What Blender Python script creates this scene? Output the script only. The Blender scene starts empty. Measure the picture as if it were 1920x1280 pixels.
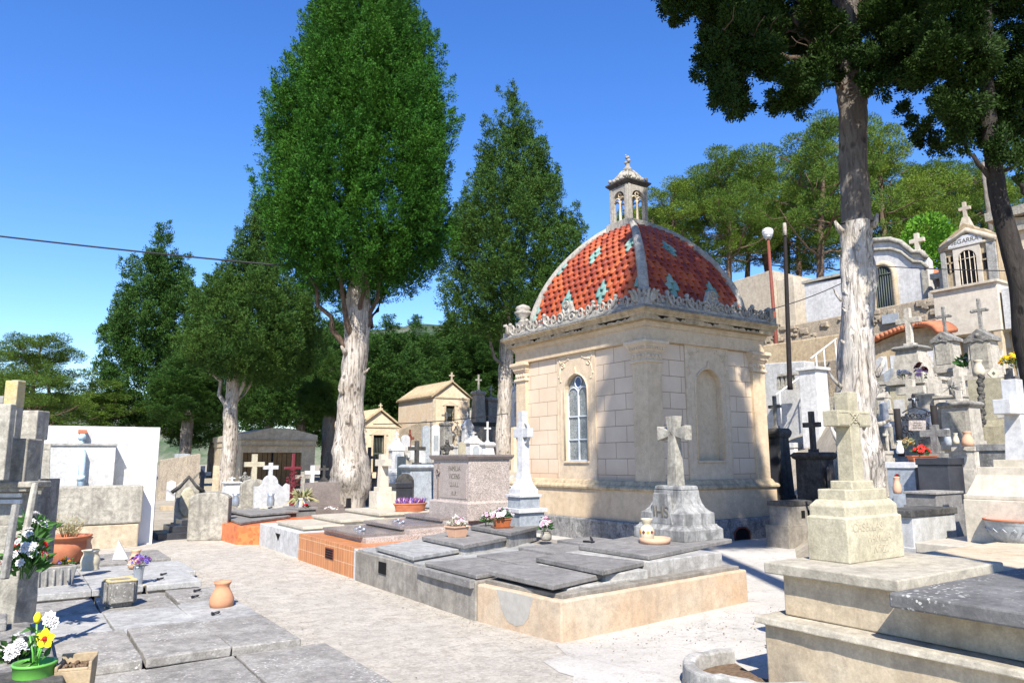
import bpy, bmesh, math, random
import numpy as np
from mathutils import Vector, Matrix
random.seed(7)
S = bpy.context.scene
COL = S.collection
# ------------------------------------------------------------------ camera geometry
# site axes: +X runs along the mausoleum front, +Y along its side; the photographer stands at the origin
FPX, PITCH, ROLL, EYE = 1378.725, 0.1582, -0.0046, 1.65
UX, UY = 0.8309417, 0.5563595
def ray(px, py):
    a, b = px - 960, py - 640
    c, s = math.cos(ROLL), math.sin(ROLL)
    u = c * a + s * b; v = -s * a + c * b
    return (u / FPX, math.cos(PITCH) + v / FPX * math.sin(PITCH), math.sin(PITCH) - v / FPX * math.cos(PITCH))
def site(xc, d): return UX * xc + UY * d, -UY * xc + UX * d
def at(px, py, d):
    """world point seen at photo pixel (px, py) at forward distance d metres"""
    r = ray(px, py); t = d / r[1]
    X, Y = site(r[0] * t, d)
    return Vector((X, Y, EYE + r[2] * t))
def gp(px, py, z=0.0):
    r = ray(px, py); t = (z - EYE) / r[2]
    X, Y = site(r[0] * t, r[1] * t)
    return Vector((X, Y, z))
def ppm(d): return d / FPX * 1.0          # metres per photo pixel at distance d
YAW = math.atan2(UY, UX)                   # camera heading: +Y turned towards +X by this much

# ------------------------------------------------------------------ object helpers
def tag(o, label=None, cat=None, group=None, kind=None):
    if label: o['label'] = label
    if cat: o['category'] = cat
    if group: o['group'] = group
    if kind: o['kind'] = kind
    return o
def empty(name, loc=(0, 0, 0), label=None, cat=None, group=None, rz=0.0):
    o = bpy.data.objects.new(name, None); COL.objects.link(o)
    o.empty_display_size = 0.2
    o.location = loc; o.rotation_euler = (0, 0, rz)
    return tag(o, label, cat, group)

class MB:
    """collects shapes, builds ONE mesh object"""
    def __init__(s): s.v = []; s.f = []; s.m = []; s.sm = []
    def add(s, vs, fs, mi=0, smooth=False):
        b = len(s.v); s.v += [tuple(p) for p in vs]
        for f in fs:
            s.f.append([i + b for i in f]); s.m.append(mi); s.sm.append(smooth)
    def hexa(s, a, b, mi=0):
        """a, b: bottom and top quads (counter-clockwise from above)"""
        s.add(list(a) + list(b), [(3, 2, 1, 0), (4, 5, 6, 7), (0, 1, 5, 4), (1, 2, 6, 5), (2, 3, 7, 6), (3, 0, 4, 7)], mi)
    def box(s, x0, x1, y0, y1, z0, z1, mi=0):
        s.hexa([(x0, y0, z0), (x1, y0, z0), (x1, y1, z0), (x0, y1, z0)], [(x0, y0, z1), (x1, y0, z1), (x1, y1, z1), (x0, y1, z1)], mi)
    def cbox(s, cx, cy, w, t, z0, z1, mi=0): s.box(cx - w / 2, cx + w / 2, cy - t / 2, cy + t / 2, z0, z1, mi)
    def foot(s, pts, z0, z1, mi=0): s.hexa([(p[0], p[1], z0) for p in pts], [(p[0], p[1], z1) for p in pts], mi)
    def taper(s, cx, cy, w0, t0, w1, t1, z0, z1, mi=0):
        s.hexa([(cx - w0/2, cy - t0/2, z0), (cx + w0/2, cy - t0/2, z0), (cx + w0/2, cy + t0/2, z0), (cx - w0/2, cy + t0/2, z0)],
               [(cx - w1/2, cy - t1/2, z1), (cx + w1/2, cy - t1/2, z1), (cx + w1/2, cy + t1/2, z1), (cx - w1/2, cy + t1/2, z1)], mi)
    def prism(s, out, t, y=0.0, mi=0, mat=None):
        """outline (x, z) extruded along y from y-t/2 to y+t/2; mat: optional transform"""
        n = len(out)
        vs = [Vector((p[0], y - t / 2, p[1])) for p in out] + [Vector((p[0], y + t / 2, p[1])) for p in out]
        if mat: vs = [mat @ v for v in vs]
        area = sum(out[i][0] * out[(i + 1) % n][1] - out[(i + 1) % n][0] * out[i][1] for i in range(n))
        fr = list(range(n)); bk = list(range(2 * n - 1, n - 1, -1))
        sd = [(i, i + n, (i + 1) % n + n, (i + 1) % n) for i in range(n)]
        if area < 0: fr.reverse(); bk.reverse(); sd = [tuple(reversed(q)) for q in sd]
        s.add(vs, [fr, bk] + sd, mi)
    def profile(s, ring, zs_out, mi=0, smooth=False, cap=True):
        """stack of scaled rectangles: ring=(cx,cy,hx,hy), zs_out=[(offset,z)...]"""
        cx, cy, hx, hy = ring; vs = []; fs = []
        for o, z in zs_out:
            vs += [(cx - hx - o, cy - hy - o, z), (cx + hx + o, cy - hy - o, z), (cx + hx + o, cy + hy + o, z), (cx - hx - o, cy + hy + o, z)]
        n = len(zs_out)
        for k in range(n - 1):
            for i in range(4):
                j = (i + 1) % 4; fs.append((4 * k + i, 4 * k + j, 4 * k + 4 + j, 4 * k + 4 + i))
        if cap: fs += [(3, 2, 1, 0), tuple(4 * (n - 1) + i for i in range(4))]
        s.add(vs, fs, mi, smooth)
    def lathe(s, prof, c=(0, 0, 0), seg=20, mi=0, smooth=True, sx=1, sy=1):
        vs = []; fs = []
        for r, z in prof:
            for i in range(seg):
                a = 2 * math.pi * i / seg
                vs.append((c[0] + r * sx * math.cos(a), c[1] + r * sy * math.sin(a), c[2] + z))
        n = len(prof)
        for k in range(n - 1):
            for i in range(seg):
                j = (i + 1) % seg; fs.append((k * seg + i, k * seg + j, (k + 1) * seg + j, (k + 1) * seg + i))
        if prof[0][0] > 1e-4: fs.append(tuple(range(seg - 1, -1, -1)))
        if prof[-1][0] > 1e-4: fs.append(tuple((n - 1) * seg + i for i in range(seg)))
        s.add(vs, fs, mi, smooth)
    def tube(s, pts, rad, seg=8, mi=0, smooth=True, noise=0.0, rng=None, flat=1.0, up=None):
        pts = [Vector(p) for p in pts]; n = len(pts)
        if not hasattr(rad, '__len__'): rad = [rad] * n
        vs = []; fs = []; ref = Vector((0.31, 0.17, 0.93)) if up is None else Vector(up)
        for k, p in enumerate(pts):
            t = (pts[min(k + 1, n - 1)] - pts[max(k - 1, 0)]).normalized()
            if abs(t.dot(ref)) > 0.97: rr = Vector((1, 0.2, 0))
            else: rr = ref
            a = t.cross(rr).normalized(); b = t.cross(a)
            for i in range(seg):
                w = 2 * math.pi * i / seg; q = rad[k] * (1 + (rng.uniform(-noise, noise) if rng else 0))
                vs.append(p + a * math.cos(w) * q + b * math.sin(w) * q * flat)
        for k in range(n - 1):
            for i in range(seg):
                j = (i + 1) % seg; fs.append((k * seg + i, k * seg + j, (k + 1) * seg + j, (k + 1) * seg + i))
        fs += [tuple(range(seg - 1, -1, -1)), tuple((n - 1) * seg + i for i in range(seg))]
        s.add(vs, fs, mi, smooth)
    def sphere(s, c, r, seg=12, rings=8, mi=0, sz=1.0):
        s.lathe([(r * math.sin(math.pi * k / rings) + 1e-5, -r * sz * math.cos(math.pi * k / rings)) for k in range(rings + 1)], c, seg, mi)
    def build(s, name, mats, parent=None, bevel=0.0, loc=None, rz=None, seg=2):
        me = bpy.data.meshes.new(name); me.from_pydata(s.v, [], s.f)
        if not isinstance(mats, (list, tuple)): mats = [mats]
        for m in mats: me.materials.append(m)
        me.polygons.foreach_set('material_index', s.m); me.polygons.foreach_set('use_smooth', s.sm)
        me.update()
        o = bpy.data.objects.new(name, me); COL.objects.link(o)
        if parent: o.parent = parent
        if loc is not None: o.location = loc
        if rz is not None: o.rotation_euler[2] = rz
        if bevel > 0:
            b = o.modifiers.new('bevel', 'BEVEL'); b.width = bevel; b.segments = seg; b.limit_method = 'ANGLE'; b.angle_limit = math.radians(38)
        return o
def copy_tree(o, parent=None):
    c = o.copy(); COL.objects.link(c); c.parent = parent
    for ch in list(o.children): copy_tree(ch, c)
    return c
def rough(o, cuts=5, amp=0.004, seed=0):
    """subdivide a stone block into roughly square cells and jitter its vertices so that edges are not ruler straight"""
    bm = bmesh.new(); bm.from_mesh(o.data); r = random.Random(seed + len(bm.verts))
    for _ in range(3):
        groups = {}
        for e in bm.edges:
            c = min(14, int(e.calc_length() / 0.13))
            if c > 0: groups.setdefault(c, []).append(e)
        if not groups: break
        c = max(groups); bmesh.ops.subdivide_edges(bm, edges=groups[c], cuts=c, use_grid_fill=True)
    for v in bm.verts: v.co += Vector((r.uniform(-amp, amp), r.uniform(-amp, amp), r.uniform(-amp, amp) * .5)) * .8
    bm.to_mesh(o.data); bm.free(); return o
def text_part(body, size, mat, parent, loc, rot, depth=0.004, align='CENTER', name='inscription', sx=1.0):
    cu = bpy.data.curves.new(name, 'FONT'); cu.body = body; cu.size = size; cu.extrude = depth
    cu.align_x = align; cu.align_y = 'CENTER'; cu.space_line = 1.15
    tmp = bpy.data.objects.new(name, cu); COL.objects.link(tmp)
    me = bpy.data.meshes.new_from_object(tmp.evaluated_get(bpy.context.evaluated_depsgraph_get()))
    bpy.data.objects.remove(tmp); bpy.data.curves.remove(cu)
    me.name = name; me.materials.clear(); me.materials.append(mat)
    o = bpy.data.objects.new(name, me); COL.objects.link(o)
    o.parent = parent; o.location = loc; o.rotation_euler = rot; o.scale = (sx, 1, 1)
    return o
R90 = math.pi / 2
FACE_Y = (R90, 0, 0)                 # readable on a face whose normal is -Y
FACE_X = (R90, 0, -R90)              # readable on a face whose normal is -X

# ------------------------------------------------------------------ materials
class NT:
    def __init__(s, name):
        s.m = bpy.data.materials.new(name); s.m.use_nodes = True; s.t = s.m.node_tree; s.t.nodes.clear()
        s.out = s.n('ShaderNodeOutputMaterial'); s.b = s.n('ShaderNodeBsdfPrincipled'); s.l(s.b.outputs[0], s.out.inputs[0])
    def n(s, t, **k):
        x = s.t.nodes.new(t)
        for a, v in k.items(): setattr(x, a, v)
        return x
    def l(s, a, b): s.t.links.new(a, b)
    def pos(s, scale=(1, 1, 1)):
        g = s.n('ShaderNodeNewGeometry'); mp = s.n('ShaderNodeMapping'); mp.inputs['Scale'].default_value = scale
        s.l(g.outputs['Position'], mp.inputs['Vector']); return mp.outputs[0]
    def noise(s, vec, scale, detail=6, rough=0.6, dist=0.0):
        x = s.n('ShaderNodeTexNoise'); x.inputs['Scale'].default_value = scale; x.inputs['Detail'].default_value = detail
        x.inputs['Roughness'].default_value = rough; x.inputs['Distortion'].default_value = dist; s.l(vec, x.inputs['Vector']); return x.outputs['Fac']
    def ramp(s, fac, *stops):
        r = s.n('ShaderNodeValToRGB'); e = r.color_ramp.elements
        while len(e) < len(stops): e.new(0.5)
        for i, (p, c) in enumerate(stops):
            e[i].position = p; e[i].color = (c, c, c, 1) if not hasattr(c, '__len__') else (c[0], c[1], c[2], 1)
        s.l(fac, r.inputs[0]); return r.outputs[0]
    def mix(s, fac, a, b, mode='MIX'):
        x = s.n('ShaderNodeMixRGB'); x.blend_type = mode
        for v, i in ((fac, 0), (a, 1), (b, 2)):
            if hasattr(v, 'is_output') or isinstance(v, bpy.types.NodeSocket): s.l(v, x.inputs[i])
            elif i == 0: x.inputs[0].default_value = v
            else: x.inputs[i].default_value = (v[0], v[1], v[2], 1)
        return x.outputs[0]
    def math(s, op, a, b=None):
        x = s.n('ShaderNodeMath', operation=op)
        for v, i in ((a, 0), (b, 1)):
            if v is None: continue
            if isinstance(v, bpy.types.NodeSocket): s.l(v, x.inputs[i])
            else: x.inputs[i].default_value = v
        return x.outputs[0]
    def base(s, c, rough=0.85, spec=0.25, metal=0.0):
        if isinstance(c, bpy.types.NodeSocket): s.l(c, s.b.inputs['Base Color'])
        else: s.b.inputs['Base Color'].default_value = (c[0], c[1], c[2], 1)
        s.b.inputs['Roughness'].default_value = rough; s.b.inputs['Metallic'].default_value = metal
        s.b.inputs['Specular IOR Level'].default_value = spec
    def bump(s, h, strength=0.3, dist=0.02):
        x = s.n('ShaderNodeBump'); x.inputs['Strength'].default_value = strength; x.inputs['Distance'].default_value = dist
        s.l(h, x.inputs['Height']); s.l(x.outputs[0], s.b.inputs['Normal'])
MATS = {}
def stone(name, c1, c2, scale=1.5, grime=0.35, gcol=(0.06, 0.06, 0.055), spots=0.0, scol=(0.55, 0.53, 0.45), streak=0.3, rough=0.85, spec=0.2, bump=0.25, grain=0.12, gscale=60, rand=0.12):
    """weathered stone: two-tone mottling, fine grain, grime patches, run-off streaks and lichen spots"""
    t = NT(name); p = t.pos()
    oi = t.n('ShaderNodeObjectInfo')
    n1 = t.noise(p, scale, 8, 0.62, 0.4)
    col = t.mix(t.ramp(n1, (0.35, 0.0), (0.65, 1.0)), c1, c2)
    n2 = t.noise(p, gscale, 4, 0.7)
    g = t.ramp(n2, (0.25, 1.0 - grain * 2.2), (0.75, 1.0 + grain * 0.6))
    col = t.mix(1.0, col, g, 'MULTIPLY')
    n6 = t.noise(p, scale * 6.5, 6, 0.7)
    col = t.mix(min(1, 0.35 + grime), col, t.ramp(n6, (0.32, 0.58), (0.58, 1.04)), 'MULTIPLY')
    if grime > 0:
        n3 = t.noise(p, scale * 2.3, 9, 0.72, 0.8)
        k = t.ramp(n3, (0.48, 0.0), (0.64, 1.0))
        col = t.mix(t.math('MULTIPLY', k, grime), col, gcol)
    if streak > 0:
        q = t.pos((7.0, 7.0, 0.55)); n4 = t.noise(q, 1.0, 7, 0.7)
        k2 = t.ramp(n4, (0.47, 0.0), (0.66, 1.0))
        col = t.mix(t.math('MULTIPLY', k2, streak), col, gcol)
    if spots > 0:
        v = t.n('ShaderNodeTexVoronoi'); v.inputs['Scale'].default_value = 26
        nn = t.noise(p, 9, 5, 0.7, 0.0)
        ad = t.n('ShaderNodeVectorMath', operation='ADD'); t.l(p, ad.inputs[0])
        cc = t.n('ShaderNodeCombineXYZ'); t.l(t.math('MULTIPLY', nn, 0.12), cc.inputs[0]); t.l(t.math('MULTIPLY', nn, -0.1), cc.inputs[1])
        t.l(cc.outputs[0], ad.inputs[1]); t.l(ad.outputs[0], v.inputs['Vector'])
        k3 = t.ramp(v.outputs['Distance'], (0.16, 1.0), (0.30, 0.0))
        n5 = t.noise(p, 3.1, 4, 0.6)
        k3 = t.math('MULTIPLY', k3, t.ramp(n5, (0.42, 0.0), (0.62, 1.0)))
        col = t.mix(t.math('MULTIPLY', k3, spots), col, scol)
    if rand > 0:
        rr = t.math('ADD', t.math('MULTIPLY', oi.outputs['Random'], rand * 2), 1.0 - rand)
        cb = t.n('ShaderNodeCombineXYZ')
        for i in range(3): t.l(rr, cb.inputs[i])
        col = t.mix(1.0, col, cb.outputs[0], 'MULTIPLY')
    t.base(col, rough, spec)
    h = t.math('ADD', t.math('MULTIPLY', n2, 0.35), t.math('MULTIPLY', t.noise(p, 14, 8, 0.75), 0.9))
    t.bump(h, bump, 0.02)
    MATS[name] = t.m; return t.m
def plain(name, c, rough=0.6, spec=0.4, metal=0.0, vary=0.18, scale=8.0, bump=0.1):
    t = NT(name); p = t.pos(); n = t.noise(p, scale, 6, 0.65)
    d = tuple(x * (1 - vary) for x in c); e = tuple(min(1, x * (1 + vary * 0.6)) for x in c)
    t.base(t.mix(t.ramp(n, (0.3, 0.0), (0.7, 1.0)), d, e), rough, spec, metal)
    if bump: t.bump(t.noise(p, 40, 5, 0.7), bump, 0.01)
    MATS[name] = t.m; return t.m
def leafmat(name, c1, c2, rough=0.6, trans=0.12):
    t = NT(name); g = t.n('ShaderNodeNewGeometry')
    col = t.mix(t.math('ADD', t.math('MULTIPLY', g.outputs['Random Per Island'], 0.5), 0.25), c1, c2)
    p = t.pos(); n = t.noise(p, 0.9, 3, 0.5)
    col = t.mix(t.ramp(n, (0.35, 0.0), (0.68, 1.0)), col, t.mix(1.0, col, (1.35, 1.15, 0.9), 'MULTIPLY'))
    t.base(col, rough, 0.08)
    tr = t.n('ShaderNodeBsdfTranslucent'); t.l(col, tr.inputs['Color'])
    mx = t.n('ShaderNodeMixShader'); mx.inputs[0].default_value = trans
    t.l(t.b.outputs[0], mx.inputs[1]); t.l(tr.outputs[0], mx.inputs[2]); t.l(mx.outputs[0], t.out.inputs[0])
    MATS[name] = t.m; return t.m
M = MATS
SANDST = (0.62, 0.47, 0.29)
stone('cream_render', (0.66, 0.52, 0.35), (0.60, 0.455, 0.29), 1.1, 0.12, (0.26, 0.19, 0.12), 0, streak=0.14, bump=0.12, rand=0.03)
stone('dressed_stone', (0.68, 0.545, 0.385), (0.63, 0.495, 0.335), 1.2, 0.08, (0.3, 0.22, 0.14), 0, streak=0.10, bump=0.12, rand=0.03)
stone('cream_white', (0.64, 0.58, 0.48), (0.58, 0.515, 0.41), 0.8, 0.15, (0.33, 0.28, 0.22), 0, streak=0.2, bump=0.12, rand=0.05)
stone('cream_plaster', (0.60, 0.51, 0.365), (0.53, 0.42, 0.275), 1.3, 0.3, (0.24, 0.195, 0.14), 0, streak=0.3, bump=0.2)
stone('orange_plaster', (0.58, 0.41, 0.26), (0.60, 0.50, 0.37), 1.2, 0.22, (0.26, 0.22, 0.17), 0, streak=0.2, bump=0.25)
stone('white_plaster', (0.68, 0.67, 0.645), (0.59, 0.58, 0.555), 0.9, 0.32, (0.32, 0.31, 0.29), 0, streak=0.35, bump=0.2, rand=0.05)
stone('white_marble', (0.61, 0.60, 0.575), (0.52, 0.515, 0.50), 2.0, 0.3, (0.28, 0.275, 0.265), 0, streak=0.32, rough=0.5, spec=0.35, bump=0.08, grain=0.04)
stone('grey_marble', (0.42, 0.45, 0.47), (0.31, 0.335, 0.35), 3.0, 0.4, (0.17, 0.18, 0.19), 0, streak=0.35, rough=0.5, spec=0.35, bump=0.1, grain=0.06)
stone('sandstone', (0.52, 0.475, 0.34), (0.43, 0.385, 0.265), 2.2, 0.3, (0.22, 0.195, 0.14), 0, streak=0.25, bump=0.35, grain=0.16)
stone('limestone', (0.46, 0.43, 0.355), (0.35, 0.325, 0.265), 2.0, 0.6, (0.115, 0.105, 0.09), 0.3, (0.5, 0.48, 0.42), streak=0.5, bump=0.4)
stone('grey_stone', (0.34, 0.325, 0.29), (0.25, 0.24, 0.215), 2.2, 0.65, (0.075, 0.07, 0.065), 0.45, (0.48, 0.46, 0.4), streak=0.55, bump=0.5)
stone('dark_stone', (0.125, 0.118, 0.105), (0.075, 0.072, 0.068), 1.6, 0.65, (0.02, 0.02, 0.02), 0.2, (0.35, 0.34, 0.3), streak=0.55, bump=0.35)
stone('black_granite', (0.032, 0.034, 0.042), (0.055, 0.057, 0.066), 3, 0.1, (0.02, 0.02, 0.02), 0, streak=0.15, rough=0.3, spec=0.5, bump=0.03)
stone('navy_slate', (0.035, 0.05, 0.085), (0.05, 0.065, 0.10), 3, 0.1, (0.02, 0.02, 0.03), 0, streak=0.1, rough=0.35, spec=0.5, bump=0.03)
stone('slab_grey', (0.26, 0.245, 0.225), (0.195, 0.185, 0.17), 1.5, 0.45, (0.10, 0.095, 0.088), 0.4, (0.42, 0.40, 0.36), streak=0.2, bump=0.25)
stone('slab_pale', (0.42, 0.415, 0.39), (0.33, 0.325, 0.305), 1.6, 0.5, (0.18, 0.175, 0.16), 0.55, (0.55, 0.54, 0.5), streak=0.15, bump=0.25)
stone('slab_mottled', (0.38, 0.36, 0.32), (0.28, 0.262, 0.235), 1.5, 0.6, (0.13, 0.12, 0.105), 0.9, (0.56, 0.54, 0.48), streak=0.15, bump=0.45, grain=0.2)
stone('slab_lichen', (0.215, 0.21, 0.20), (0.15, 0.148, 0.142), 1.4, 0.5, (0.075, 0.073, 0.07), 1.0, (0.56, 0.55, 0.5), streak=0.1, bump=0.35)
stone('cement_grey', (0.36, 0.33, 0.28), (0.25, 0.225, 0.185), 1.1, 0.55, (0.135, 0.12, 0.10), 0.0, streak=0.45, bump=0.4)
stone('pale_cement', (0.45, 0.435, 0.395), (0.34, 0.325, 0.295), 1.5, 0.55, (0.14, 0.135, 0.12), 0.0, streak=0.5, bump=0.35)
stone('whitewash', (0.62, 0.615, 0.59), (0.52, 0.515, 0.5), 1.4, 0.4, (0.30, 0.285, 0.25), 0.0, streak=0.4, bump=0.25)
stone('pink_granite', (0.58, 0.495, 0.43), (0.50, 0.42, 0.36), 2.0, 0.15, (0.26, 0.22, 0.19), 0, streak=0.15, rough=0.45, spec=0.3, bump=0.05, grain=0.45, gscale=80)
stone('brown_granite', (0.30, 0.25, 0.22), (0.22, 0.18, 0.16), 2.0, 0.15, (0.12, 0.10, 0.09), 0, streak=0.1, rough=0.25, spec=0.5, bump=0.03, grain=0.3, gscale=90)
stone('cream_marble', (0.56, 0.50, 0.395), (0.48, 0.425, 0.325), 2.0, 0.22, (0.29, 0.25, 0.18), 0, streak=0.22, rough=0.5, spec=0.3, bump=0.08, grain=0.07)
stone('cornice_stone', (0.58, 0.455, 0.285), (0.50, 0.39, 0.245), 1.6, 0.40, (0.10, 0.08, 0.05), 0, streak=0.4, bump=0.3, rand=0.03)
stone('crest_stone', (0.46, 0.43, 0.37), (0.36, 0.335, 0.29), 3.0, 0.4, (0.06, 0.056, 0.05), 0.1, streak=0.35, bump=0.4, rand=0.03)
stone('foundation_stone', (0.40, 0.39, 0.36), (0.26, 0.255, 0.24), 3.5, 0.75, (0.07, 0.068, 0.065), 0.2, streak=0.45, bump=0.9, rand=0.03)
stone('rubble_stone', (0.52, 0.43, 0.31), (0.40, 0.33, 0.24), 2.2, 0.5, (0.16, 0.13, 0.10), 0.0, streak=0.1, bump=1.0, grain=0.25, gscale=22)
stone('tan_plaster', (0.53, 0.42, 0.27), (0.45, 0.34, 0.205), 1.1, 0.4, (0.2, 0.155, 0.1), 0, streak=0.35, bump=0.2)
stone('peach_plaster', (0.70, 0.52, 0.33), (0.72, 0.60, 0.44), 0.9, 0.15, (0.34, 0.28, 0.2), 0, streak=0.2, bump=0.12)
stone('beige_wall', (0.56, 0.49, 0.38), (0.48, 0.41, 0.31), 0.8, 0.3, (0.24, 0.2, 0.15), 0, streak=0.35, bump=0.2)
stone('lichen_yellow', (0.60, 0.46, 0.15), (0.50, 0.45, 0.33), 4.5, 0.2, (0.25, 0.22, 0.16), 0.3, streak=0.1, bump=0.5)
stone('streaked_stone', (0.40, 0.395, 0.37), (0.31, 0.305, 0.285), 2.0, 0.6, (0.10, 0.10, 0.095), 0, streak=0.9, bump=0.3)
stone('worn_cream', (0.54, 0.49, 0.385), (0.45, 0.405, 0.315), 1.6, 0.42, (0.2, 0.18, 0.14), 0.2, (0.6, 0.57, 0.5), streak=0.3, bump=0.4)
stone('pale_stone', (0.58, 0.535, 0.45), (0.47, 0.43, 0.355), 1.8, 0.42, (0.16, 0.145, 0.12), 0.2, (0.6, 0.57, 0.5), streak=0.4, bump=0.35)
plain('soot_stain', (0.03, 0.027, 0.023), 0.9, 0.1)
plain('terracotta', (0.42, 0.15, 0.075), 0.75, 0.25, vary=0.22)
plain('pale_terracotta', (0.50, 0.245, 0.135), 0.8, 0.2, vary=0.15)
plain('peach_clay', (0.54, 0.33, 0.215), 0.8, 0.2, vary=0.12)
plain('stoneware', (0.52, 0.46, 0.33), 0.6, 0.35, vary=0.15)
plain('glazed_brown', (0.30, 0.09, 0.03), 0.25, 0.5, vary=0.3)
plain('soil', (0.16, 0.11, 0.07), 0.95, 0.1, vary=0.5, scale=30, bump=0.8)
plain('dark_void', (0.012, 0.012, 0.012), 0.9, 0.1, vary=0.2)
plain('iron_black', (0.018, 0.018, 0.022), 0.5, 0.4, 0.3, vary=0.3)
plain('blackened_wood', (0.022, 0.018, 0.017), 0.8, 0.2, vary=0.4)
plain('rust_red', (0.17, 0.045, 0.028), 0.7, 0.3, vary=0.25)
plain('gate_green', (0.06, 0.075, 0.055), 0.5, 0.4, vary=0.25)
plain('gate_blue', (0.075, 0.09, 0.125), 0.5, 0.4, vary=0.25)
plain('door_brown', (0.15, 0.09, 0.035), 0.6, 0.3, vary=0.35)
plain('galvanised', (0.42, 0.45, 0.48), 0.35, 0.5, 0.6, vary=0.2)
plain('pipe_blue', (0.42, 0.54, 0.62), 0.5, 0.4, vary=0.15)
plain('white_paint', (0.66, 0.655, 0.63), 0.5, 0.4, vary=0.06)
plain('lead_white', (0.55, 0.58, 0.60), 0.5, 0.4, vary=0.1)
plain('green_plastic', (0.12, 0.36, 0.06), 0.35, 0.5, vary=0.12)
plain('letter_dark', (0.14, 0.125, 0.10), 0.8, 0.2, vary=0.2)
plain('letter_grey', (0.42, 0.37, 0.26), 0.8, 0.2, vary=0.2)
plain('letter_white', (0.70, 0.71, 0.70), 0.6, 0.3, vary=0.1)
plain('petal_white', (0.62, 0.60, 0.57), 0.7, 0.2, vary=0.08)
plain('petal_pink', (0.72, 0.42, 0.52), 0.7, 0.2, vary=0.15)
plain('petal_red', (0.50, 0.015, 0.02), 0.6, 0.2, vary=0.25)
plain('petal_scarlet', (0.72, 0.05, 0.04), 0.6, 0.2, vary=0.2)
plain('petal_yellow', (0.80, 0.62, 0.02), 0.6, 0.2, vary=0.1)
plain('petal_violet', (0.20, 0.15, 0.50), 0.7, 0.2, vary=0.2)
plain('petal_purple', (0.20, 0.05, 0.18), 0.7, 0.2, vary=0.3)
plain('petal_orange', (0.62, 0.30, 0.04), 0.7, 0.2, vary=0.3)
plain('dry_twig', (0.36, 0.28, 0.15), 0.9, 0.1, vary=0.3)
plain('maroon_metal', (0.16, 0.02, 0.03), 0.5, 0.4, vary=0.3)
plain('patch_cement', (0.36, 0.34, 0.30), 0.9, 0.1, vary=0.2)
leafmat('leaf_flower', (0.03, 0.09, 0.03), (0.06, 0.16, 0.04))
leafmat('leaf_silver', (0.42, 0.47, 0.44), (0.62, 0.64, 0.60))
leafmat('leaf_agave', (0.14, 0.24, 0.12), (0.36, 0.28, 0.16))
leafmat('cypress_bright', (0.016, 0.062, 0.008), (0.044, 0.138, 0.018))
leafmat('cypress_olive', (0.022, 0.062, 0.013), (0.058, 0.118, 0.026))
leafmat('cypress_dark', (0.022, 0.062, 0.014), (0.050, 0.115, 0.026))
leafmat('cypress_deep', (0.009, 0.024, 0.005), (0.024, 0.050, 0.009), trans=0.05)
leafmat('pine_light', (0.07, 0.135, 0.020), (0.135, 0.205, 0.036), trans=.2)
leafmat('pine_mid', (0.045, 0.10, 0.018), (0.095, 0.16, 0.030), trans=.2)
leafmat('leaf_bright', (0.06, 0.17, 0.018), (0.11, 0.26, 0.03))
def bark(name, c1, c2, dark, sc=(5, 5, 0.9), fiss=0.6):
    t = NT(name); q = t.pos(sc); n = t.noise(q, 1.6, 9, 0.75, 1.2)
    p = t.pos(); n2 = t.noise(p, 2.2, 6, 0.65)
    col = t.mix(t.ramp(n2, (0.35, 0), (0.65, 1)), c1, c2)
    k = t.ramp(n, (0.38, 1.0), (0.54, 0.0))
    col = t.mix(t.math('MULTIPLY', k, fiss), col, dark)
    v = t.n('ShaderNodeTexVoronoi'); v.inputs['Scale'].default_value = 3.4; t.l(t.pos((1, 1, 0.62)), v.inputs['Vector'])
    kk = t.ramp(v.outputs['Distance'], (0.08, 1.0), (0.2, 0.0))
    col = t.mix(t.math('MULTIPLY', kk, 0.75), col, dark)
    t.base(col, 0.9, 0.15)
    t.bump(t.math('SUBTRACT', n, t.math('MULTIPLY', kk, 0.6)), 1.0, 0.06)
    MATS[name] = t.m
bark('bark_pale', (0.54, 0.49, 0.42), (0.38, 0.325, 0.26), (0.06, 0.042, 0.03), (6, 6, 0.8), 0.85)
bark('bark_stripped', (0.66, 0.62, 0.56), (0.52, 0.46, 0.38), (0.05, 0.036, 0.026), (7, 7, 0.7), 0.9)
bark('bark_grey', (0.21, 0.19, 0.165), (0.15, 0.13, 0.11), (0.04, 0.032, 0.025))
bark('bark_brown', (0.17, 0.12, 0.085), (0.11, 0.075, 0.05), (0.035, 0.025, 0.018))
bark('bark_dark', (0.06, 0.052, 0.045), (0.04, 0.035, 0.03), (0.015, 0.012, 0.01))
# ------------------------------------------------------------------ camera, sky, sun
cam = bpy.data.cameras.new('camera'); camo = bpy.data.objects.new('camera', cam); COL.objects.link(camo)
cam.sensor_width = 36.0; cam.lens = FPX / 1920 * 36.0; cam.clip_end = 3000; cam.clip_start = 0.05
R = Vector((UX, -UY, 0)); FH = Vector((UY, UX, 0)); ZU = Vector((0, 0, 1))
FW = FH * math.cos(PITCH) + ZU * math.sin(PITCH); UP = -FH * math.sin(PITCH) + ZU * math.cos(PITCH)
c_, s_ = math.cos(ROLL), math.sin(ROLL)
XI = R * c_ + UP * s_; YI = UP * c_ - R * s_
mm = Matrix((XI, YI, -FW)).transposed().to_4x4(); mm.translation = (0, 0, EYE)
camo.matrix_world = mm
S.camera = camo
SUN_EL = 47.0
SH = Vector((-0.55, -0.835, 0)).normalized()                # horizontal direction towards the sun
W = bpy.data.worlds.new('World'); S.world = W; W.use_nodes = True
wt = W.node_tree; bg = wt.nodes['Background']; sky = wt.nodes.new('ShaderNodeTexSky')
sky.sky_type = 'NISHITA'; sky.sun_disc = False; sky.sun_elevation = math.radians(SUN_EL); sky.sun_rotation = math.atan2(SH.x, SH.y)
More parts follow.
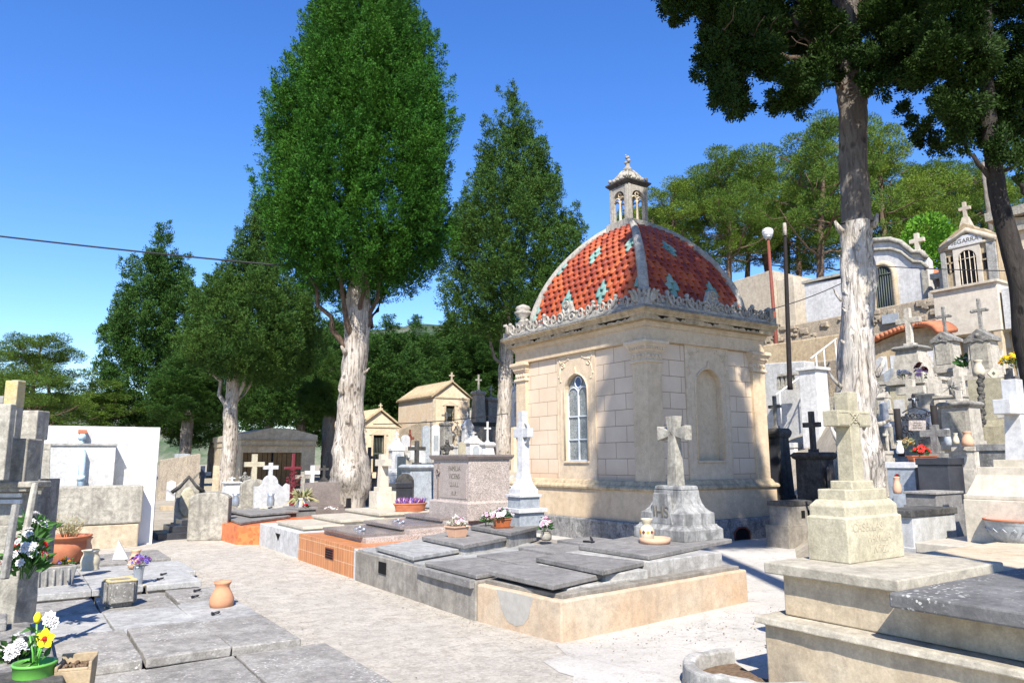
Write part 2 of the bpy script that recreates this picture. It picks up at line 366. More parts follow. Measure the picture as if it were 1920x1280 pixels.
sky.altitude = 150; sky.air_density = 1.0; sky.dust_density = 0.1; sky.ozone_density = 3.5
hs_ = wt.nodes.new('ShaderNodeHueSaturation'); hs_.inputs['Saturation'].default_value = 1.27; hs_.inputs['Value'].default_value = 1.06; hs_.inputs['Hue'].default_value = 0.513
wt.links.new(sky.outputs[0], hs_.inputs['Color']); wt.links.new(hs_.outputs[0], bg.inputs[0]); bg.inputs[1].default_value = 0.125
sl = bpy.data.lights.new('sun', 'SUN'); so = bpy.data.objects.new('sun', sl); COL.objects.link(so)
sl.energy = 5.0; sl.angle = math.radians(0.5); sl.color = (1.0, 0.945, 0.86)
sd = SH * math.cos(math.radians(SUN_EL)) + ZU * math.sin(math.radians(SUN_EL))
so.rotation_euler = sd.to_track_quat('Z', 'Y').to_euler(); so.location = sd * 60
S.view_settings.view_transform = 'Standard'; S.view_settings.look = 'None'; S.view_settings.gamma = 1.0; S.view_settings.exposure = 1.0
S.cycles.max_bounces = 6; S.cycles.diffuse_bounces = 3; S.cycles.transparent_max_bounces = 6
S.render.film_transparent = False

# ------------------------------------------------------------------ ground
def sst(a, b, x):
    t = min(1, max(0, (x - a) / (b - a))); return t * t * (3 - 2 * t)
def pw(x, pts):
    for (x0, y0), (x1, y1) in zip(pts, pts[1:]):
        if x <= x1: return y0 + (y1 - y0) * max(0.0, (x - x0) / (x1 - x0))
    return pts[-1][1]
def terrain_cam(xc, d):
    if d < 4: return -0.02
    a = xc / d; X = UX * xc + UY * d
    mid = sst(-0.17, -0.05, a) * pw(d, [(30, 0), (40, .25), (46, 1.5), (55, 2.6), (70, 5), (400, 30)])
    mid += sst(0.0, 0.24, a) * pw(d, [(23, 0), (30, 1.2), (50, 6.5), (80, 12), (300, 26)])
    right = pw(X, [(8.0, 0), (12, .8), (18, 1.9), (24, 3.2), (30, 4.2), (35.6, 4.8), (36.4, 7.2), (42, 8.2), (52, 10.5), (75, 15), (300, 40)])
    w = sst(0.385, 0.44, a)
    return (1 - w) * mid + w * max(right, mid * 0.9) - 0.02
def terrain(X, Y):
    xc, d = UX * X - UY * Y, UY * X + UX * Y
    return terrain_cam(xc, d)
def build_ground():
    rad = [0.0, 2, 4, 5.5, 7, 8] + [8 + 0.8 * k for k in range(1, 30)] + [34, 37, 40, 44, 48, 53, 58, 64, 72, 84, 100, 130, 180, 260, 420, 700, 1200]
    nA = 180; vs = [(0, 0, -0.02)]; fs = []
    for r in rad[1:]:
        for i in range(nA):
            a = 2 * math.pi * i / nA; X, Y = r * math.cos(a), r * math.sin(a)
            vs.append((X, Y, terrain(X, Y)))
    for i in range(nA): fs.append((0, 1 + i, 1 + (i + 1) % nA))
    for k in range(len(rad) - 2):
        for i in range(nA):
            j = (i + 1) % nA; b = 1 + k * nA; fs.append((b + i, b + nA + i, b + nA + j, b + j))
    mb = MB(); mb.add(vs, fs, 0, True)
    t = NT('ground_earth'); p = t.pos(); n = t.noise(p, 0.7, 8, 0.65); n2 = t.noise(p, 7, 7, 0.7)
    col = t.mix(t.ramp(n, (0.35, 0), (0.65, 1)), (0.42, 0.37, 0.29), (0.30, 0.26, 0.19))
    col = t.mix(1.0, col, t.ramp(n2, (0.3, 0.6), (0.65, 1.05)), 'MULTIPLY')
    t.base(col, 0.95, 0.1); t.bump(n2, 0.6, 0.05)
    return tag(mb.build('ground', t.m), kind='structure')
build_ground()
def sheet(name, pts, z, mat, n=1):
    mb = MB(); mb.add([(p[0], p[1], z) for p in pts], [tuple(range(len(pts)))], 0)
    return tag(mb.build(name, mat), kind='structure')
# worn paved path between the two rows of graves: grey cement, pale patches, brownish stone flags
t = NT('path_paving'); p = t.pos(); n1 = t.noise(p, 0.9, 8, 0.65, 0.5); n2 = t.noise(p, 5.5, 8, 0.72, 0.3); n3 = t.noise(p, 30, 5, 0.7)
col = t.mix(t.ramp(n1, (0.38, 0), (0.62, 1)), (0.52, 0.475, 0.40), (0.43, 0.39, 0.325))
col = t.mix(t.ramp(n2, (0.40, 0.62), (0.56, 0.0)), col, (0.30, 0.27, 0.225))
n5 = t.noise(p, 21, 8, 0.8, 0.6)
col = t.mix(t.ramp(n5, (0.56, 0.0), (0.66, 0.85)), col, (0.60, 0.56, 0.49))
col = t.mix(t.ramp(n5, (0.33, 0.75), (0.42, 0.0)), col, (0.17, 0.15, 0.125))
bk = t.n('ShaderNodeTexBrick'); bk.inputs['Scale'].default_value = 1.0; bk.inputs['Brick Width'].default_value = 0.62; bk.inputs['Row Height'].default_value = 0.40
bk.inputs['Mortar Size'].default_value = 0.016; bk.inputs['Mortar Smooth'].default_value = 0.8; bk.inputs['Color1'].default_value = (1, 1, 1, 1); bk.inputs['Color2'].default_value = (0.9, 0.86, 0.8, 1); bk.inputs['Mortar'].default_value = (0.62, 0.57, 0.5, 1)
ad = t.n('ShaderNodeVectorMath', operation='ADD'); t.l(p, ad.inputs[0]); cc = t.n('ShaderNodeCombineXYZ'); t.l(t.math('MULTIPLY', n2, 0.14), cc.inputs[0]); t.l(t.math('MULTIPLY', n5, 0.10), cc.inputs[1]); t.l(cc.outputs[0], ad.inputs[1])
t.l(ad.outputs[0], bk.inputs['Vector'])
col = t.mix(t.math('MULTIPLY', t.ramp(n1, (0.42, 0.7), (0.56, 0.0)), 0.6), col, t.mix(1.0, col, bk.outputs['Color'], 'MULTIPLY'))
col = t.mix(1.0, col, t.ramp(n3, (0.3, 0.74), (0.7, 1.1)), 'MULTIPLY')
t.base(col, 0.92, 0.15); t.bump(t.math('ADD', n2, t.math('MULTIPLY', n5, 0.6)), 0.8, 0.03)
PATHM = t.m
t = NT('apron_concrete'); p = t.pos(); n1 = t.noise(p, 0.8, 8, 0.6); n2 = t.noise(p, 6, 8, 0.72, 0.4); n3 = t.noise(p, 45, 4, 0.7)
col = t.mix(t.ramp(n1, (0.35, 0), (0.65, 1)), (0.50, 0.475, 0.425), (0.40, 0.375, 0.33))
col = t.mix(t.ramp(n2, (0.55, 0.0), (0.70, 0.75)), col, (0.24, 0.215, 0.18))
n5 = t.noise(p, 20, 7, 0.75, 0.4); col = t.mix(t.ramp(n5, (0.60, 0.0), (0.68, 0.7)), col, (0.20, 0.175, 0.145)); col = t.mix(t.ramp(n5, (0.30, 0.6), (0.40, 0.0)), col, (0.60, 0.58, 0.53))
v = t.n('ShaderNodeTexVoronoi'); v.feature = 'DISTANCE_TO_EDGE'; v.inputs['Scale'].default_value = 0.55
ad = t.n('ShaderNodeVectorMath', operation='ADD'); t.l(p, ad.inputs[0]); cc = t.n('ShaderNodeCombineXYZ'); t.l(t.math('MULTIPLY', n2, 0.5), cc.inputs[0]); t.l(t.math('MULTIPLY', n5, 0.3), cc.inputs[1]); t.l(cc.outputs[0], ad.inputs[1]); t.l(ad.outputs[0], v.inputs['Vector'])
col = t.mix(t.ramp(v.outputs['Distance'], (0.0015, 0.35), (0.006, 0.0)), col, (0.16, 0.14, 0.115))
col = t.mix(1.0, col, t.ramp(n3, (0.3, 0.82), (0.7, 1.06)), 'MULTIPLY')
t.base(col, 0.92, 0.15); t.bump(t.math('ADD', n2, t.math('MULTIPLY', n5, 0.5)), 0.6, 0.02)
APRM = t.m
def ragged(pts, amp, seed, step=0.22):
    r = random.Random(seed); out = []
    for p0, p1 in zip(pts, pts[1:]):
        n = max(1, int(math.hypot(p1[0] - p0[0], p1[1] - p0[1]) / step))
        for k in range(n): f = k / n; out.append((p0[0] + (p1[0] - p0[0]) * f + r.uniform(-amp, amp), p0[1] + (p1[1] - p0[1]) * f + r.uniform(-amp, amp)))
    return out
sheet('path', [(-7, -8), (4.3, -8), (4.4, 5.8), (4.3, 15.2), (3.9, 16.6), (2.5, 18.5), (-9, 18.5)], 0.004, PATHM)
edge = ragged([(4.4, 5.75), (4.0, 5.3), (3.45, 4.5), (3.25, 3.2), (3.3, 1.0), (3.0, -3.0), (3.0, -8)], .11, 3)
sheet('concrete_apron', [(24, -8), (14.8, 3.6), (14.4, 9.2), (9.5, 15.4), (4.5, 15.2), (4.5, 5.8)] + edge + [(3.0, -8)], 0.008, APRM)
def litter(name, n, mats, region, seed, s0, s1, z):
    r = random.Random(seed); m = MB()
    for k in range(n):
        x, y = region(r); s_ = r.uniform(s0, s1); a = r.uniform(0, 6.28); dx, dy = math.cos(a) * s_, math.sin(a) * s_; w = r.uniform(.3, .7); h = r.uniform(.2, .5) * s_
        m.add([(x - dx, y - dy, z), (x + dy * w, y - dx * w, z + h * .4), (x + dx, y + dy, z + h), (x - dy * w, y + dx * w, z + h * .3), (x, y, z + h * 1.3)], [(0, 1, 4), (1, 2, 4), (2, 3, 4), (3, 0, 4)], r.randrange(len(mats)))
    return tag(m.build(name, [M[q] for q in mats]), kind='stuff')
tag(litter('leaf_litter', 900, ['dry_twig', 'soil', 'bark_brown'], lambda r: ((4.2 + r.random() * 3.6, 5.5 - abs(r.gauss(0, .5))) if r.random() < .35 else (r.uniform(2.4, 9), r.uniform(.5, 5.4)) if r.random() < .5 else (4.05 - abs(r.gauss(0, .18)), r.uniform(5.5, 16))), 3, .004, .013, .012), 'scattered dry needles and leaf crumbs on the paving')
tag(litter('gravel', 1300, ['limestone', 'pale_cement', 'sandstone'], lambda r: (2.25 + abs(r.gauss(0, .16)), r.uniform(4.5, 15)) if r.random() < .5 else (4.06 - abs(r.gauss(0, .12)), r.uniform(5.5, 15.5)) if r.random() < .5 else (r.uniform(2.4, 4), r.uniform(4, 15)), 5, .004, .016, .006), 'small loose stones along the edges of the path')
# ------------------------------------------------------------------ mausoleum
CX, CY = 11.835, 12.576
HX, HY = 1.79, 2.257                      # outer half sizes of the corner pilasters
t = NT('masonry'); g = t.n('ShaderNodeNewGeometry'); sp = t.n('ShaderNodeSeparateXYZ'); t.l(g.outputs['Position'], sp.inputs[0])
cb = t.n('ShaderNodeCombineXYZ'); t.l(t.math('ADD', sp.outputs[0], sp.outputs[1]), cb.inputs[0]); t.l(t.math('SUBTRACT', sp.outputs[2], 1.645 - 0.325 * 8), cb.inputs[1])
bk = t.n('ShaderNodeTexBrick'); t.l(cb.outputs[0], bk.inputs['Vector']); bk.inputs['Scale'].default_value = 1.0
bk.inputs['Brick Width'].default_value = 0.66; bk.inputs['Row Height'].default_value = 0.325; bk.inputs['Mortar Size'].default_value = 0.007; bk.inputs['Mortar Smooth'].default_value = 0.25; bk.inputs['Bias'].default_value = 0.0
bk.inputs['Color1'].default_value = (0.66, 0.53, 0.39, 1); bk.inputs['Color2'].default_value = (0.61, 0.485, 0.35, 1); bk.inputs['Mortar'].default_value = (0.30, 0.21, 0.13, 1)
p = t.pos(); n1 = t.noise(p, 1.3, 7, 0.65); n2 = t.noise(p, 50, 4, 0.7)
col = t.mix(1.0, bk.outputs['Color'], t.ramp(n1, (0.3, (0.88, 0.86, 0.84)), (0.7, (1.05, 1.04, 1.03))), 'MULTIPLY')
zf = t.n('ShaderNodeMapRange'); zf.inputs[1].default_value = 1.15; zf.inputs[2].default_value = 1.75; zf.inputs[3].default_value = 0.5; zf.inputs[4].default_value = 0.0
t.l(t.math('ADD', sp.outputs[2], t.math('MULTIPLY', n1, 0.3)), zf.inputs[0])
col = t.mix(zf.outputs[0], col, (0.56, 0.33, 0.17))                      # rising damp has rusted the lowest course
col = t.mix(1.0, col, t.ramp(n2, (0.3, 0.92), (0.7, 1.03)), 'MULTIPLY')
t.base(col, 0.85, 0.2); t.bump(t.math('SUBTRACT', t.math('MULTIPLY', n2, 0.15), bk.outputs['Fac']), 0.5, 0.012)
MASON = t.m
t = NT('glass_obscure'); p = t.pos((1, 1, 0.7)); n1 = t.noise(p, 26, 4, 0.7, 1.5); n2 = t.noise(p, 2.5, 4, 0.6)
col = t.mix(t.ramp(n1, (0.38, 0), (0.62, 1)), (0.10, 0.115, 0.105), (0.34, 0.35, 0.33)); col = t.mix(t.ramp(n2, (0.4, 0.0), (0.65, 0.5)), col, (0.05, 0.06, 0.055))
t.base(col, 0.22, 0.6); t.bump(n1, 0.5, 0.01); GLASS = t.m
plain('blue_glass', (0.012, 0.022, 0.10), 0.15, 0.6, vary=0.3, bump=0)
def tilemat(name, c1, c2, c3):
    t = NT(name); g = t.n('ShaderNodeNewGeometry')
    col = t.ramp(g.outputs['Random Per Island'], (0.0, c1), (0.5, c2), (1.0, c3)); p = t.pos(); n = t.noise(p, 9, 6, 0.7)
    col = t.mix(t.ramp(n, (0.55, 0.0), (0.75, 0.65)), col, (0.085, 0.05, 0.035))
    t.base(col, 0.5, 0.35); t.bump(t.noise(p, 30, 4, 0.6), 0.12, 0.01); return t.m
TILE_O = tilemat('tile_orange', (0.17, 0.026, 0.012), (0.29, 0.052, 0.017), (0.38, 0.088, 0.026))
TILE_T = tilemat('tile_turquoise', (0.10, 0.21, 0.185), (0.155, 0.275, 0.24), (0.22, 0.32, 0.26))

mau = empty('mausoleum', (CX, CY, 0), 'square sandstone mausoleum with an orange and turquoise tiled dome and small stone lantern', 'mausoleum')
def mpart(name, mb, mats, parent=None, bevel=0.0, **k): return mb.build(name, mats, parent or mau, bevel, **k)
m = MB(); m.box(-1.955, 1.955, -2.42, 2.42, -0.05, 0.436); mpart('foundation', m, M['foundation_stone'], bevel=0.03)
m = MB(); m.box(-1.87, 1.87, -2.337, 2.337, 0.43, 1.03); mpart('plinth', m, M['cream_render'], bevel=0.012)
m = MB(); m.profile((0, 0, HX, HY), [(0.10, 1.022), (0.125, 1.04), (0.13, 1.075), (0.105, 1.11), (0.06, 1.13), (0.045, 1.16), (0.02, 1.20), (0.0, 1.215)]); mpart('base_moulding', m, M['cornice_stone'])
m = MB(); m.box(-1.62, 1.62, -2.087, 2.087, 1.0, 4.3); mpart('wall_core', m, M['cream_render'])
def arch_panel(mb, x0, x1, z0, z1, ow, oz0, spring, yf, yb, seg=14, mi=0, pointed=0.0):
    """panel with a round-headed opening (half width ow, centred on x=0), front at y=yf, back at y=yb"""
    mb.box(x0, -ow, yf, yb, z0, spring, mi); mb.box(ow, x1, yf, yb, z0, spring, mi)
    if oz0 > z0: mb.box(-ow, ow, yf, yb, z0, oz0, mi)
    for k in range(seg):
        a0, a1 = math.pi * k / seg, math.pi * (k + 1) / seg
        p0 = (-ow * math.cos(a0), spring + ow * math.sin(a0) * (1 + pointed)); p1 = (-ow * math.cos(a1), spring + ow * math.sin(a1) * (1 + pointed))
        vs = [(p0[0], yf, p0[1]), (p1[0], yf, p1[1]), (p1[0], yf, z1), (p0[0], yf, z1), (p0[0], yb, p0[1]), (p1[0], yb, p1[1]), (p1[0], yb, z1), (p0[0], yb, z1)]
        mb.add(vs, [(0, 1, 2, 3), (7, 6, 5, 4), (0, 4, 5, 1), (3, 2, 6, 7)], mi)
    mb.box(x0, -ow, yf, yb, spring, z1, mi); mb.box(ow, x1, yf, yb, spring, z1, mi)
def spiral(cx, cz, r0, r1, a0, turns, y=0.0, n=20, sgn=1):
    out = []
    for k in range(n + 1):
        f = k / n; r = r0 + (r1 - r0) * f; a = a0 + sgn * turns * 2 * math.pi * f
        out.append((cx + r * math.cos(a), y, cz + r * math.sin(a)))
    return out
def face_parts(rz, dist, half, window):
    """one side of the chamber: masonry, surround with recess, window or blind niche"""
    loc = (math.sin(rz) * dist, -math.cos(rz) * dist, 0)                 # centre of the face, local y points inwards
    pw = half - 0.41
    m = MB(); m.box(-pw - 0.05, -0.665, 0, 0.1, 1.13, 3.95); m.box(0.665, pw + 0.05, 0, 0.1, 1.13, 3.95); mpart('masonry', m, MASON, loc=loc, rz=rz)
    m = MB(); arch_panel(m, -0.66, 0.66, 1.13, 3.95, 0.375, 1.60, 3.09, -0.022, 0.1)
    # inner moulding round the opening and keystone drop
    arc = [(-0.40, -0.024, 1.62), (-0.40, -0.024, 3.09)] + [(-0.40 * math.cos(math.pi * k / 14), -0.024, 3.09 + 0.40 * math.sin(math.pi * k / 14)) for k in range(1, 14)] + [(0.40, -0.024, 3.09), (0.40, -0.024, 1.62)]
    m.tube(arc, 0.022, 6)
    m.prism([(-0.05, 3.49), (0.05, 3.49), (0.03, 3.56), (0, 3.64), (-0.03, 3.56)], 0.05, -0.03)
    for sgn in (-1, 1):                                                   # carved tendrils in the spandrels
        m.tube([(sgn * q[0], -0.022, q[2]) for q in spiral(0.46, 3.70, 0.085, 0.02, 0.4, 1.35)], [0.017] * 21, 5)
        m.tube([(sgn * 0.53, -0.022, 3.75), (sgn * 0.57, -0.022, 3.84), (sgn * 0.60, -0.022, 3.90)], [0.017, 0.014, 0.006], 5)
        m.tube([(sgn * 0.46, -0.022, 3.80), (sgn * 0.36, -0.022, 3.78), (sgn * 0.26, -0.022, 3.83), (sgn * 0.2, -0.022, 3.80)], [0.016, 0.014, 0.013, 0.005], 5)
        m.tube([(sgn * 0.53, -0.022, 3.66), (sgn * 0.57, -0.022, 3.52), (sgn * 0.545, -0.022, 3.40), (sgn * 0.57, -0.022, 3.30)], [0.016, 0.015, 0.013, 0.005], 5)
        for (x, z) in ((0.24, 3.84), (0.31, 3.87), (0.40, 3.68), (0.60, 3.46), (0.52, 3.36)): m.sphere((sgn * x, -0.018, z), 0.026, 7, 5)
        m.box(sgn * 0.525 - 0.012, sgn * 0.525 + 0.012, -0.03, 0.0, 1.62, 3.17)
        m.box(sgn * 0.645 - 0.010, sgn * 0.645 + 0.010, -0.03, 0.0, 1.25, 3.17)
    sur = mpart('window_surround' if window else 'niche_surround', m, M['dressed_stone'], loc=loc, rz=rz)
    m = MB(); m.box(-0.42, 0.42, -0.055, 0.095, 1.555, 1.60); m.build('sill', M['dressed_stone'], sur, 0.006)
    if window:
        win = MB(); yf, yb = 0.035, 0.075
        for x in (-0.36, 0.0, 0.36): win.box(x - 0.014, x + 0.014, yf, yb, 1.60, 3.06 if x else 3.16)
        for z in (1.615, 2.06, 2.56): win.box(-0.36, 0.36, yf + 0.004, yb, z - 0.012, z + 0.012)
        for cx in (-0.18, 0.18): win.tube([(cx - 0.18 * math.cos(math.pi * k / 10), 0.055, 3.02 + 0.18 * math.sin(math.pi * k / 10)) for k in range(11)], 0.016, 6)
        win.tube([(0.115 * math.cos(2 * math.pi * k / 20), 0.055, 3.305 + 0.125 * math.sin(2 * math.pi * k / 20)) for k in range(21)], 0.016, 6)
        w = mpart('window', win, M['lead_white'], loc=loc, rz=rz)
        g = MB(); g.add([(-0.375, 0.066, 1.60), (0.375, 0.066, 1.60), (0.375, 0.066, 3.06)] + [(0.375 * math.cos(math.pi * k / 14), 0.066, 3.09 + 0.375 * math.sin(math.pi * k / 14)) for k in range(15)] + [(-0.375, 0.066, 3.06)], [tuple(range(19))])
        g.build('pane', GLASS, w)
        g = MB(); g.add([(0.11 * math.cos(2 * math.pi * k / 20), 0.058, 3.305 + 0.12 * math.sin(2 * math.pi * k / 20)) for k in range(20)], [tuple(range(20))]); g.build('blue_roundel', M['blue_glass'], w)
face_parts(-R90, 1.72, HY, True); face_parts(0.0, 2.187, HX, False); face_parts(R90, 1.72, HY, True); face_parts(math.pi, 2.187, HX, False)
for sx in (-1, 1):
    for sy in (-1, 1):
        cxp, cyp = sx * (HX - 0.205), sy * (HY - 0.205)
        m = MB(); m.cbox(cxp, cyp, 0.41, 0.41, 1.13, 3.52); pil = mpart('pilaster', m, M['cream_render'], bevel=0.01)
        m = MB(); m.profile((cxp, cyp, 0.205, 0.205), [(0.005, 3.495), (0.035, 3.51), (0.035, 3.545), (0.012, 3.56), (0.012, 3.70), (0.035, 3.715), (0.035, 3.735), (0.055, 3.76), (0.055, 3.79), (0.10, 3.865), (0.115, 3.87), (0.115, 3.925), (0.10, 3.94)])
        for k in range(4):
            o = -0.15 + 0.1 * k
            for (ex, ey) in ((cxp + sx * 0.217, cyp + o), (cxp + o, cyp + sy * 0.217), (cxp - sx * 0.217, cyp + o), (cxp + o, cyp - sy * 0.217)): m.sphere((ex, ey, 3.635), 0.038, 8, 6, sz=1.3)
        for k in range(7):
            o = -0.195 + 0.065 * k
            for (ex, ey) in ((cxp + sx * 0.265, cyp + o), (cxp + o, cyp + sy * 0.265)): m.cbox(ex, ey, 0.036, 0.036, 3.765, 3.80)
        m.build('capital', M['dressed_stone'], pil)
m = MB(); m.profile((0, 0, 1.80, 2.267), [(-0.03, 3.935), (0, 3.937), (0, 4.20), (0.025, 4.215), (0.03, 4.25), (0.053, 4.28), (0.053, 4.312)]); mpart('frieze', m, M['cream_render'])
m = MB(); m.profile((0, 0, 1.80, 2.267), [(0.05, 4.31), (0.15, 4.325), (0.16, 4.335), (0.16, 4.41), (0.18, 4.415), (0.19, 4.45), (0.235, 4.49), (0.24, 4.505), (0.263, 4.51), (0.263, 4.525), (0.0, 4.53)])
rr = random.Random(8)                     # black run-off stains below the drip slab
for k in range(26):
    side = k % 2; L_ = 4.4 if side == 0 else 3.6; c0 = rr.uniform(-L_ / 2, L_ / 2); w0 = rr.uniform(.05, .22); n_ = 7
    up = [(c0 - w0 + 2 * w0 * i / n_, 4.412) for i in range(n_ + 1)]; dn = [(c0 - w0 + 2 * w0 * i / n_, 4.412 - rr.uniform(.01, .075) * math.sin(math.pi * (i + .5) / (n_ + 1))) for i in range(n_, -1, -1)]
    o_ = 0.1625; m.add([((-1.80 - o_, -a_, z_) if side == 0 else (a_, -2.267 - o_, z_)) for a_, z_ in up + dn], [tuple(range(2 * n_ + 2))], 1)
mpart('cornice', m, [M['cornice_stone'], M['soot_stain']])
m = MB(); m.profile((0, 0, 1.80, 2.267), [(0.2, 4.526), (0.268, 4.528), (0.270, 4.56), (0.22, 4.585), (0.0, 4.61)]); mpart('drip_slab', m, M['grey_stone'])
# vent in the foundation
m = MB(); m.prism([(-0.21, 0.02), (0.21, 0.02), (0.21, 0.17)] + [(0.21 * math.cos(math.pi * k / 8), 0.17 + 0.07 * math.sin(math.pi * k / 8)) for k in range(1, 8)] + [(-0.21, 0.17)], 0.01, 0); mpart('vent', m, M['dark_void'], loc=(0.55, -2.425, 0))
m = MB(); m.tube([(-0.22, -2.43, 0.03), (-0.22, -2.43, 0.18), (-0.1, -2.43, 0.255), (0.1, -2.43, 0.255), (0.22, -2.43, 0.18), (0.22, -2.43, 0.03)], 0.022, 6); mpart('vent_rim', m, M['rust_red'], loc=(0.55, 0, 0))
# dome ---------------------------------------------------------------
DA, DB, DZ, DH = 1.51, 1.98, 4.62, 2.52
def dome_z(s): return DZ + DH * max(0.0, 1 - s ** 1.6) ** 0.6
ss = [1 - 0.78 * k / 200 for k in range(201)]
def dome_face(rz, A, B):
    rot = Matrix.Rotation(rz, 4, 'Z')
    L = [0.0]
    for k in range(200): L.append(L[-1] + math.hypot(A * (ss[k] - ss[k + 1]), dome_z(ss[k + 1]) - dome_z(ss[k])))
    def at_len(l):
        l = min(max(l, 0), L[-1] - 1e-6); k = next(i for i in range(200) if L[i + 1] > l)
        f = (l - L[k]) / (L[k + 1] - L[k]); s = ss[k] + f * (ss[k + 1] - ss[k]); return s
    def pt(s, y): return Vector((y, -A * s, dome_z(s)))
    m = MB()
    n = 24
    for k in range(n):
        s0, s1 = 1 - 0.78 * k / n, 1 - 0.78 * (k + 1) / n
        m.add([rot @ pt(s0, -B * s0), rot @ pt(s0, B * s0), rot @ pt(s1, B * s1), rot @ pt(s1, -B * s1)], [(0, 1, 2, 3)], 0)
    w, ex = 0.205, 0.165
    rows = int(L[-1] / ex); nj = int(B * 2 / w) + 2
    for i in range(rows, -1, -1):
        l0 = i * ex
        s_lo, s_hi = at_len(l0), at_len(l0 + ex * 1.5)
        for j in range(-nj // 2, nj // 2 + 1):
            y = (j + (0.5 if i % 2 else 0)) * w
            if abs(y) > B * (s_lo + s_hi) / 2 - 0.01: continue
            lo, hi = pt(s_lo, y), pt(s_hi, y)
            D = (lo - hi); N = Vector((1, 0, 0)).cross(-D).normalized()
            if N.z < 0: N = -N
            gi, gj = i % 7, (j + (i // 7) * 3) % 6
            teal = (gi == 3 and gj in (2, 3) and i % 2 == 1) or (gi == 3 and gj in (2, 3)) or (gi == 4 and gj == (2 if i % 2 else 3)) or (gi == 2 and gj == (2 if i % 2 else 3))
            teal = teal and 1 < i < rows - 3
            vs = []; fs = []
            jit = random.uniform(-0.006, 0.006)
            vv = (0, 0.45, 0.75, 0.92, 1.0); hw = (1, 1.0, 0.93, 0.72, 0.42); NU = 5
            for a, v in enumerate(vv):
                for b in range(NU):
                    u = -1 + 2 * b / (NU - 1)
                    hgt = 0.008 + 0.036 * v + 0.052 * (1 - u * u) + jit
                    vs.append(rot @ (hi + D * v + Vector((u * hw[a] * w * 0.49, 0, 0)) + N * hgt))
            for a in range(4):
                for b in range(NU - 1): fs.append((a * NU + b, (a + 1) * NU + b, (a + 1) * NU + b + 1, a * NU + b + 1))
            b0 = len(vs)                                                   # thickness of the lower edge
            edge = [2 * NU, 3 * NU, 4 * NU, 4 * NU + 1, 4 * NU + 2, 4 * NU + 3, 4 * NU + 4, 3 * NU + 4, 2 * NU + 4]
            for e in edge: vs.append(Vector(vs[e]) - (rot @ N) * 0.032)
            for k in range(len(edge) - 1): fs.append((edge[k], b0 + k, b0 + k + 1, edge[k + 1]))
            m.add(vs, fs, 1 if not teal else 2, True)
    o = mpart('tiled_roof', m, [M['rust_red'], TILE_O, TILE_T])
dome_face(-R90, DA, DB); dome_face(0.0, DB, DA); dome_face(R90, DA, DB); dome_face(math.pi, DB, DA)
# rounded ribs on the hips
for sx in (-1, 1):
    for sy in (-1, 1):
        pts = []
        for k in range(25):
            s = 1.0 - 0.78 * k / 24; pts.append((sx * (DA * s), sy * (DB * s), dome_z(s) + 0.055))
        m = MB(); m.tube(pts, [0.115 - 0.04 * k / 24 for k in range(25)], 10, up=(sx * 0.3, -sy * 0.3, 0.9))
        m.tube([(p[0], p[1], p[2] + 0.07) for p in pts], [0.05 - 0.015 * k / 24 for k in range(25)], 8); mpart('rib', m, M['crest_stone'])
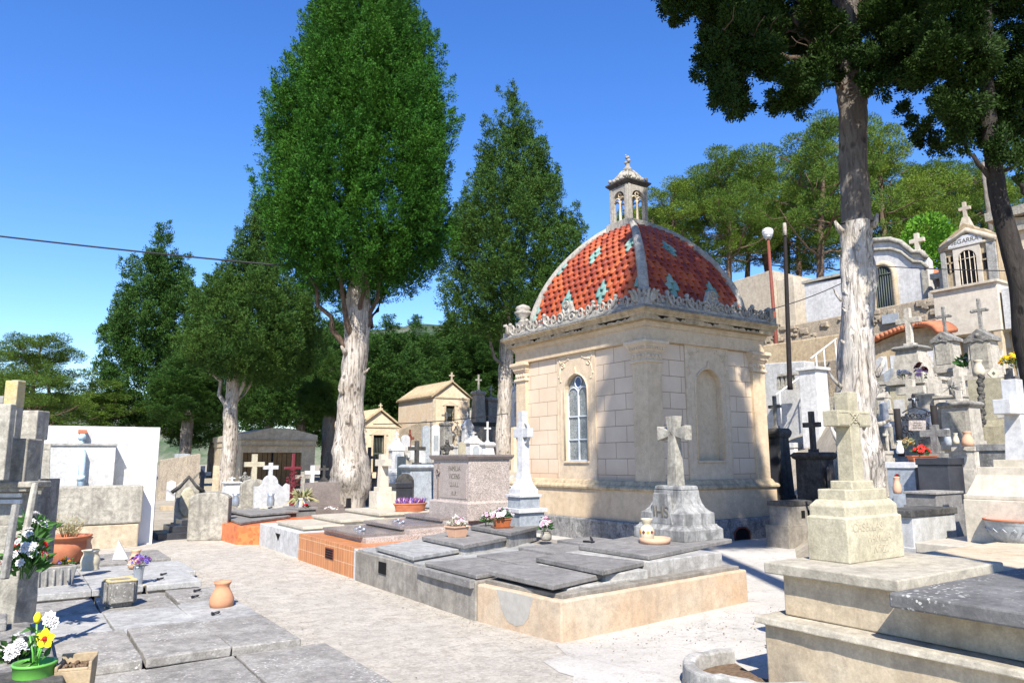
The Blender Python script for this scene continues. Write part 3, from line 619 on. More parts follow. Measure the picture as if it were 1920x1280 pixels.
# cresting -----------------------------------------------------------
def crest(m, L, rz, dist):
    mt = Matrix.Translation((math.sin(rz) * dist, -math.cos(rz) * dist, 4.57)) @ Matrix.Rotation(rz, 4, 'Z')
    def T(pts): return [mt @ Vector(p) for p in pts]
    n = 6; u = (L - 0.5) / 2 / 3
    m2 = MB(); m2.box(-L / 2, L / 2, -0.07, 0.07, 0, 0.075); m.add([mt @ Vector(p) for p in m2.v], m2.f)
    for side in (-1, 1):
        for k in range(3):
            x0 = side * (0.25 + u * k); f = side
            def P(x, z, y=0.0): return (x0 + f * x * u, y, z)
            # pierced backing of each scroll
            out = [(0.0, 0.05), (1.0, 0.05), (1.0, 0.10), (0.93, 0.20), (0.86, 0.30), (0.78, 0.27), (0.72, 0.17), (0.62, 0.13), (0.5, 0.12), (0.36, 0.13), (0.22, 0.16), (0.12, 0.2), (0.0, 0.16)]
            m.prism([(x0 + f * a * u, b) for a, b in out], 0.05, 0.0, 0, mt)
            sp = spiral(0.32, 0.17, 0.15, 0.03, math.pi * 1.25, 1.45)
            m.tube(T([P(q[0] / 1.0, q[2], -0.035) for q in sp]), [0.034 - 0.0008 * i for i in range(21)], 6)
            sp = spiral(0.70, 0.20, 0.13, 0.02, math.pi * 1.6, 1.35, sgn=-1)
            m.tube(T([P(q[0], q[2], -0.035) for q in sp]), [0.032 - 0.0008 * i for i in range(21)], 6)
            m.tube(T([P(0.05, 0.1, -0.03), P(0.3, 0.03, -0.05), P(0.6, 0.05, -0.05), P(0.82, 0.16, -0.04), P(0.9, 0.3, -0.03), P(0.84, 0.36, -0.02)]), [0.03, 0.035, 0.035, 0.035, 0.03, 0.02], 6)
            m.sphere(mt @ Vector(P(0.88, 0.335, -0.01)), 0.052, 8, 6); m.sphere(mt @ Vector(P(0.97, 0.24, -0.03)), 0.04, 8, 6)
            m.sphere(mt @ Vector(P(0.5, 0.19, -0.03)), 0.035, 8, 6); m.sphere(mt @ Vector(P(0.12, 0.23, -0.02)), 0.04, 8, 6)
    # tall centre piece with a rosette and side volutes
    out = [(-0.30, 0.05), (0.30, 0.05), (0.26, 0.2), (0.2, 0.3), (0.15, 0.42), (0.12, 0.5), (0.0, 0.54), (-0.12, 0.5), (-0.15, 0.42), (-0.2, 0.3), (-0.26, 0.2)]
    m.prism(out, 0.08, 0.0, 0, mt)
    m.tube(T([(0.075 * math.cos(a * 0.5), -0.05, 0.44 + 0.075 * math.sin(a * 0.5)) for a in range(14)]), 0.022, 6)
    m.tube(T([(0.03 * math.cos(a * 0.6), -0.05, 0.44 + 0.03 * math.sin(a * 0.6)) for a in range(11)]), 0.016, 6)
    for f in (-1, 1):
        m.tube(T([(f * q[0], -0.05, q[2]) for q in spiral(0.21, 0.15, 0.125, 0.03, 0.6, 1.4)]), [0.034] * 21, 6)
        m.tube(T([(f * 0.07, -0.05, 0.10), (f * 0.06, -0.05, 0.22), (f * 0.10, -0.05, 0.34)]), [0.03, 0.022, 0.03], 6)
        for z in (0.12, 0.2, 0.28): m.sphere(mt @ Vector((f * 0.03, -0.045, z)), 0.02, 6, 4)
for rz, L, dist in ((-R90, 4.75, 1.92), (0, 3.85, 2.39), (R90, 4.75, 1.92), (math.pi, 3.85, 2.39)):
    m = MB(); crest(m, L, rz, dist); mpart('cresting', m, M['crest_stone'])
for sx in (-1, 1):
    for sy in (-1, 1):                                                    # leafy corner pieces
        m = MB(); x, y = sx * 1.92, sy * 2.39
        for k in range(7):
            a = -0.9 + 0.3 * k; dx, dy = math.cos(math.pi / 4 + a) * 0.06, math.sin(math.pi / 4 + a) * 0.06
            bx, by = (-math.sin(a) * 0.22) * sx, (math.sin(a) * 0.22) * sy
            m.tube([(x - sx * 0.05 + bx * 0.3, y - sy * 0.05 + by * 0.3, 4.6), (x + bx * 0.8, y + by * 0.8, 4.72), (x + bx, y + by, 4.85), (x + bx * 1.15 + sx * 0.05, y + by * 1.15 + sy * 0.05, 4.93 - abs(a) * 0.09)], [0.05, 0.045, 0.04, 0.028], 6)
        m.cbox(x - sx * 0.02, y - sy * 0.02, 0.22, 0.22, 4.57, 4.72); mpart('corner_acroterion', m, M['crest_stone'])
# urn standing on the hidden far corner shoulder
m = MB(); m.lathe([(0.10, 0), (0.13, 0.04), (0.07, 0.10), (0.20, 0.22), (0.22, 0.28), (0.15, 0.32), (0.2, 0.36), (0.16, 0.42), (0.05, 0.47), (0, 0.48)], (-1.66, 2.12, 4.95), 14); m.cbox(-1.66, 2.12, 0.26, 0.26, 4.58, 4.96); mpart('urn', m, M['crest_stone'])
# lantern ------------------------------------------------------------
LZ = 6.86
m = MB(); m.profile((0, 0, 0.34, 0.34), [(0.10, LZ - 0.2), (0.10, LZ + 0.16), (0.05, LZ + 0.18), (0.05, LZ + 0.34), (0.02, LZ + 0.36), (0.0, LZ + 0.37)]); lan = mpart('lantern', m, M['crest_stone'])
lb = LZ + 0.36
for rz in (0, R90, math.pi, -R90):
    loc = (math.sin(rz) * 0.30, -math.cos(rz) * 0.30, 0)
    m = MB(); arch_panel(m, -0.295, 0.295, lb, lb + 0.86, 0.185, lb, lb + 0.56, -0.02, 0.055, 10)
    m.box(-0.30, -0.235, -0.035, 0.02, lb, lb + 0.86); m.box(0.235, 0.30, -0.035, 0.02, lb, lb + 0.86)
    m.build('arcade', M['crest_stone'], lan, loc=loc, rz=rz)
    m = MB(); m.lathe([(0.045, 0), (0.03, 0.05), (0.028, 0.45), (0.045, 0.5)], (0, 0.02, lb), 10)
    for cx in (-0.095, 0.095): m.tube([(cx - 0.09 * math.cos(math.pi * k / 8), 0.02, lb + 0.5 + 0.09 * math.sin(math.pi * k / 8)) for k in range(9)], 0.022, 6)
    m.tube([(0.05 * math.cos(a), 0.02, lb + 0.655 + 0.05 * math.sin(a)) for a in [2 * math.pi * k / 12 for k in range(13)]], 0.018, 6)
    m.build('mullion', M['cream_plaster'], lan, loc=loc, rz=rz)
le = lb + 0.86
m = MB(); m.profile((0, 0, 0.31, 0.31), [(-0.02, le - 0.01), (0.01, le), (0.02, le + 0.03), (0.08, le + 0.09), (0.085, le + 0.12), (0.05, le + 0.135), (-0.02, le + 0.15)]); m.build('lantern_cornice', M['dark_stone'], lan)
m = MB(); m.lathe([(0.36, 0), (0.355, 0.05), (0.30, 0.14), (0.235, 0.235), (0.15, 0.30), (0.085, 0.33), (0.07, 0.345)], (0, 0, le + 0.12), 4 * 5)
for a in range(4):
    for q in range(5):
        w = (q - 2) * 0.13; ca, sa = math.cos(a * R90), math.sin(a * R90)
        m.sphere((ca * 0.35 - sa * w, sa * 0.35 + ca * w, le + 0.17 + (0.03 if q in (0, 4) else 0)), 0.05, 7, 5)
for k in range(8):
    a = k * math.pi / 4; m.tube([(0.35 * math.cos(a), 0.35 * math.sin(a), le + 0.17), (0.30 * math.cos(a), 0.30 * math.sin(a), le + 0.29), (0.2 * math.cos(a), 0.2 * math.sin(a), le + 0.4), (0.08 * math.cos(a), 0.08 * math.sin(a), le + 0.465)], [0.035, 0.03, 0.025, 0.02], 6)
m.build('lantern_dome', M['crest_stone'], lan)
m = MB(); m.lathe([(0.075, 0), (0.10, 0.03), (0.11, 0.06), (0.105, 0.09), (0.07, 0.12), (0.055, 0.17), (0.06, 0.19), (0.045, 0.21)], (0, 0, le + 0.44), 12)
fz = le + 0.64; rr = random.Random(3)
for (x, y, z, r) in ((-0.05, 0, 0.03, 0.045), (0.05, 0.01, 0.04, 0.045), (0.02, -0.02, 0.1, 0.05), (-0.02, 0, 0.17, 0.042), (0.03, 0, 0.2, 0.03), (-0.05, 0, 0.22, 0.022)): m.sphere((x, y, fz + z), r, 8, 6)
m.build('finial', M['crest_stone'], lan)
# ------------------------------------------------------------------ grave goods
def wpart(name, mb, mats, parent, bevel=0.0, seg=2):
    """part whose shapes are given in world coordinates"""
    o = mb.build(name, mats, parent, bevel, seg=seg)
    if parent and parent.parent is None and parent.type == 'EMPTY': o.location = -parent.location
    return o
def quad(pts): return [Vector((p[0], p[1], 0)) for p in pts]
def inset(q, d):
    c = sum((Vector(p) for p in q), Vector()) / 4
    return [Vector(p) + (c - Vector(p)).normalized() * d for p in q]
def lerp(a, b, f): return Vector(a) + (Vector(b) - Vector(a)) * f
def vase(loc, h, r, mat, label, cat='vase', prof=None, name='vase', rz=0, group=None):
    e = empty(name, loc, label, cat, group)
    prof = prof or [(0.75, 0), (0.92, 0.04), (1.0, 0.22), (0.98, 0.35), (0.80, 0.56), (0.58, 0.74), (0.56, 0.82), (0.66, 0.92), (0.76, 1.0), (0.68, 0.99), (0.50, 0.86), (0.45, 0.7)]
    m = MB(); m.lathe([(r * a, h * b) for a, b in prof], seg=24); m.build('body', M[mat], e)
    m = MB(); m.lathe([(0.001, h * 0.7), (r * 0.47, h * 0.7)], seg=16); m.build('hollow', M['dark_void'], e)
    return e
def leaf_geo(mb, c, d, L, w, mi=0, droop=0.0, rng=random):
    d = Vector(d).normalized(); s = d.cross(Vector((rng.uniform(-1, 1), rng.uniform(-1, 1), rng.uniform(-1, 1)))).normalized(); c = Vector(c)
    n = d.cross(s)
    m1 = c + d * L * 0.5 + n * L * 0.08; t = c + d * L - Vector((0, 0, droop * L))
    mb.add([c, m1 + s * w * 0.5, t, m1 - s * w * 0.5], [(0, 1, 2, 3)], mi, False)
def blossom(mb, c, r, mi, rng, n=8, up=(0, 0, 1)):
    """small many-petalled flower head"""
    c = Vector(c); up = Vector(up).normalized(); a = up.orthogonal().normalized(); b = up.cross(a)
    for ring, (f, lift) in enumerate(((1.0, 0.15), (0.7, 0.45), (0.4, 0.7))):
        for k in range(n - ring * 2):
            t = 2 * math.pi * (k + 0.5 * ring + rng.uniform(-.15, .15)) / (n - ring * 2); d = a * math.cos(t) + b * math.sin(t); s = up.cross(d)
            p0 = c; p1 = c + d * r * f * 0.65 + s * r * 0.33 * f + up * r * lift * 0.8; p2 = c + d * r * f + up * r * (lift * 0.75); p3 = c + d * r * f * 0.65 - s * r * 0.33 * f + up * r * lift * 0.8
            mb.add([p0, p1, p2, p3], [(0, 1, 2, 3)], mi, False)
def bouquet(loc, rx, ry, h, cols, n, r, label, leaves=60, leafm='leaf_flower', leafL=0.08, z0=0.0, seed=1, group=None, cat='bouquet', name='bouquet', upb=0.6):
    rng = random.Random(seed); e = empty(name, loc, label, cat, group)
    m = MB()
    for k in range(n):
        a = rng.uniform(0, 2 * math.pi); q = math.sqrt(rng.random()); x, y = rx * q * math.cos(a), ry * q * math.sin(a)
        z = z0 + h * (1 - 0.55 * q * q) * rng.uniform(0.75, 1.05)
        blossom(m, (x, y, z), r * rng.uniform(0.75, 1.2), rng.randrange(len(cols)), rng, up=(x * 2.2 / max(rx, .01) * .5, y * 2.2 / max(ry, .01) * .5, upb + 0.3))
    m.build('blossoms', [M[c] for c in cols], e)
    m = MB()
    for k in range(leaves):
        a = rng.uniform(0, 2 * math.pi); q = math.sqrt(rng.random()); x, y = rx * q * math.cos(a), ry * q * math.sin(a)
        z = z0 + h * (1 - 0.5 * q * q) * rng.uniform(0.15, 0.85)
        leaf_geo(m, (x * .7, y * .7, z), (x / rx, y / ry, rng.uniform(0.1, 1.0)), leafL * rng.uniform(0.7, 1.3), leafL * 0.42, 0, 0.1, rng)
    for k in range(max(6, n // 3)):
        a = rng.uniform(0, 6.28); q = rng.random(); m.tube([(0.2 * rx * math.cos(a), 0.2 * ry * math.sin(a), z0 * 0.2), (rx * q * math.cos(a), ry * q * math.sin(a), z0 + h * 0.6)], 0.003, 4)
    m.build('leaves', M[leafm], e)
    return e
def trough(loc, L, Wd, h, mat, label, rz=0.0, flare=0.8, oval=False, name='planter', group=None, saucer=None, rim=0.012):
    e = empty(name, loc, label, 'planter', group, rz)
    m = MB()
    if oval:
        m.lathe([(0.78, 0), (0.86, h * 0.3), (0.95, h * 0.75), (1.0, h * 0.86), (1.04, h * 0.88), (1.04, h), (0.95, h), (0.9, h * 0.8)], (0, 0, 0), 28, 0, True, L / 2, Wd / 2)
        for k in range(5): m.lathe([(0.875 + 0.018 * k, h * (0.25 + 0.11 * k)), (0.90 + 0.018 * k, h * (0.28 + 0.11 * k)), (0.885 + 0.018 * k, h * (0.31 + 0.11 * k))], (0, 0, 0), 28, 0, True, L / 2, Wd / 2)
    else:
        m.taper(0, 0, L * flare, Wd * flare, L, Wd, 0, h * 0.88)
        for (x0, x1, y0, y1) in ((-L/2-rim, L/2+rim, -Wd/2-rim, -Wd/2+rim), (-L/2-rim, L/2+rim, Wd/2-rim, Wd/2+rim), (-L/2-rim, -L/2+rim, -Wd/2+rim, Wd/2-rim), (L/2-rim, L/2+rim, -Wd/2+rim, Wd/2-rim)):
            m.box(x0, x1, y0, y1, h * 0.86, h)
    m.build('body', M[mat], e, 0.004)
    m = MB()
    if oval: m.lathe([(0.001, h * 0.9), (0.93, h * 0.9)], (0, 0, 0), 24, 0, False, L / 2, Wd / 2)
    else: m.box(-L/2 + rim, L/2 - rim, -Wd/2 + rim, Wd/2 - rim, h * 0.86, h * 0.92)
    m.build('soil', M['soil'], e)
    if saucer:
        m = MB(); m.taper(0, 0, L * flare + .06, Wd * flare + .06, L * flare + .09, Wd * flare + .09, -0.004, 0.022); m.build('saucer', M[saucer], e)
    return e
def ring_handle(mb, x, y, z, r=0.035, ang=0.4):
    """iron lifting ring lying on a slab with its staple"""
    pts = [(x + r * math.cos(a) * math.cos(ang), y + r * math.sin(a), z + 0.008 + r * (1 + math.cos(a)) * math.sin(ang) * 0.6) for a in [2 * math.pi * k / 12 for k in range(13)]]
    mb.tube(pts, 0.0065, 5)
    mb.cbox(x - r, y, 0.02, 0.05, z, z + 0.025)
# slab given by the photo pixels of its four top corners at height z (any order is kept)
def slab_q(pxs, z): return [gp(a, b, z) for a, b in pxs]
def add_slab(root, q, z, t, mat, under=None, umat=None, bevel=0.008, gap=0.02, name='slab', uin=0.05):
    cc = sum((Vector((p[0], p[1])) for p in q), Vector((0, 0))) / 4
    q = sorted(q, key=lambda p: math.atan2(p[1] - cc.y, p[0] - cc.x))
    m = MB(); m.hexa([(p[0], p[1], z - t) for p in q], [(p[0], p[1], z) for p in q]); o = wpart(name, m, M[mat], root, bevel); rough(o, 5, .0035, len(q))
    if under is not None:
        i = inset([Vector((p[0], p[1], 0)) for p in q], uin); m = MB(); m.foot(i, under, z - t - 0.0); wpart('grave_step', m, M[umat], root, 0.004)
    return o

# ================= central row of family tombs (their faces run along X = 4.1)
# -- 1. cream rendered tomb at the corner
A0, B0, C0 = gp(1054, 1207, 0), gp(1403, 1129, 0), gp(898, 1167, 0)
ZT = 0.40
D0 = B0 + Vector((-0.30, 1.55, 0)); C0 = Vector((4.10, 6.80, 0))
t1 = empty('family_tomb', (5.5, 6.4, 0), 'cream rendered family tomb with three dark slabs at the near corner of the row', 'tomb', 'family tombs in the central row')
m = MB(); m.foot([A0, B0, D0, C0], -0.02, ZT - 0.03); rough(wpart('base', m, M['orange_plaster'], t1, 0.018), 9, .006)
qi = [A0 + Vector((0.07, 0.07, 0)), B0 + Vector((-0.07, 0.05, 0)), D0 + Vector((-0.06, -0.03, 0)), C0 + Vector((0.09, -0.02, 0))]
m = MB(); m.foot(qi, ZT - 0.035, ZT + 0.012); rough(wpart('kerb_top', m, M['cement_grey'], t1, 0.010), 9, .006)
qc = [lerp(A0, B0, 0.40) + Vector((0, 0.18, 0)), B0 + Vector((-0.22, 0.16, 0)), D0 + Vector((-0.2, -0.03, 0)), lerp(C0, D0, 0.42)]
m = MB(); m.foot([lerp(A0, B0, 0.075) + Vector((0, 0.17, 0)), qc[0], qc[3], C0 + Vector((0.24, -0.02, 0))], ZT, ZT + 0.035)
m.foot([lerp(A0, B0, 0.27) + Vector((0, 0.22, 0)), qc[0] + Vector((0.2, 0, 0)), qc[3] + Vector((0.2, 0, 0)), lerp(C0, D0, 0.28)], ZT, ZT + 0.10)
m.foot([lerp(A0, B0, 0.50) + Vector((0, 0.20, 0)), qc[1], qc[2], lerp(C0, D0, 0.5)], ZT, ZT + 0.165); wpart('stepped_core', m, M['pale_cement'], t1, 0.01)
add_slab(t1, slab_q([(917, 1069), (1037, 1096), (1131, 1075), (1004, 1051)], .50), .50, 0.05, 'slab_grey')
add_slab(t1, slab_q([(1004.6, 1044), (1130, 1069), (1216, 1050), (1092, 1028)], .56), .56, 0.05, 'slab_grey')
add_slab(t1, slab_q([(1084.5, 1022), (1216, 1041), (1372, 1010), (1246, 993)], .62), .62, 0.05, 'slab_grey')
# shield shaped patch of bare cement on the near face
f0, f1 = A0, C0
def onface(f, z): p = lerp(f0, f1, f); return Vector((p.x - 0.004, p.y, z))
pts = [(0.40, .36), (0.55, .37), (0.68, .365), (0.72, .28), (0.70, .17), (0.62, .09), (0.50, .07), (0.42, .13), (0.39, .22)]
pts = [(0.30, .355), (0.50, .36), (0.74, .36), (0.70, .25), (0.66, .15), (0.60, .075), (0.50, .055), (0.42, .08), (0.36, .16), (0.335, .26)]
m = MB(); m.add([onface(f, z) for f, z in pts] , [tuple(range(len(pts)))]); wpart('cement_patch', m, M['patch_cement'], t1)
# monument cross on it: bell-shaped pedestal and flared cross facing -X
mx, my = 7.33, 7.05
e = empty('stone_cross', (mx, my, 0.62), 'weathered flared stone cross on a bell shaped pedestal in front of the mausoleum', 'cross')
m = MB(); m.profile((0, 0, 0.31, 0.40), [(0.05, 0), (0.05, 0.13), (0.0, 0.175), (0.0, 0.19)])
m.profile((0, 0, 0.29, 0.38), [(0.0, 0.185), (0.0, 0.33), (-0.03, 0.345), (-0.075, 0.39), (-0.105, 0.45), (-0.125, 0.53), (-0.13, 0.60), (-0.13, 0.615)])
m.profile((0, 0, 0.16, 0.24), [(-0.01, 0.61), (0.0, 0.63), (-0.005, 0.66), (-0.02, 0.675)])
m.build('pedestal', M['streaked_stone'], e, 0.006)
m = MB(); m.prism([(-0.20, 0.19), (0.20, 0.19), (0.16, 0.36), (0.13, 0.58), (-0.13, 0.58), (-0.16, 0.36)], 0.06, 0, 0, Matrix.Translation((-0.27, 0, 0)) @ Matrix.Rotation(-R90, 4, 'Z')); m.build('panel', M['streaked_stone'], e, 0.008)
text_part('IHS', 0.2, M['letter_dark'], e, (-0.303, 0.0, 0.34), FACE_X, 0.003)
m = MB(); m.taper(0, 0, 0.155, 0.175, 0.115, 0.13, 0.67, 1.32)
m.taper(0, 0, 0.115, 0.13, 0.125, 0.19, 1.40, 1.585); m.cbox(0, 0, 0.115, 0.135, 1.31, 1.41)
def arm(s):
    a, b = 0.065 * s, 0.255 * s
    q0 = [(-0.058, a, 1.315), (0.058, a, 1.315), (0.058, a, 1.405), (-0.058, a, 1.405)]; q1 = [(-0.065, b, 1.262), (0.065, b, 1.262), (0.065, b, 1.458), (-0.065, b, 1.458)]
    m.add(q0 + q1, [(0, 1, 2, 3), (7, 6, 5, 4), (0, 4, 5, 1), (1, 5, 6, 2), (2, 6, 7, 3), (3, 7, 4, 0)] if s < 0 else [(3, 2, 1, 0), (4, 5, 6, 7), (1, 5, 4, 0), (2, 6, 5, 1), (3, 7, 6, 2), (0, 4, 7, 3)])
arm(1); arm(-1); m.build('cross', M['limestone'], e, 0.006)
text_part('X', 0.075, M['letter_dark'], e, (-0.060, 0.0, 1.36), FACE_X, 0.002)
# -- 2. grey cement tomb with an air hole
t2 = empty('family_tomb', (5.5, 8.4, 0), 'grey cement family tomb with pale cracked face and a square air hole', 'tomb', 'family tombs in the central row')
m = MB(); m.foot([(4.08, 6.79), (7.0, 7.40), (7.2, 10.0), (4.06, 10.0)], -0.02, ZT); rough(wpart('base', m, M['cement_grey'], t2, 0.012), 9, .006)
m = MB(); m.foot([(4.10, 8.08), (6.4, 8.4), (6.4, 9.98), (4.085, 9.98)], ZT - 0.005, ZT + 0.03); wpart('lime_screed', m, M['slab_pale'], t2, 0.008)
m = MB(); m.box(4.052, 4.064, 8.98, 9.20, 0.20, 0.345); wpart('air_hole', m, M['dark_void'], t2)
m = MB(); m.box(4.03, 4.10, 6.82, 8.06, ZT - 0.075, ZT + 0.012); wpart('kerb_stone', m, M['slab_grey'], t2, 0.008)
add_slab(t2, [(4.12, 6.84), (4.90, 6.98), (4.90, 8.06), (4.12, 8.02)], .455, 0.045, 'slab_grey')
add_slab(t2, [(4.88, 7.08), (5.62, 7.22), (5.62, 8.16), (4.88, 8.10)], .475, 0.045, 'slab_grey', ZT, 'pale_cement')
add_slab(t2, [(5.60, 7.36), (6.35, 7.42), (6.35, 8.3), (5.60, 8.24)], .51, 0.045, 'slab_grey', ZT, 'pale_cement')
add_slab(t2, [(6.33, 7.60), (7.0, 7.66), (7.0, 8.42), (6.33, 8.36)], .545, 0.045, 'slab_grey', ZT, 'pale_cement')
add_slab(t2, slab_q([(704, 1024), (775, 1043), (871, 1027), (794, 1008)], .50), .50, 0.05, 'slab_pale', ZT + 0.02, 'pale_cement')
add_slab(t2, slab_q([(791, 1005), (870, 1021), (960, 1004), (878, 989)], .57), .57, 0.055, 'slab_grey', ZT + 0.02, 'pale_cement')
add_slab(t2, slab_q([(882, 985), (957, 998), (1012, 985), (940, 973)], .64), .64, 0.055, 'slab_grey', ZT + 0.02, 'pale_cement')
m = MB(); m.tube([(6.45, 7.75, 0.56), (6.62, 7.95, 0.562), (6.8, 8.2, 0.563)], 0.014, 6); m.tube([(6.5, 7.76, 0.56), (6.42, 7.9, 0.56)], 0.012, 6); tag(wpart('iron_bar', m, M['iron_black'], None), 'thin dark iron bar lying across the small slab behind the flared cross tomb', 'bar')
# white celtic cross on marble plinth beside the mausoleum
cxp = at(982, 978, 11.75)
e = empty('celtic_cross', (cxp.x, cxp.y, 0.60), 'slender white celtic cross on a stepped grey marble plinth left of the mausoleum', 'cross')
m = MB(); m.cbox(0, 0, 0.46, 0.46, 0, 0.24); m.cbox(0, 0, 0.36, 0.36, 0.30, 0.47); m.build('plinth', M['grey_marble'], e, 0.006)
m = MB(); m.cbox(0, 0, 0.54, 0.54, 0.235, 0.30); m.cbox(0, 0, 0.42, 0.42, 0.465, 0.505); m.cbox(0, 0, 0.33, 0.33, 0.50, 0.59); m.build('marble_ledge', M['white_marble'], e, 0.006)
m = MB(); m.profile((0, 0, 0.075, 0.075), [(0.075, 0.585), (0.07, 0.61), (0.035, 0.67), (0.012, 0.76), (0.0, 0.86), (-0.012, 1.50), (-0.014, 1.62)])
m.cbox(0, 0, 0.11, 0.115, 1.56, 1.80); m.cbox(0, 0, 0.115, 0.40, 1.385, 1.525)
m.tube([(0, 0.175 * math.cos(a), 1.455 + 0.175 * math.sin(a)) for a in [2 * math.pi * k / 24 for k in range(25)]], 0.028, 6, up=(1, 0, 0)); m.build('cross', M['white_marble'], e, 0.004)
# -- 3. orange tiled tomb with granite slabs
t3 = empty('family_tomb', (5.6, 11.2, 0), 'family tomb faced with upright orange tiles, granite slabs stepping up behind', 'tomb', 'family tombs in the central row')
t = NT('orange_tiles'); g = t.n('ShaderNodeNewGeometry'); sp = t.n('ShaderNodeSeparateXYZ'); t.l(g.outputs['Position'], sp.inputs[0]); cb = t.n('ShaderNodeCombineXYZ')
t.l(t.math('ADD', sp.outputs[0], sp.outputs[1]), cb.inputs[0]); t.l(sp.outputs[2], cb.inputs[1])
bk = t.n('ShaderNodeTexBrick'); bk.offset = 0.0; t.l(cb.outputs[0], bk.inputs['Vector']); bk.inputs['Scale'].default_value = 1.0; bk.inputs['Brick Width'].default_value = 0.10; bk.inputs['Row Height'].default_value = 0.185; bk.inputs['Mortar Size'].default_value = 0.005
bk.inputs['Color1'].default_value = (0.50, 0.19, 0.055, 1); bk.inputs['Color2'].default_value = (0.42, 0.145, 0.04, 1); bk.inputs['Mortar'].default_value = (0.62, 0.40, 0.24, 1)
n2 = t.noise(t.pos((3, 3, 0.6)), 2.5, 6, 0.7); col = t.mix(1.0, bk.outputs['Color'], t.ramp(n2, (0.3, 0.72), (0.7, 1.15)), 'MULTIPLY'); t.base(col, 0.35, 0.45); t.bump(t.math('SUBTRACT', 1.0, bk.outputs['Fac']), 0.35, 0.006); OTILE = t.m
m = MB(); m.foot([(4.09, 10.04), (7.1, 10.1), (7.1, 12.58), (4.09, 12.58)], -0.02, ZT + 0.03); wpart('base', m, OTILE, t3, 0.006)
m = MB(); m.foot([(4.075, 10.02), (7.11, 10.08), (7.11, 10.16), (4.075, 10.10)], -0.02, ZT + 0.02); wpart('end_pier', m, M['white_plaster'], t3, 0.006)
m = MB(); m.foot([(4.42, 10.5), (7.0, 10.6), (7.0, 12.4), (4.42, 12.3)], ZT + 0.02, 0.50); m.foot([(5.15, 10.55), (7.0, 10.6), (7.0, 12.35), (5.15, 12.35)], 0.49, 0.575); m.foot([(5.9, 10.6), (7.0, 10.65), (7.0, 12.3), (5.9, 12.3)], 0.57, 0.66); wpart('granite_core', m, M['pink_granite'], t3, 0.004)
for q, z in (([(4.36, 10.62), (5.22, 10.72), (5.22, 12.25), (4.36, 12.2)], .545), ([(5.08, 10.72), (6.0, 10.82), (6.0, 12.28), (5.08, 12.2)], .62), ([(5.85, 10.85), (6.6, 10.92), (6.6, 12.25), (5.85, 12.2)], .70)):
    s_ = add_slab(t3, q, z, 0.05, 'brown_granite', bevel=0.006)
    if z < 0.66:
        for hx, hy in ((q[0][0] + 0.2, q[0][1] + 0.45), (q[0][0] + 0.3, q[0][1] + 0.85)): h = MB(); ring_handle(h, hx, hy, z); h.sphere((hx + 0.06, hy, z + 0.03), 0.03, 8, 6); h.build('ring_handle', M['galvanised'], s_)
m = MB(); m.box(4.080, 4.092, 10.92, 11.28, 0.17, 0.33)
g_ = wpart('air_grille', m, M['rust_red'], t3)
m = MB()
for k in range(5):
    for j in range(4): m.box(4.074, 4.084, 10.945 + 0.062 * k, 10.995 + 0.062 * k, 0.182 + 0.036 * j, 0.204 + 0.036 * j)
m.build('grille_hole', M['dark_void'], g_)
# pink granite monument at its back
e = empty('granite_monument', (6.62, 11.2, 0.66), 'block-shaped pink granite monument with a cornice, tall inscription panel and thin metal cross', 'monument')
m = MB(); m.profile((0, 0, 0.40, 0.62), [(0.05, 0.0), (0.05, 0.27), (0.03, 0.29), (0.0, 0.30), (0.0, 0.98)]); m.build('block', M['pink_granite'], e, 0.004)
m = MB(); m.profile((0, 0, 0.40, 0.62), [(-0.01, 0.975), (0.03, 0.985), (0.06, 1.03), (0.065, 1.06), (0.0, 1.065)]); m.build('cornice', M['brown_granite'], e, 0.004)
m = MB(); m.box(-0.408, -0.395, -0.56, 0.36, 0.34, 0.93); m.build('panel', M['pink_granite'], e, 0.003)
text_part('FAMILIA\nVICENS\nLLULL', 0.115, M['letter_dark'], e, (-0.41, -0.15, 0.70), FACE_X, 0.002)
text_part('R.I.P.', 0.09, M['letter_dark'], e, (-0.41, -0.15, 0.42), FACE_X, 0.002)
m = MB(); m.box(-0.425, -0.40, 0.41, 0.435, 0.34, 0.93); m.box(-0.425, -0.40, 0.36, 0.49, 0.76, 0.785); m.tube([(-0.425, 0.42 + 0.05 * math.cos(a), 0.77 + 0.05 * math.sin(a)) for a in [k * 0.55 for k in range(13)]], 0.012, 5); m.build('metal_cross', M['brown_granite'], e)
# -- 4. whitewashed tomb with cream slabs
t4 = empty('family_tomb', (5.6, 13.8, 0), 'whitewashed family tomb with three cream marble slabs and small triangular air hole', 'tomb', 'family tombs in the central row')
m = MB(); m.foot([(4.14, 12.60), (7.2, 12.62), (7.2, 15.15), (4.14, 15.15)], -0.02, ZT + 0.02); wpart('base', m, M['whitewash'], t4, 0.012)
m = MB(); m.add([(4.135, 13.78, 0.32), (4.135, 14.08, 0.32), (4.135, 13.9, 0.19)], [(0, 1, 2)]); wpart('air_hole', m, M['dark_void'], t4)
for q, z in (([(4.28, 12.95), (5.05, 13.0), (5.05, 14.6), (4.28, 14.55)], .50), ([(4.98, 13.0), (5.85, 13.05), (5.85, 14.65), (4.98, 14.6)], .58), ([(5.75, 13.05), (7.0, 13.1), (7.0, 14.9), (5.75, 14.8)], .66)):
    add_slab(t4, q, z, 0.05, 'cream_marble', ZT + 0.01, 'cream_marble')
p = at(717, 944, 15.6)
e = empty('stone_cross', (p.x, p.y, 0.66), 'smooth cream stone cross on a two-step block behind the cream slabs', 'cross')
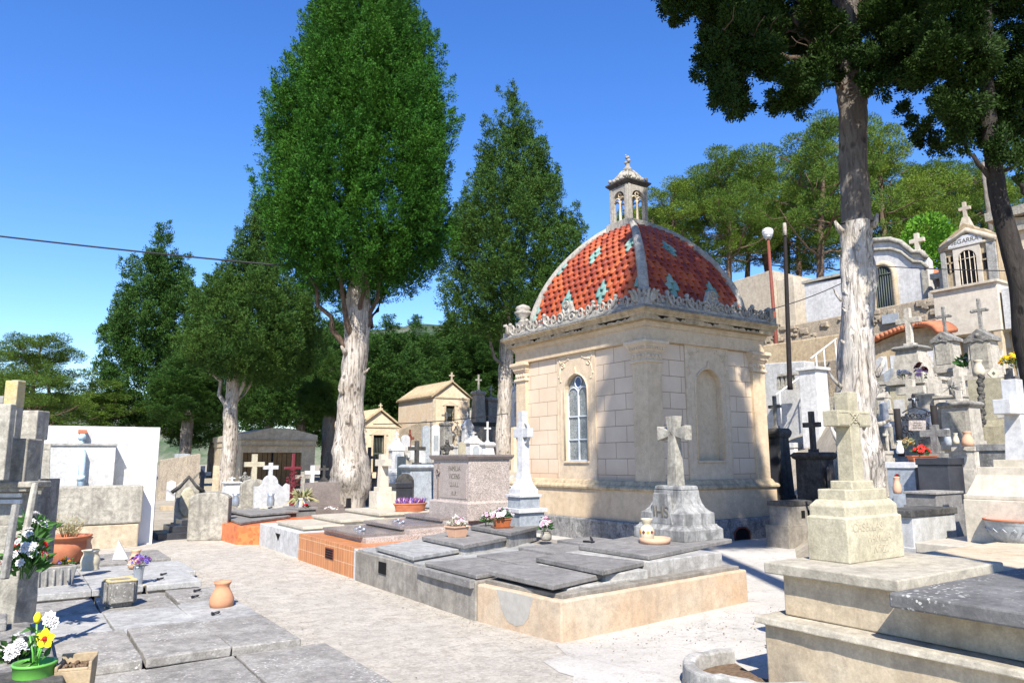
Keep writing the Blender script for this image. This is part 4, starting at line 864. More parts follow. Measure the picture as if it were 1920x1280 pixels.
m = MB(); m.cbox(0, 0, 0.42, 0.42, 0, 0.34); m.cbox(0, 0, 0.28, 0.28, 0.34, 0.43); m.taper(0, 0, 0.19, 0.19, 0.16, 0.16, 0.43, 0.86); m.cbox(0, 0, 0.15, 0.15, 0.99, 1.10); m.cbox(0, 0, 0.155, 0.50, 0.855, 0.995); m.build('cross', M['cream_marble'], e, 0.006)
# -- 5. red tomb with dark book slab
n0 = gp(448, 1022, 0); n1 = gp(405, 1008, 0)
t5 = empty('family_tomb', (5.2, 16.3, 0), 'low family tomb clad in mottled red tiles with a dark slab carrying an open book', 'tomb', 'family tombs in the central row')
t = NT('red_mosaic'); v = t.n('ShaderNodeTexVoronoi'); v.inputs['Scale'].default_value = 16; t.l(t.pos(), v.inputs['Vector']); col = t.mix(v.outputs['Color'], (0.42, 0.085, 0.03), (0.62, 0.20, 0.06)); t.base(col, 0.4, 0.4); RMOS = t.m
m = MB(); m.foot([(n0.x, n0.y, 0), (4.13, 15.2, 0), (6.9, 15.2, 0), (6.9, 17.6, 0), (n1.x, n1.y, 0)][:4], -0.02, 0.37)
m = MB(); m.foot([(3.78, 15.45), (4.16, 15.17), (4.16, 16.9), (3.70, 16.9)], -0.02, 0.36); m.foot([(4.15, 15.17), (6.9, 15.2), (6.9, 17.3), (4.15, 16.9)], -0.02, 0.36); wpart('base', m, RMOS, t5, 0.01)
add_slab(t5, slab_q([(418, 968), (452, 979), (545, 966), (500, 956)], .42), .42, 0.05, 'slab_grey', 0.35, 'dark_stone')
add_slab(t5, slab_q([(428, 956), (470, 964), (560, 957), (505, 950)], .50), .50, 0.05, 'slab_grey', 0.35, 'dark_stone')
p = gp(500, 957, 0.44)
m = MB(); nb = 8
for s in (-1, 1):
    vs = []
    for k in range(nb):
        f = k / (nb - 1); x = s * 0.30 * f; z = 0.08 * math.sin(math.pi * (0.15 + 0.85 * f)) + 0.02
        vs += [(x, -0.2, z), (x, 0.2, z), (x, 0.2, z - 0.03), (x, -0.2, z - 0.03)]
    fs = []
    for k in range(nb - 1):
        for i in range(4): j = (i + 1) % 4; fs.append((4*k+i, 4*k+4+i, 4*k+4+j, 4*k+j))
    m.add(vs, fs, 0, False)
bk_ = m.build('stone_book', M['cream_marble'], None, loc=(p.x + 0.1, p.y - 0.1, 0.44), rz=-0.7); tag(bk_, 'open stone book lying on the dark slab of the red tomb', 'stone book')
# weathered rounded block at the path edge
p = gp(391, 1012, 0)
e = empty('headstone', (p.x, p.y, 0), 'stubby weathered block with a rounded lichen-darkened top beside the red tomb', 'headstone')
m = MB(); w_ = 0.40; m.prism([(-w_, 0), (w_, 0), (w_, 0.86)] + [(w_ * math.cos(a), 0.86 + 0.13 * math.sin(a)) for a in [math.pi * k / 10 for k in range(1, 10)]] + [(-w_, 0.86)], 0.34); m.build('block', M['limestone'], e, 0.03, rz=-0.45)

# pots and flowers on the central row
p = gp(857, 1006, .57); trough((p.x, p.y, .57), 0.27, 0.22, 0.155, 'peach_clay', 'pale terracotta square planter of silvery flowers on the grey slab', rz=0.2, flare=0.74)
bouquet((p.x, p.y, .70), 0.15, 0.13, 0.15, ['petal_white', 'leaf_silver', 'petal_pink'], 46, 0.026, 'silvery white and faint pink blossoms filling the pale terracotta planter', 110, 'leaf_silver', 0.07, seed=4)
p = gp(941, 989, .64); trough((p.x, p.y, .64), 0.25, 0.17, 0.14, 'glazed_brown', 'glossy brown ceramic planter of pink roses beside the marble plinth', rz=-0.3, flare=0.8, saucer='glazed_brown')
bouquet((p.x, p.y, .76), 0.19, 0.15, 0.16, ['petal_pink', 'petal_white', 'petal_white'], 44, 0.036, 'pink and white roses spilling over the glossy brown planter', 70, 'leaf_flower', 0.07, seed=5)
p = gp(913, 986, .64); bouquet((p.x, p.y, .64), 0.10, 0.09, 0.20, ['petal_pink', 'petal_white'], 16, 0.032, 'loose pink and white flowers left of the glossy brown planter', 46, 'leaf_flower', 0.07, z0=0.03, seed=6)
p = gp(1024, 1018, .42); vase((p.x, p.y, .46), 0.13, 0.085, 'limestone', 'squat carved stone jar holding roses on the slab before the mausoleum', 'jar', [(0.7, 0), (0.95, 0.15), (1.0, 0.5), (0.85, 0.8), (0.75, 0.9), (0.95, 1.0), (0.7, 0.98)], name='jar')
bouquet((p.x, p.y, .58), 0.11, 0.10, 0.22, ['petal_pink', 'petal_pink', 'petal_white'], 24, 0.036, 'tall posy of pink and white roses in the squat stone jar', 60, 'leaf_flower', 0.08, seed=7)
p = gp(1228, 1018, .62)
m = MB(); m.lathe([(0.185, 0), (0.19, 0.07), (0.17, 0.072), (0.16, 0.045), (0.001, 0.045)], seg=32); tag(m.build('flower_dish', M['peach_clay'], None, loc=(p.x, p.y, .62)), 'round shallow peach clay dish in front of the flared cross', 'dish')
q = (p.x - 0.07, p.y + 0.06, .667)
e = vase(q, 0.25, 0.085, 'stoneware', 'cream stoneware bottle vase with painted band standing in the peach dish', prof=[(0.9, 0), (0.98, 0.04), (1.0, 0.35), (0.95, 0.52), (0.7, 0.62), (0.55, 0.66), (0.58, 0.74), (0.62, 0.76), (0.85, 0.94), (0.88, 1.0), (0.7, 1.0), (0.5, 0.8)])
m = MB()
for k in range(10):
    a = 2 * math.pi * k / 10; m.prism([(-0.02, 0.09), (0, 0.065), (0.02, 0.09), (0, 0.115)], 0.004, -0.0855, k % 2, Matrix.Rotation(a, 4, 'Z'))
m.build('painted_band', [M['rust_red'], M['petal_orange']], e)
p = gp(769, 958, .66); trough((p.x, p.y, .60), 0.66, 0.30, 0.22, 'terracotta', 'long oval ribbed terracotta trough of purple plants beside the pink granite monument', rz=-0.1, oval=True)
rng = random.Random(5); e = empty('heather_plant', (p.x, p.y, .80), 'purple and pink spiky plants growing in the oval terracotta trough', 'plant'); m = MB()
for k in range(420):
    a = rng.uniform(0, 6.28); q = math.sqrt(rng.random()); leaf_geo(m, (0.29 * q * math.cos(a), 0.13 * q * math.sin(a), 0), (rng.uniform(-.6, .6), rng.uniform(-.6, .6), 1), rng.uniform(0.06, 0.15), 0.018, rng.choice((0, 0, 0, 1, 2)), 0, rng)
m.build('stems', [M['petal_purple'], M['petal_pink'], M['petal_violet']], e)
p = gp(652, 952, .66); m = MB(); m.cbox(0, 0, 0.13, 0.07, 0, 0.03); m.taper(0.02, 0, 0.10, 0.05, 0.09, 0.05, 0.03, 0.20); tag(m.build('lantern_holder', M['iron_black'], None, loc=(p.x, p.y, .66), rz=0.4), 'small black metal holder standing on the cream slabs by the cypress trunk', 'holder')
bouquet((gp(620, 956, .6).x, gp(620, 956, .6).y, .60), 0.16, 0.1, 0.07, ['petal_white'], 14, 0.03, 'loose white flowers lying across the cream marble slabs', 12, 'leaf_silver', 0.05, seed=9)

# ================= foreground right: cream tomb with stone cross
e1 = empty('family_tomb', (5.6, 2.2, 0), 'large cream tomb with sloping ledge and stone slabs in the right foreground', 'tomb')
m = MB(); m.box(4.56, 8.2, -4.0, 3.58, -0.02, 0.495); rough(wpart('lower_wall', m, M['cream_plaster'], e1, 0.012), 11, .004)
m = MB(); m.hexa([(4.50, -4, .49), (8.2, -4, .49), (8.2, 3.63, .49), (4.50, 3.63, .49)], [(4.515, -4, .535), (8.2, -4, .56), (8.2, 3.62, .56), (4.515, 3.62, .535)]); rough(wpart('ledge', m, M['worn_cream'], e1, 0.010), 15, .007)
m = MB(); m.box(4.69, 8.1, -4.0, 3.50, .54, .835); wpart('upper_wall', m, M['cream_plaster'], e1, 0.01)
m = MB(); m.box(4.61, 6.0, 2.60, 3.60, .822, .90); rough(wpart('slab', m, M['worn_cream'], e1, 0.010), 7, .005)
m = MB(); m.box(4.47, 6.3, 0.4, 2.593, .755, .842); wpart('slab', m, M['slab_lichen'], e1, 0.012)
m = MB(); m.box(4.47, 6.3, -1.9, 0.385, .755, .842); wpart('slab', m, M['slab_lichen'], e1, 0.012)
c1 = empty('stone_cross', (5.365, 3.33, .90), 'square-cut sandstone cross with inscribed pedestal nearest the camera', 'cross')
m = MB(); m.profile((0, 0, 0.365, 0.165), [(0, 0), (0, 0.315), (-0.018, 0.318), (-0.018, 0.395), (-0.055, 0.44)]); m.cbox(0, 0, 0.55, 0.23, 0.43, 0.515); m.cbox(0, 0, 0.29, 0.18, 0.51, 0.575); m.build('pedestal', M['sandstone'], c1, 0.008)
m = MB(); m.taper(0, 0, 0.135, 0.135, 0.125, 0.125, 0.57, 1.0); m.cbox(0, 0, 0.125, 0.122, 1.10, 1.25); m.cbox(0, 0, 0.44, 0.128, 0.985, 1.105); m.build('cross', M['sandstone'], c1, 0.006)
m = MB()
for s in (-1, 1): m.tube([(s * 0.0 - 0.06 + 0.12 * f, -0.066, 1.045 + s * (0.045 - 0.09 * f)) for f in (0, .5, 1)], 0.006, 5)
m.tube([(0.032 * math.cos(a), -0.066, 1.045 + 0.032 * math.sin(a)) for a in [k * 0.5 for k in range(14)]], 0.006, 5)
for z in (1.0, 1.09): m.box(-0.2, -0.08, -0.067, -0.06, z - 0.004, z + 0.004); m.box(0.08, 0.2, -0.067, -0.06, z - 0.004, z + 0.004)
m.build('carving', M['sandstone'], c1)
text_part('CASELLAS', 0.088, M['letter_grey'], c1, (-0.30, -0.1655, 0.245), FACE_Y, 0.002, 'LEFT'); text_part('FAMILIA', 0.088, M['letter_grey'], c1, (0.04, -0.1655, 0.165), FACE_Y, 0.002); text_part('N\u00ba 22', 0.085, M['letter_grey'], c1, (0.05, -0.1655, 0.08), FACE_Y, 0.002)
# tree ring with kerb at the foot of the tomb
pc = Vector((4.53, 3.98, 0)); m = MB(); rr = random.Random(4); kr = []
for k in range(29):
    a = math.radians(60 + 230 * k / 28); r = 0.52 + 0.02 * math.sin(3 * a); kr.append((pc.x + 0.12 + r * math.cos(a), pc.y - 0.25 + r * 1.05 * math.sin(a)))
vs = []; fs = []
for i, (x, y) in enumerate(kr):
    dx, dy = pc.x + 0.12 - x, pc.y - 0.25 - y; l = math.hypot(dx, dy); dx /= l; dy /= l; hh = 0.16 + rr.uniform(-.012, .012)
    vs += [(x, y, -0.01), (x + dx * 0.01, y + dy * 0.01, hh), (x + dx * 0.10, y + dy * 0.10, hh), (x + dx * 0.11, y + dy * 0.11, -0.01)]
for i in range(len(kr) - 1):
    for j in range(3): fs.append((4*i+j, 4*i+4+j, 4*i+5+j, 4*i+1+j))
fs += [(0, 1, 2, 3), tuple(4 * (len(kr) - 1) + j for j in (3, 2, 1, 0))]
m.add(vs, fs); tr = empty('planting_ring', (pc.x, pc.y, 0), 'low curved concrete kerb ring of dry earth at the foot of the cream tomb', 'kerb ring'); wpart('kerb', m, M['pale_cement'], tr, 0.015)
m = MB(); m.add([(pc.x + 0.12, pc.y - 0.25, 0.07)] + [(x, y, 0.05) for x, y in kr], [(0, i + 1, i + 2) for i in range(len(kr) - 1)]); wpart('soil', m, M['soil'], tr)
# -- second tomb with marble cross
e2 = empty('family_tomb', (9.0, 3.2, 0), 'stepped cream tomb platform carrying the tall white marble cross', 'tomb')
m = MB(); m.box(7.80, 11.5, -3, 4.02, -0.02, 0.70); wpart('base', m, M['tan_plaster'], e2, 0.01); m = MB(); m.box(7.66, 11.5, -3, 4.12, 0.695, 0.80); wpart('slab', m, M['cream_marble'], e2, 0.012)
c2 = empty('marble_cross', (8.62, 3.47, 0.80), 'tall white marble cross on a cream pedestal with sloping shoulders at the right', 'cross')
m = MB(); m.profile((0, 0, 0.50, 0.36), [(0.0, 0), (0.0, 0.42), (-0.012, 0.425), (-0.005, 0.43), (-0.005, 0.47), (-0.025, 0.475), (-0.10, 0.66), (-0.10, 0.665)]); m.cbox(0, 0, 0.76, 0.50, 0.66, 0.745); m.cbox(0, 0, 0.46, 0.32, 0.74, 0.82); m.build('pedestal', M['cream_marble'], c2, 0.008)
m = MB(); m.taper(0, 0, 0.20, 0.20, 0.15, 0.15, 0.815, 1.285); m.cbox(0, 0, 0.15, 0.15, 1.425, 1.645); m.cbox(0, 0, 0.58, 0.165, 1.28, 1.43); m.build('cross', M['white_marble'], c2, 0.007)
m = MB(); m.prism([(-0.42, 0.02), (0.42, 0.02), (0.42, 0.45), (-0.42, 0.45)], 0.03, -0.36); m.build('panel', M['white_marble'], c2, 0.004)
text_part('FAMILIAS', 0.13, M['letter_grey'], c2, (-0.30, -0.372, 0.36), FACE_Y, 0.002, 'LEFT'); text_part('RIERA  SALA', 0.12, M['letter_grey'], c2, (-0.40, -0.372, 0.18), FACE_Y, 0.002, 'LEFT')
p = gp(1905, 1022, 0.80)
e = vase((p.x, p.y, .80), 0.25, 0.24, 'grey_marble', 'blue-grey glazed bowl with raised pattern before the white marble cross', 'pot', [(0.5, 0), (0.62, 0.06), (0.86, 0.42), (0.96, 0.72), (1.0, 0.82), (1.02, 0.84), (1.02, 0.93), (1.06, 0.95), (1.06, 1.0), (0.95, 1.0), (0.9, 0.8), (0.5, 0.72)], name='flower_pot')
m = MB(); m.lathe([(0.255, 0.236), (0.26, 0.243), (0.258, 0.252), (0.23, 0.252), (0.225, 0.24)], seg=28); m.build('clay_rim', M['terracotta'], e)
m = MB()
for k in range(16):
    a = 2 * math.pi * k / 16; m.tube([(0.225 * math.cos(a - .12), 0.225 * math.sin(a - .12), 0.13), (0.238 * math.cos(a), 0.238 * math.sin(a), 0.165), (0.225 * math.cos(a + .12), 0.225 * math.sin(a + .12), 0.13)], 0.006, 5)
m.build('relief', M['grey_marble'], e)

# ================= foreground left: grid of ground slabs
rng = random.Random(11)
rows = [(5.05, 6.42, .10, [0.0, .95, 1.6, 2.36]), (6.44, 7.66, .17, [0.28, .955, 1.58, 2.16]), (7.70, 8.86, .115, [0.2, .90, 1.585, 2.2]), (8.90, 9.98, .105, [0.3, .88, 1.62, 2.25]), (10.2, 11.5, .16, [.35, .9, 1.45, 2.1]), (11.55, 12.9, .10, [.2, .9, 1.6, 2.3]), (12.95, 14.3, .13, [.2, .9, 1.6, 2.2])]
wear = [('pale', 'slab_pale'), ('mottled', 'slab_mottled'), ('grey', 'slab_mottled')]
rown = ['in the nearest row of ground graves by the path', 'in the second row, level with the terracotta jar', 'behind the concrete block planter', 'in the row beside the blue flowers', 'in the row under the two clay jars', 'beside the white marble wedge', 'in the farthest row before the stone wall']
rown[0] = 'at the bottom edge of the picture'; rown[1] = 'in the raised second row by the green pot'; rown[2] = 'in the low row with the terracotta jar'; rown[3] = 'in the row with the block planter'; rown[4] = 'in the row under the cream clay jar'; rown[5] = 'in the row beside the white marble wedge'; rown[6] = 'in the last row before the stone wall'
coln = ['against the left headstones', 'in the middle', 'next to the path']
for i, (y0, y1, zt, xs) in enumerate(rows):
    for j in range(3):
        x0, x1 = xs[j] + 0.006, xs[j + 1] - 0.006
        if j == 0 and i > 0: x0 -= 0.35
        a = [rng.uniform(-.02, .02) for _ in range(4)]; z = zt + rng.uniform(-.012, .012); tl = rng.uniform(-.006, .006)
        e = empty('grave_slab', ((x0 + x1) / 2, (y0 + y1) / 2, 0), '%s stone grave slab %s, %s' % (rng.choice(['worn', 'weathered', 'mottled', 'lichened']), coln[j], rown[i]), 'grave slab', 'ground slabs in the left foreground')
        m = MB(); m.hexa([(x0 + a[0], y0 + a[0], z - .075), (x1 + a[1], y0 + a[1], z - .075), (x1 + a[2], y1 + a[2], z - .075), (x0 + a[3], y1 + a[3], z - .075)], [(x0 + a[0], y0 + a[0], z + tl), (x1 + a[1], y0 + a[1], z), (x1 + a[2], y1 + a[2], z - tl), (x0 + a[3], y1 + a[3], z)])
        o = wpart('slab', m, M[['slab_mottled', 'slab_mottled', 'slab_pale', 'slab_mottled', 'slab_pale', 'slab_pale', 'slab_mottled'][i]], e, 0.010); rough(o, 6, .005, i * 3 + j)
        m = MB(); m.foot(inset([(x0, y0, 0), (x1, y0, 0), (x1, y1, 0), (x0, y1, 0)], 0.05), -0.02, z - 0.072); wpart('bed', m, M['cement_grey'], e)
        if (i, j) in ((3, 1), (3, 2), (4, 2), (2, 2)):
            for hx, hy in ((x0 + .22, y0 + .35), (x0 + .32, y0 + .75)): m = MB(); ring_handle(m, hx, hy, z + .002); m.build('ring_handle', M['iron_black'], o)
p = gp(415, 1138, 0.115); vase((p.x, p.y, .115), 0.265, 0.125, 'pale_terracotta', 'plain terracotta jar with flared lip alone on the slabs by the path', 'jar', name='jar')
# concrete block planter with yellow lichen rim
p = gp(226, 1132, 0.115)
e = empty('planter', (p.x - 0.02, p.y + 0.02, .10), 'speckled concrete block planter with a yellow lichened rim on the slabs', 'planter', rz=0.12)
m = MB(); m.cbox(0, 0, 0.22, 0.22, 0, 0.04); m.taper(0, 0, 0.26, 0.26, 0.275, 0.275, 0.035, 0.27)
for s in (-1, 1): m.box(s * 0.148 - 0.012, s * 0.148 + 0.012, -0.10, 0.10, 0.04, 0.26); m.box(-0.11, 0.11, s * 0.148 - 0.012, s * 0.148 + 0.012, 0.05, 0.25)
m.build('body', M['slab_mottled'], e, 0.008)
m = MB(); m.box(-0.142, 0.142, -0.142, -0.105, 0.262, 0.282); m.box(-0.142, 0.142, 0.105, 0.142, 0.262, 0.282); m.box(-0.142, -0.105, -0.105, 0.105, 0.262, 0.282); m.box(0.105, 0.142, -0.105, 0.105, 0.262, 0.282); m.build('rim', M['lichen_yellow'], e, 0.005)
m = MB(); m.box(-0.105, 0.105, -0.105, 0.105, 0.25, 0.272); m.build('fill', M['cement_grey'], e)
p = gp(258, 1098, .13)
m = MB(); m.lathe([(0.09, 0), (0.10, 0.02), (0.10, 0.035), (0.085, 0.035)], seg=20); tag(m.build('saucer', M['stoneware'], None, loc=(p.x, p.y, .112)), 'pale clay saucer under the metal vase of blue flowers', 'saucer')
vase((p.x, p.y, .147), 0.22, 0.068, 'galvanised', 'galvanised metal flower vase behind the concrete block planter', prof=[(0.7, 0), (0.75, 0.05), (0.78, 0.4), (0.85, 0.75), (0.98, 0.95), (1.0, 1.0), (0.9, 1.0), (0.7, 0.7)])
bouquet((p.x, p.y, .36), 0.13, 0.12, 0.14, ['petal_violet', 'petal_violet', 'petal_purple'], 42, 0.03, 'violet blue artificial flowers in the galvanised vase', 50, 'leaf_silver', 0.05, seed=12)
p = gp(253, 1060, .13); vase((p.x, p.y, .10), 0.26, 0.10, 'peach_clay', 'ochre clay jar half hidden behind the violet blue flowers', 'jar', name='jar')
p = gp(168, 1068, .16); vase((p.x, p.y, .16), 0.27, 0.125, 'stoneware', 'cream glazed clay jar with waisted neck on the raised slab', 'jar', prof=[(0.95, 0), (1.0, 0.03), (0.86, 0.10), (0.95, 0.3), (1.0, 0.45), (0.9, 0.65), (0.74, 0.8), (0.78, 0.9), (0.98, 1.0), (0.9, 1.0), (0.6, 0.8)], name='jar')
p = gp(160, 1050, .16); vase((p.x - 0.02, p.y + 0.12, .16), 0.33, 0.115, 'peach_clay', 'peach clay jar with waisted neck just behind the cream jar', 'jar', prof=[(0.8, 0), (0.9, 0.05), (1.0, 0.35), (0.9, 0.6), (0.72, 0.78), (0.78, 0.9), (1.0, 1.0), (0.9, 1.0), (0.6, 0.8)], name='jar')
# terracotta urn with dry twigs
p = gp(125, 1056, .16)
e = vase((p.x, p.y + 0.3, .11), 0.43, 0.33, 'terracotta', 'big terracotta bowl pot with a wide rim and dry shrub', 'pot', [(0.45, 0), (0.5, 0.04), (0.62, 0.2), (0.78, 0.5), (0.8, 0.72), (0.74, 0.8), (0.86, 0.86), (1.0, 0.95), (1.02, 1.0), (0.92, 1.0), (0.7, 0.86)], name='flower_pot')
rng = random.Random(8); e = empty('dry_shrub', (p.x, p.y + 0.3, .50), 'dry straggly shrub growing out of the terracotta bowl pot', 'plant'); m = MB()
for k in range(46):
    a = rng.uniform(0, 6.28); r = rng.uniform(0.05, 0.28); h = rng.uniform(0.08, 0.34); m.tube([(r * .4 * math.cos(a), r * .4 * math.sin(a), 0), (r * .8 * math.cos(a), r * .8 * math.sin(a), h * .6), (r * math.cos(a) + rng.uniform(-.05, .05), r * math.sin(a), h)], [0.005, 0.004, 0.002], 4)
    for q in range(6): leaf_geo(m, (r * math.cos(a) * rng.uniform(.4, 1), r * math.sin(a) * rng.uniform(.4, 1), h * rng.uniform(.3, 1)), (rng.uniform(-1, 1), rng.uniform(-1, 1), .5), 0.05, 0.016, 1, 0, rng)
m.build('twigs', [M['dry_twig'], M['leaf_agave']], e)
# white marble wedge
p = gp(225, 1048, .13); m = MB(); m.prism([(-0.11, 0), (0.13, 0), (-0.04, 0.30)], 0.03); tag(m.build('marble_wedge', M['white_marble'], None, loc=(p.x, p.y, .125), rz=-0.35), 'upright triangular white marble fragment on the slabs', 'fragment')
# carved stone planter half in shade
p = gp(112, 1104, .11); e = empty('planter', (p.x - 0.1, p.y + 0.12, .10), 'grey carved concrete planter with side ribs under the red and white flowers', 'planter', rz=0.15)
m = MB(); m.taper(0, 0, 0.40, 0.26, 0.50, 0.32, 0.0, 0.28); m.cbox(0.2, 0, 0.05, 0.2, 0.02, 0.29); m.cbox(-0.2, 0, 0.05, 0.2, 0.02, 0.29)
for k in range(5): m.cbox(-0.16 + 0.08 * k, -0.145, 0.03, 0.05, 0.03, 0.25)
m.build('body', M['pale_cement'], e, 0.012); m = MB(); m.box(-.2, .2, -.12, .12, .26, .285); m.build('soil', M['soil'], e)
bouquet((p.x + 0.05, p.y + 0.15, .36), 0.10, 0.07, 0.10, ['petal_violet', 'petal_orange'], 14, 0.025, 'small violet and rust flowers in the grey carved planter', 30, 'leaf_flower', 0.06, seed=13)

# ================= foreground left edge: headstones, rails and flowers
hs = empty('cross_monument', (-0.18, 7.9, 0), 'rough grey stone monument with a lichen-yellow topped cross at the left edge', 'monument')
def L_(px, py, d): return at(px, py, d)
dL = 6.7
def lbox(m, pxa, pxb, pyt, pyb, d, th):
    """upright block whose picture-facing side spans the given photo pixels at distance d"""
    a, b = L_(pxa, pyb, d), L_(pxb, pyb, d); zt = L_(pxa, pyt, d).z; zb = a.z; n = Vector((UY, UX, 0)) * th
    q = [a, b, b + n, a + n]
    m.hexa([(v.x, v.y, zb) for v in q], [(v.x, v.y, zt) for v in q])
m = MB(); lbox(m, -26, 44, 822, 905, dL, 0.22); lbox(m, -30, 58, 903, 914, dL - .05, 0.30); rough(wpart('pedestal', m, M['limestone'], hs, 0.012), 4, .008)
m = MB(); lbox(m, 9, 25, 712, 826, dL + 0.08, 0.10); wpart('shaft', m, M['limestone'], hs, 0.008)
m = MB(); lbox(m, 5, 29, 713, 762, dL + 0.05, 0.12); wpart('lichened_head', m, M['lichen_yellow'], hs, 0.008)
m = MB(); lbox(m, -30, 5, 742, 757, dL + 0.05, 0.12); wpart('arm', m, M['pale_cement'], hs, 0.008)
m = MB(); lbox(m, -40, 6, 757, 900, dL - 0.25, 0.08); wpart('front_shaft', m, M['limestone'], hs, 0.008)
m = MB(); lbox(m, -30, 48, 914, 922, dL - .03, 0.26); lbox(m, -30, 40, 922, 985, dL + .05, 0.2); lbox(m, -30, 52, 985, 1002, dL, 0.26); lbox(m, -30, 24, 1000, 1180, dL - 0.02, 0.3); rough(wpart('base', m, M['limestone'], hs, 0.010), 3, .006)
m = MB(); lbox(m, -20, 38, 924, 932, dL + 0.02, 0.03); lbox(m, -20, 38, 936, 944, dL + 0.02, 0.03); wpart('white_band', m, M['white_plaster'], hs, 0.004)
h2 = empty('stone_cross', tuple(L_(50, 1000, 7.4)), 'short thick grey cross with a blunt square head behind the rough monument', 'cross')
m = MB(); lbox(m, 37, 66, 769, 824, 7.4, 0.2); lbox(m, 47, 60, 822, 900, 7.45, 0.14); wpart('cross', m, M['limestone'], h2, 0.01); m = MB(); lbox(m, 40, 64, 898, 1060, 7.4, 0.3); wpart('base', m, M['grey_stone'], h2, 0.01)
p = L_(78, 938, 9.3); e = empty('stone_pillar', (p.x, p.y, 0), 'narrow tapering speckled stone pillar in front of the white wall', 'pillar')
m = MB(); m.taper(0, 0, 0.15, 0.15, 0.085, 0.085, p.z + .03, p.z + 0.62); m.cbox(0, 0, 0.09, 0.09, p.z + 0.62, p.z + 0.70); m.build('shaft', M['limestone'], e, 0.008); m = MB(); m.cbox(0.02, 0, 0.30, 0.3, p.z - 0.03, p.z + 0.03); m.cbox(0, 0, 0.26, 0.26, -0.02, p.z - 0.03); m.build('base', M['grey_stone'], e, 0.01)
# stone rails leaning round the left graves
for i, (a, b, w, lab) in enumerate((((66, 905), (46, 1010), 0.05, 'grey stone bar standing upright along the left edge behind the flowers'), ((30, 945), (8, 1085), 0.055, 'thicker grey bar with a lichen-yellow cap at the left edge'))):
    pa, pb = L_(a[0], a[1], 6.1 - .35 * i), L_(b[0], b[1], 6.0 - .35 * i); m = MB(); m.tube([pb, pa], [w * .62, w * .55], 4, smooth=False)
    o = wpart('stone_bar', m, M['limestone'] if i == 0 else M['grey_stone'], None, 0.008); tag(o, lab, 'stone bar')
tb = empty('family_tomb', (-0.3, 6.6, 0), 'dark stepped stone tomb kerb in the shade at the left edge', 'tomb')
m = MB(); m.box(-1.6, 0.36, 6.0, 7.35, -0.02, 0.26); m.box(-1.6, 0.22, 6.6, 7.42, 0.25, 0.36); m.box(-1.6, 0.06, 7.1, 7.45, 0.355, 0.44); wpart('kerb', m, M['grey_stone'], tb, 0.015)
m = MB(); m.box(-1.6, 0.375, 5.6, 5.99, -0.02, 0.31); wpart('end_stone', m, M['dark_stone'], tb, 0.012)
# off-frame headstone crosses whose shadows fall into the picture
for i, (x, y, h, w, lab) in enumerate(((-1.05, 5.3, 1.35, 0.5, 'grey stone cross just outside the left edge of the picture'), (-0.75, 3.9, 1.15, 0.45, 'tall grey slab cross outside the lower left corner'))):
    e = empty('stone_cross', (x, y, 0), lab, 'cross'); m = MB(); m.cbox(0, 0, 0.16, 0.42, 0, 0.55); m.cbox(0, 0, 0.12, 0.13, 0.55, h); m.cbox(0, 0, 0.12, w, h - 0.36, h - 0.22); m.build('cross', M['grey_stone'], e, 0.008)
# big mixed bouquet on the left edge
p = L_(50, 1045, 6.0)
bouquet((p.x, p.y, p.z - 0.16), 0.15, 0.14, 0.36, ['petal_white', 'petal_white', 'petal_red'], 36, 0.042, 'tall artificial bouquet of white and dark red roses on the left edge', 130, 'leaf_flower', 0.12, z0=0.0, seed=14, upb=0.1)
p = L_(62, 988, 6.6); bouquet((p.x, p.y, p.z - 0.12), 0.13, 0.12, 0.24, ['petal_white'], 10, 0.05, 'white roses with grey-green leaves above the large mixed bouquet', 60, 'leaf_agave' if False else 'leaf_flower', 0.12, seed=15)
p = L_(88, 1000, 8.6); bouquet((p.x, p.y, p.z), 0.06, 0.06, 0.1, ['petal_pink', 'petal_white'], 6, 0.04, 'striped pink lily beside the rim of the terracotta bowl pot', 12, 'leaf_flower', 0.14, seed=16)
# bottom-left pots
p = gp(60, 1300, 0.20)
e = vase((p.x, p.y, .13), 0.21, 0.115, 'white_plaster', 'round pale pot with a bright green liner in the lower left corner', 'pot', [(0.8, 0), (0.95, 0.3), (1.0, 0.75), (1.0, 0.78), (0.9, 0.78)], name='flower_pot')
m = MB(); m.lathe([(0.105, 0.15), (0.118, 0.185), (0.12, 0.245), (0.128, 0.248), (0.128, 0.262), (0.112, 0.262), (0.10, 0.20), (0.001, 0.20)], seg=28); m.build('green_liner', M['green_plastic'], e)
q0 = Vector((p.x, p.y, .35))
e = empty('hibiscus', tuple(q0), 'yellow hibiscus stem with a bud standing in the green-lined pot', 'flower'); m = MB(); rng = random.Random(21)
Rv, Uv = Vector((UX, -UY, 0)), Vector((0, 0, 1)); Bv = -Vector((UY, UX, 0))
def sp_(x, z, b=0.0): return Rv * x + Uv * z + Bv * b
tips = [(0.075, 0.20), (-0.01, 0.27), (0.05, 0.29), (0.10, 0.31), (-0.05, 0.2), (0.03, 0.15)]
for x, z in tips: m.tube([sp_(0, -0.05), sp_(x * .4, z * .5), sp_(x, z)], 0.006, 5)
m.build('stem', M['green_plastic'], e)
m = MB(); c = sp_(0.085, 0.195, 0.05); K5 = 0.82
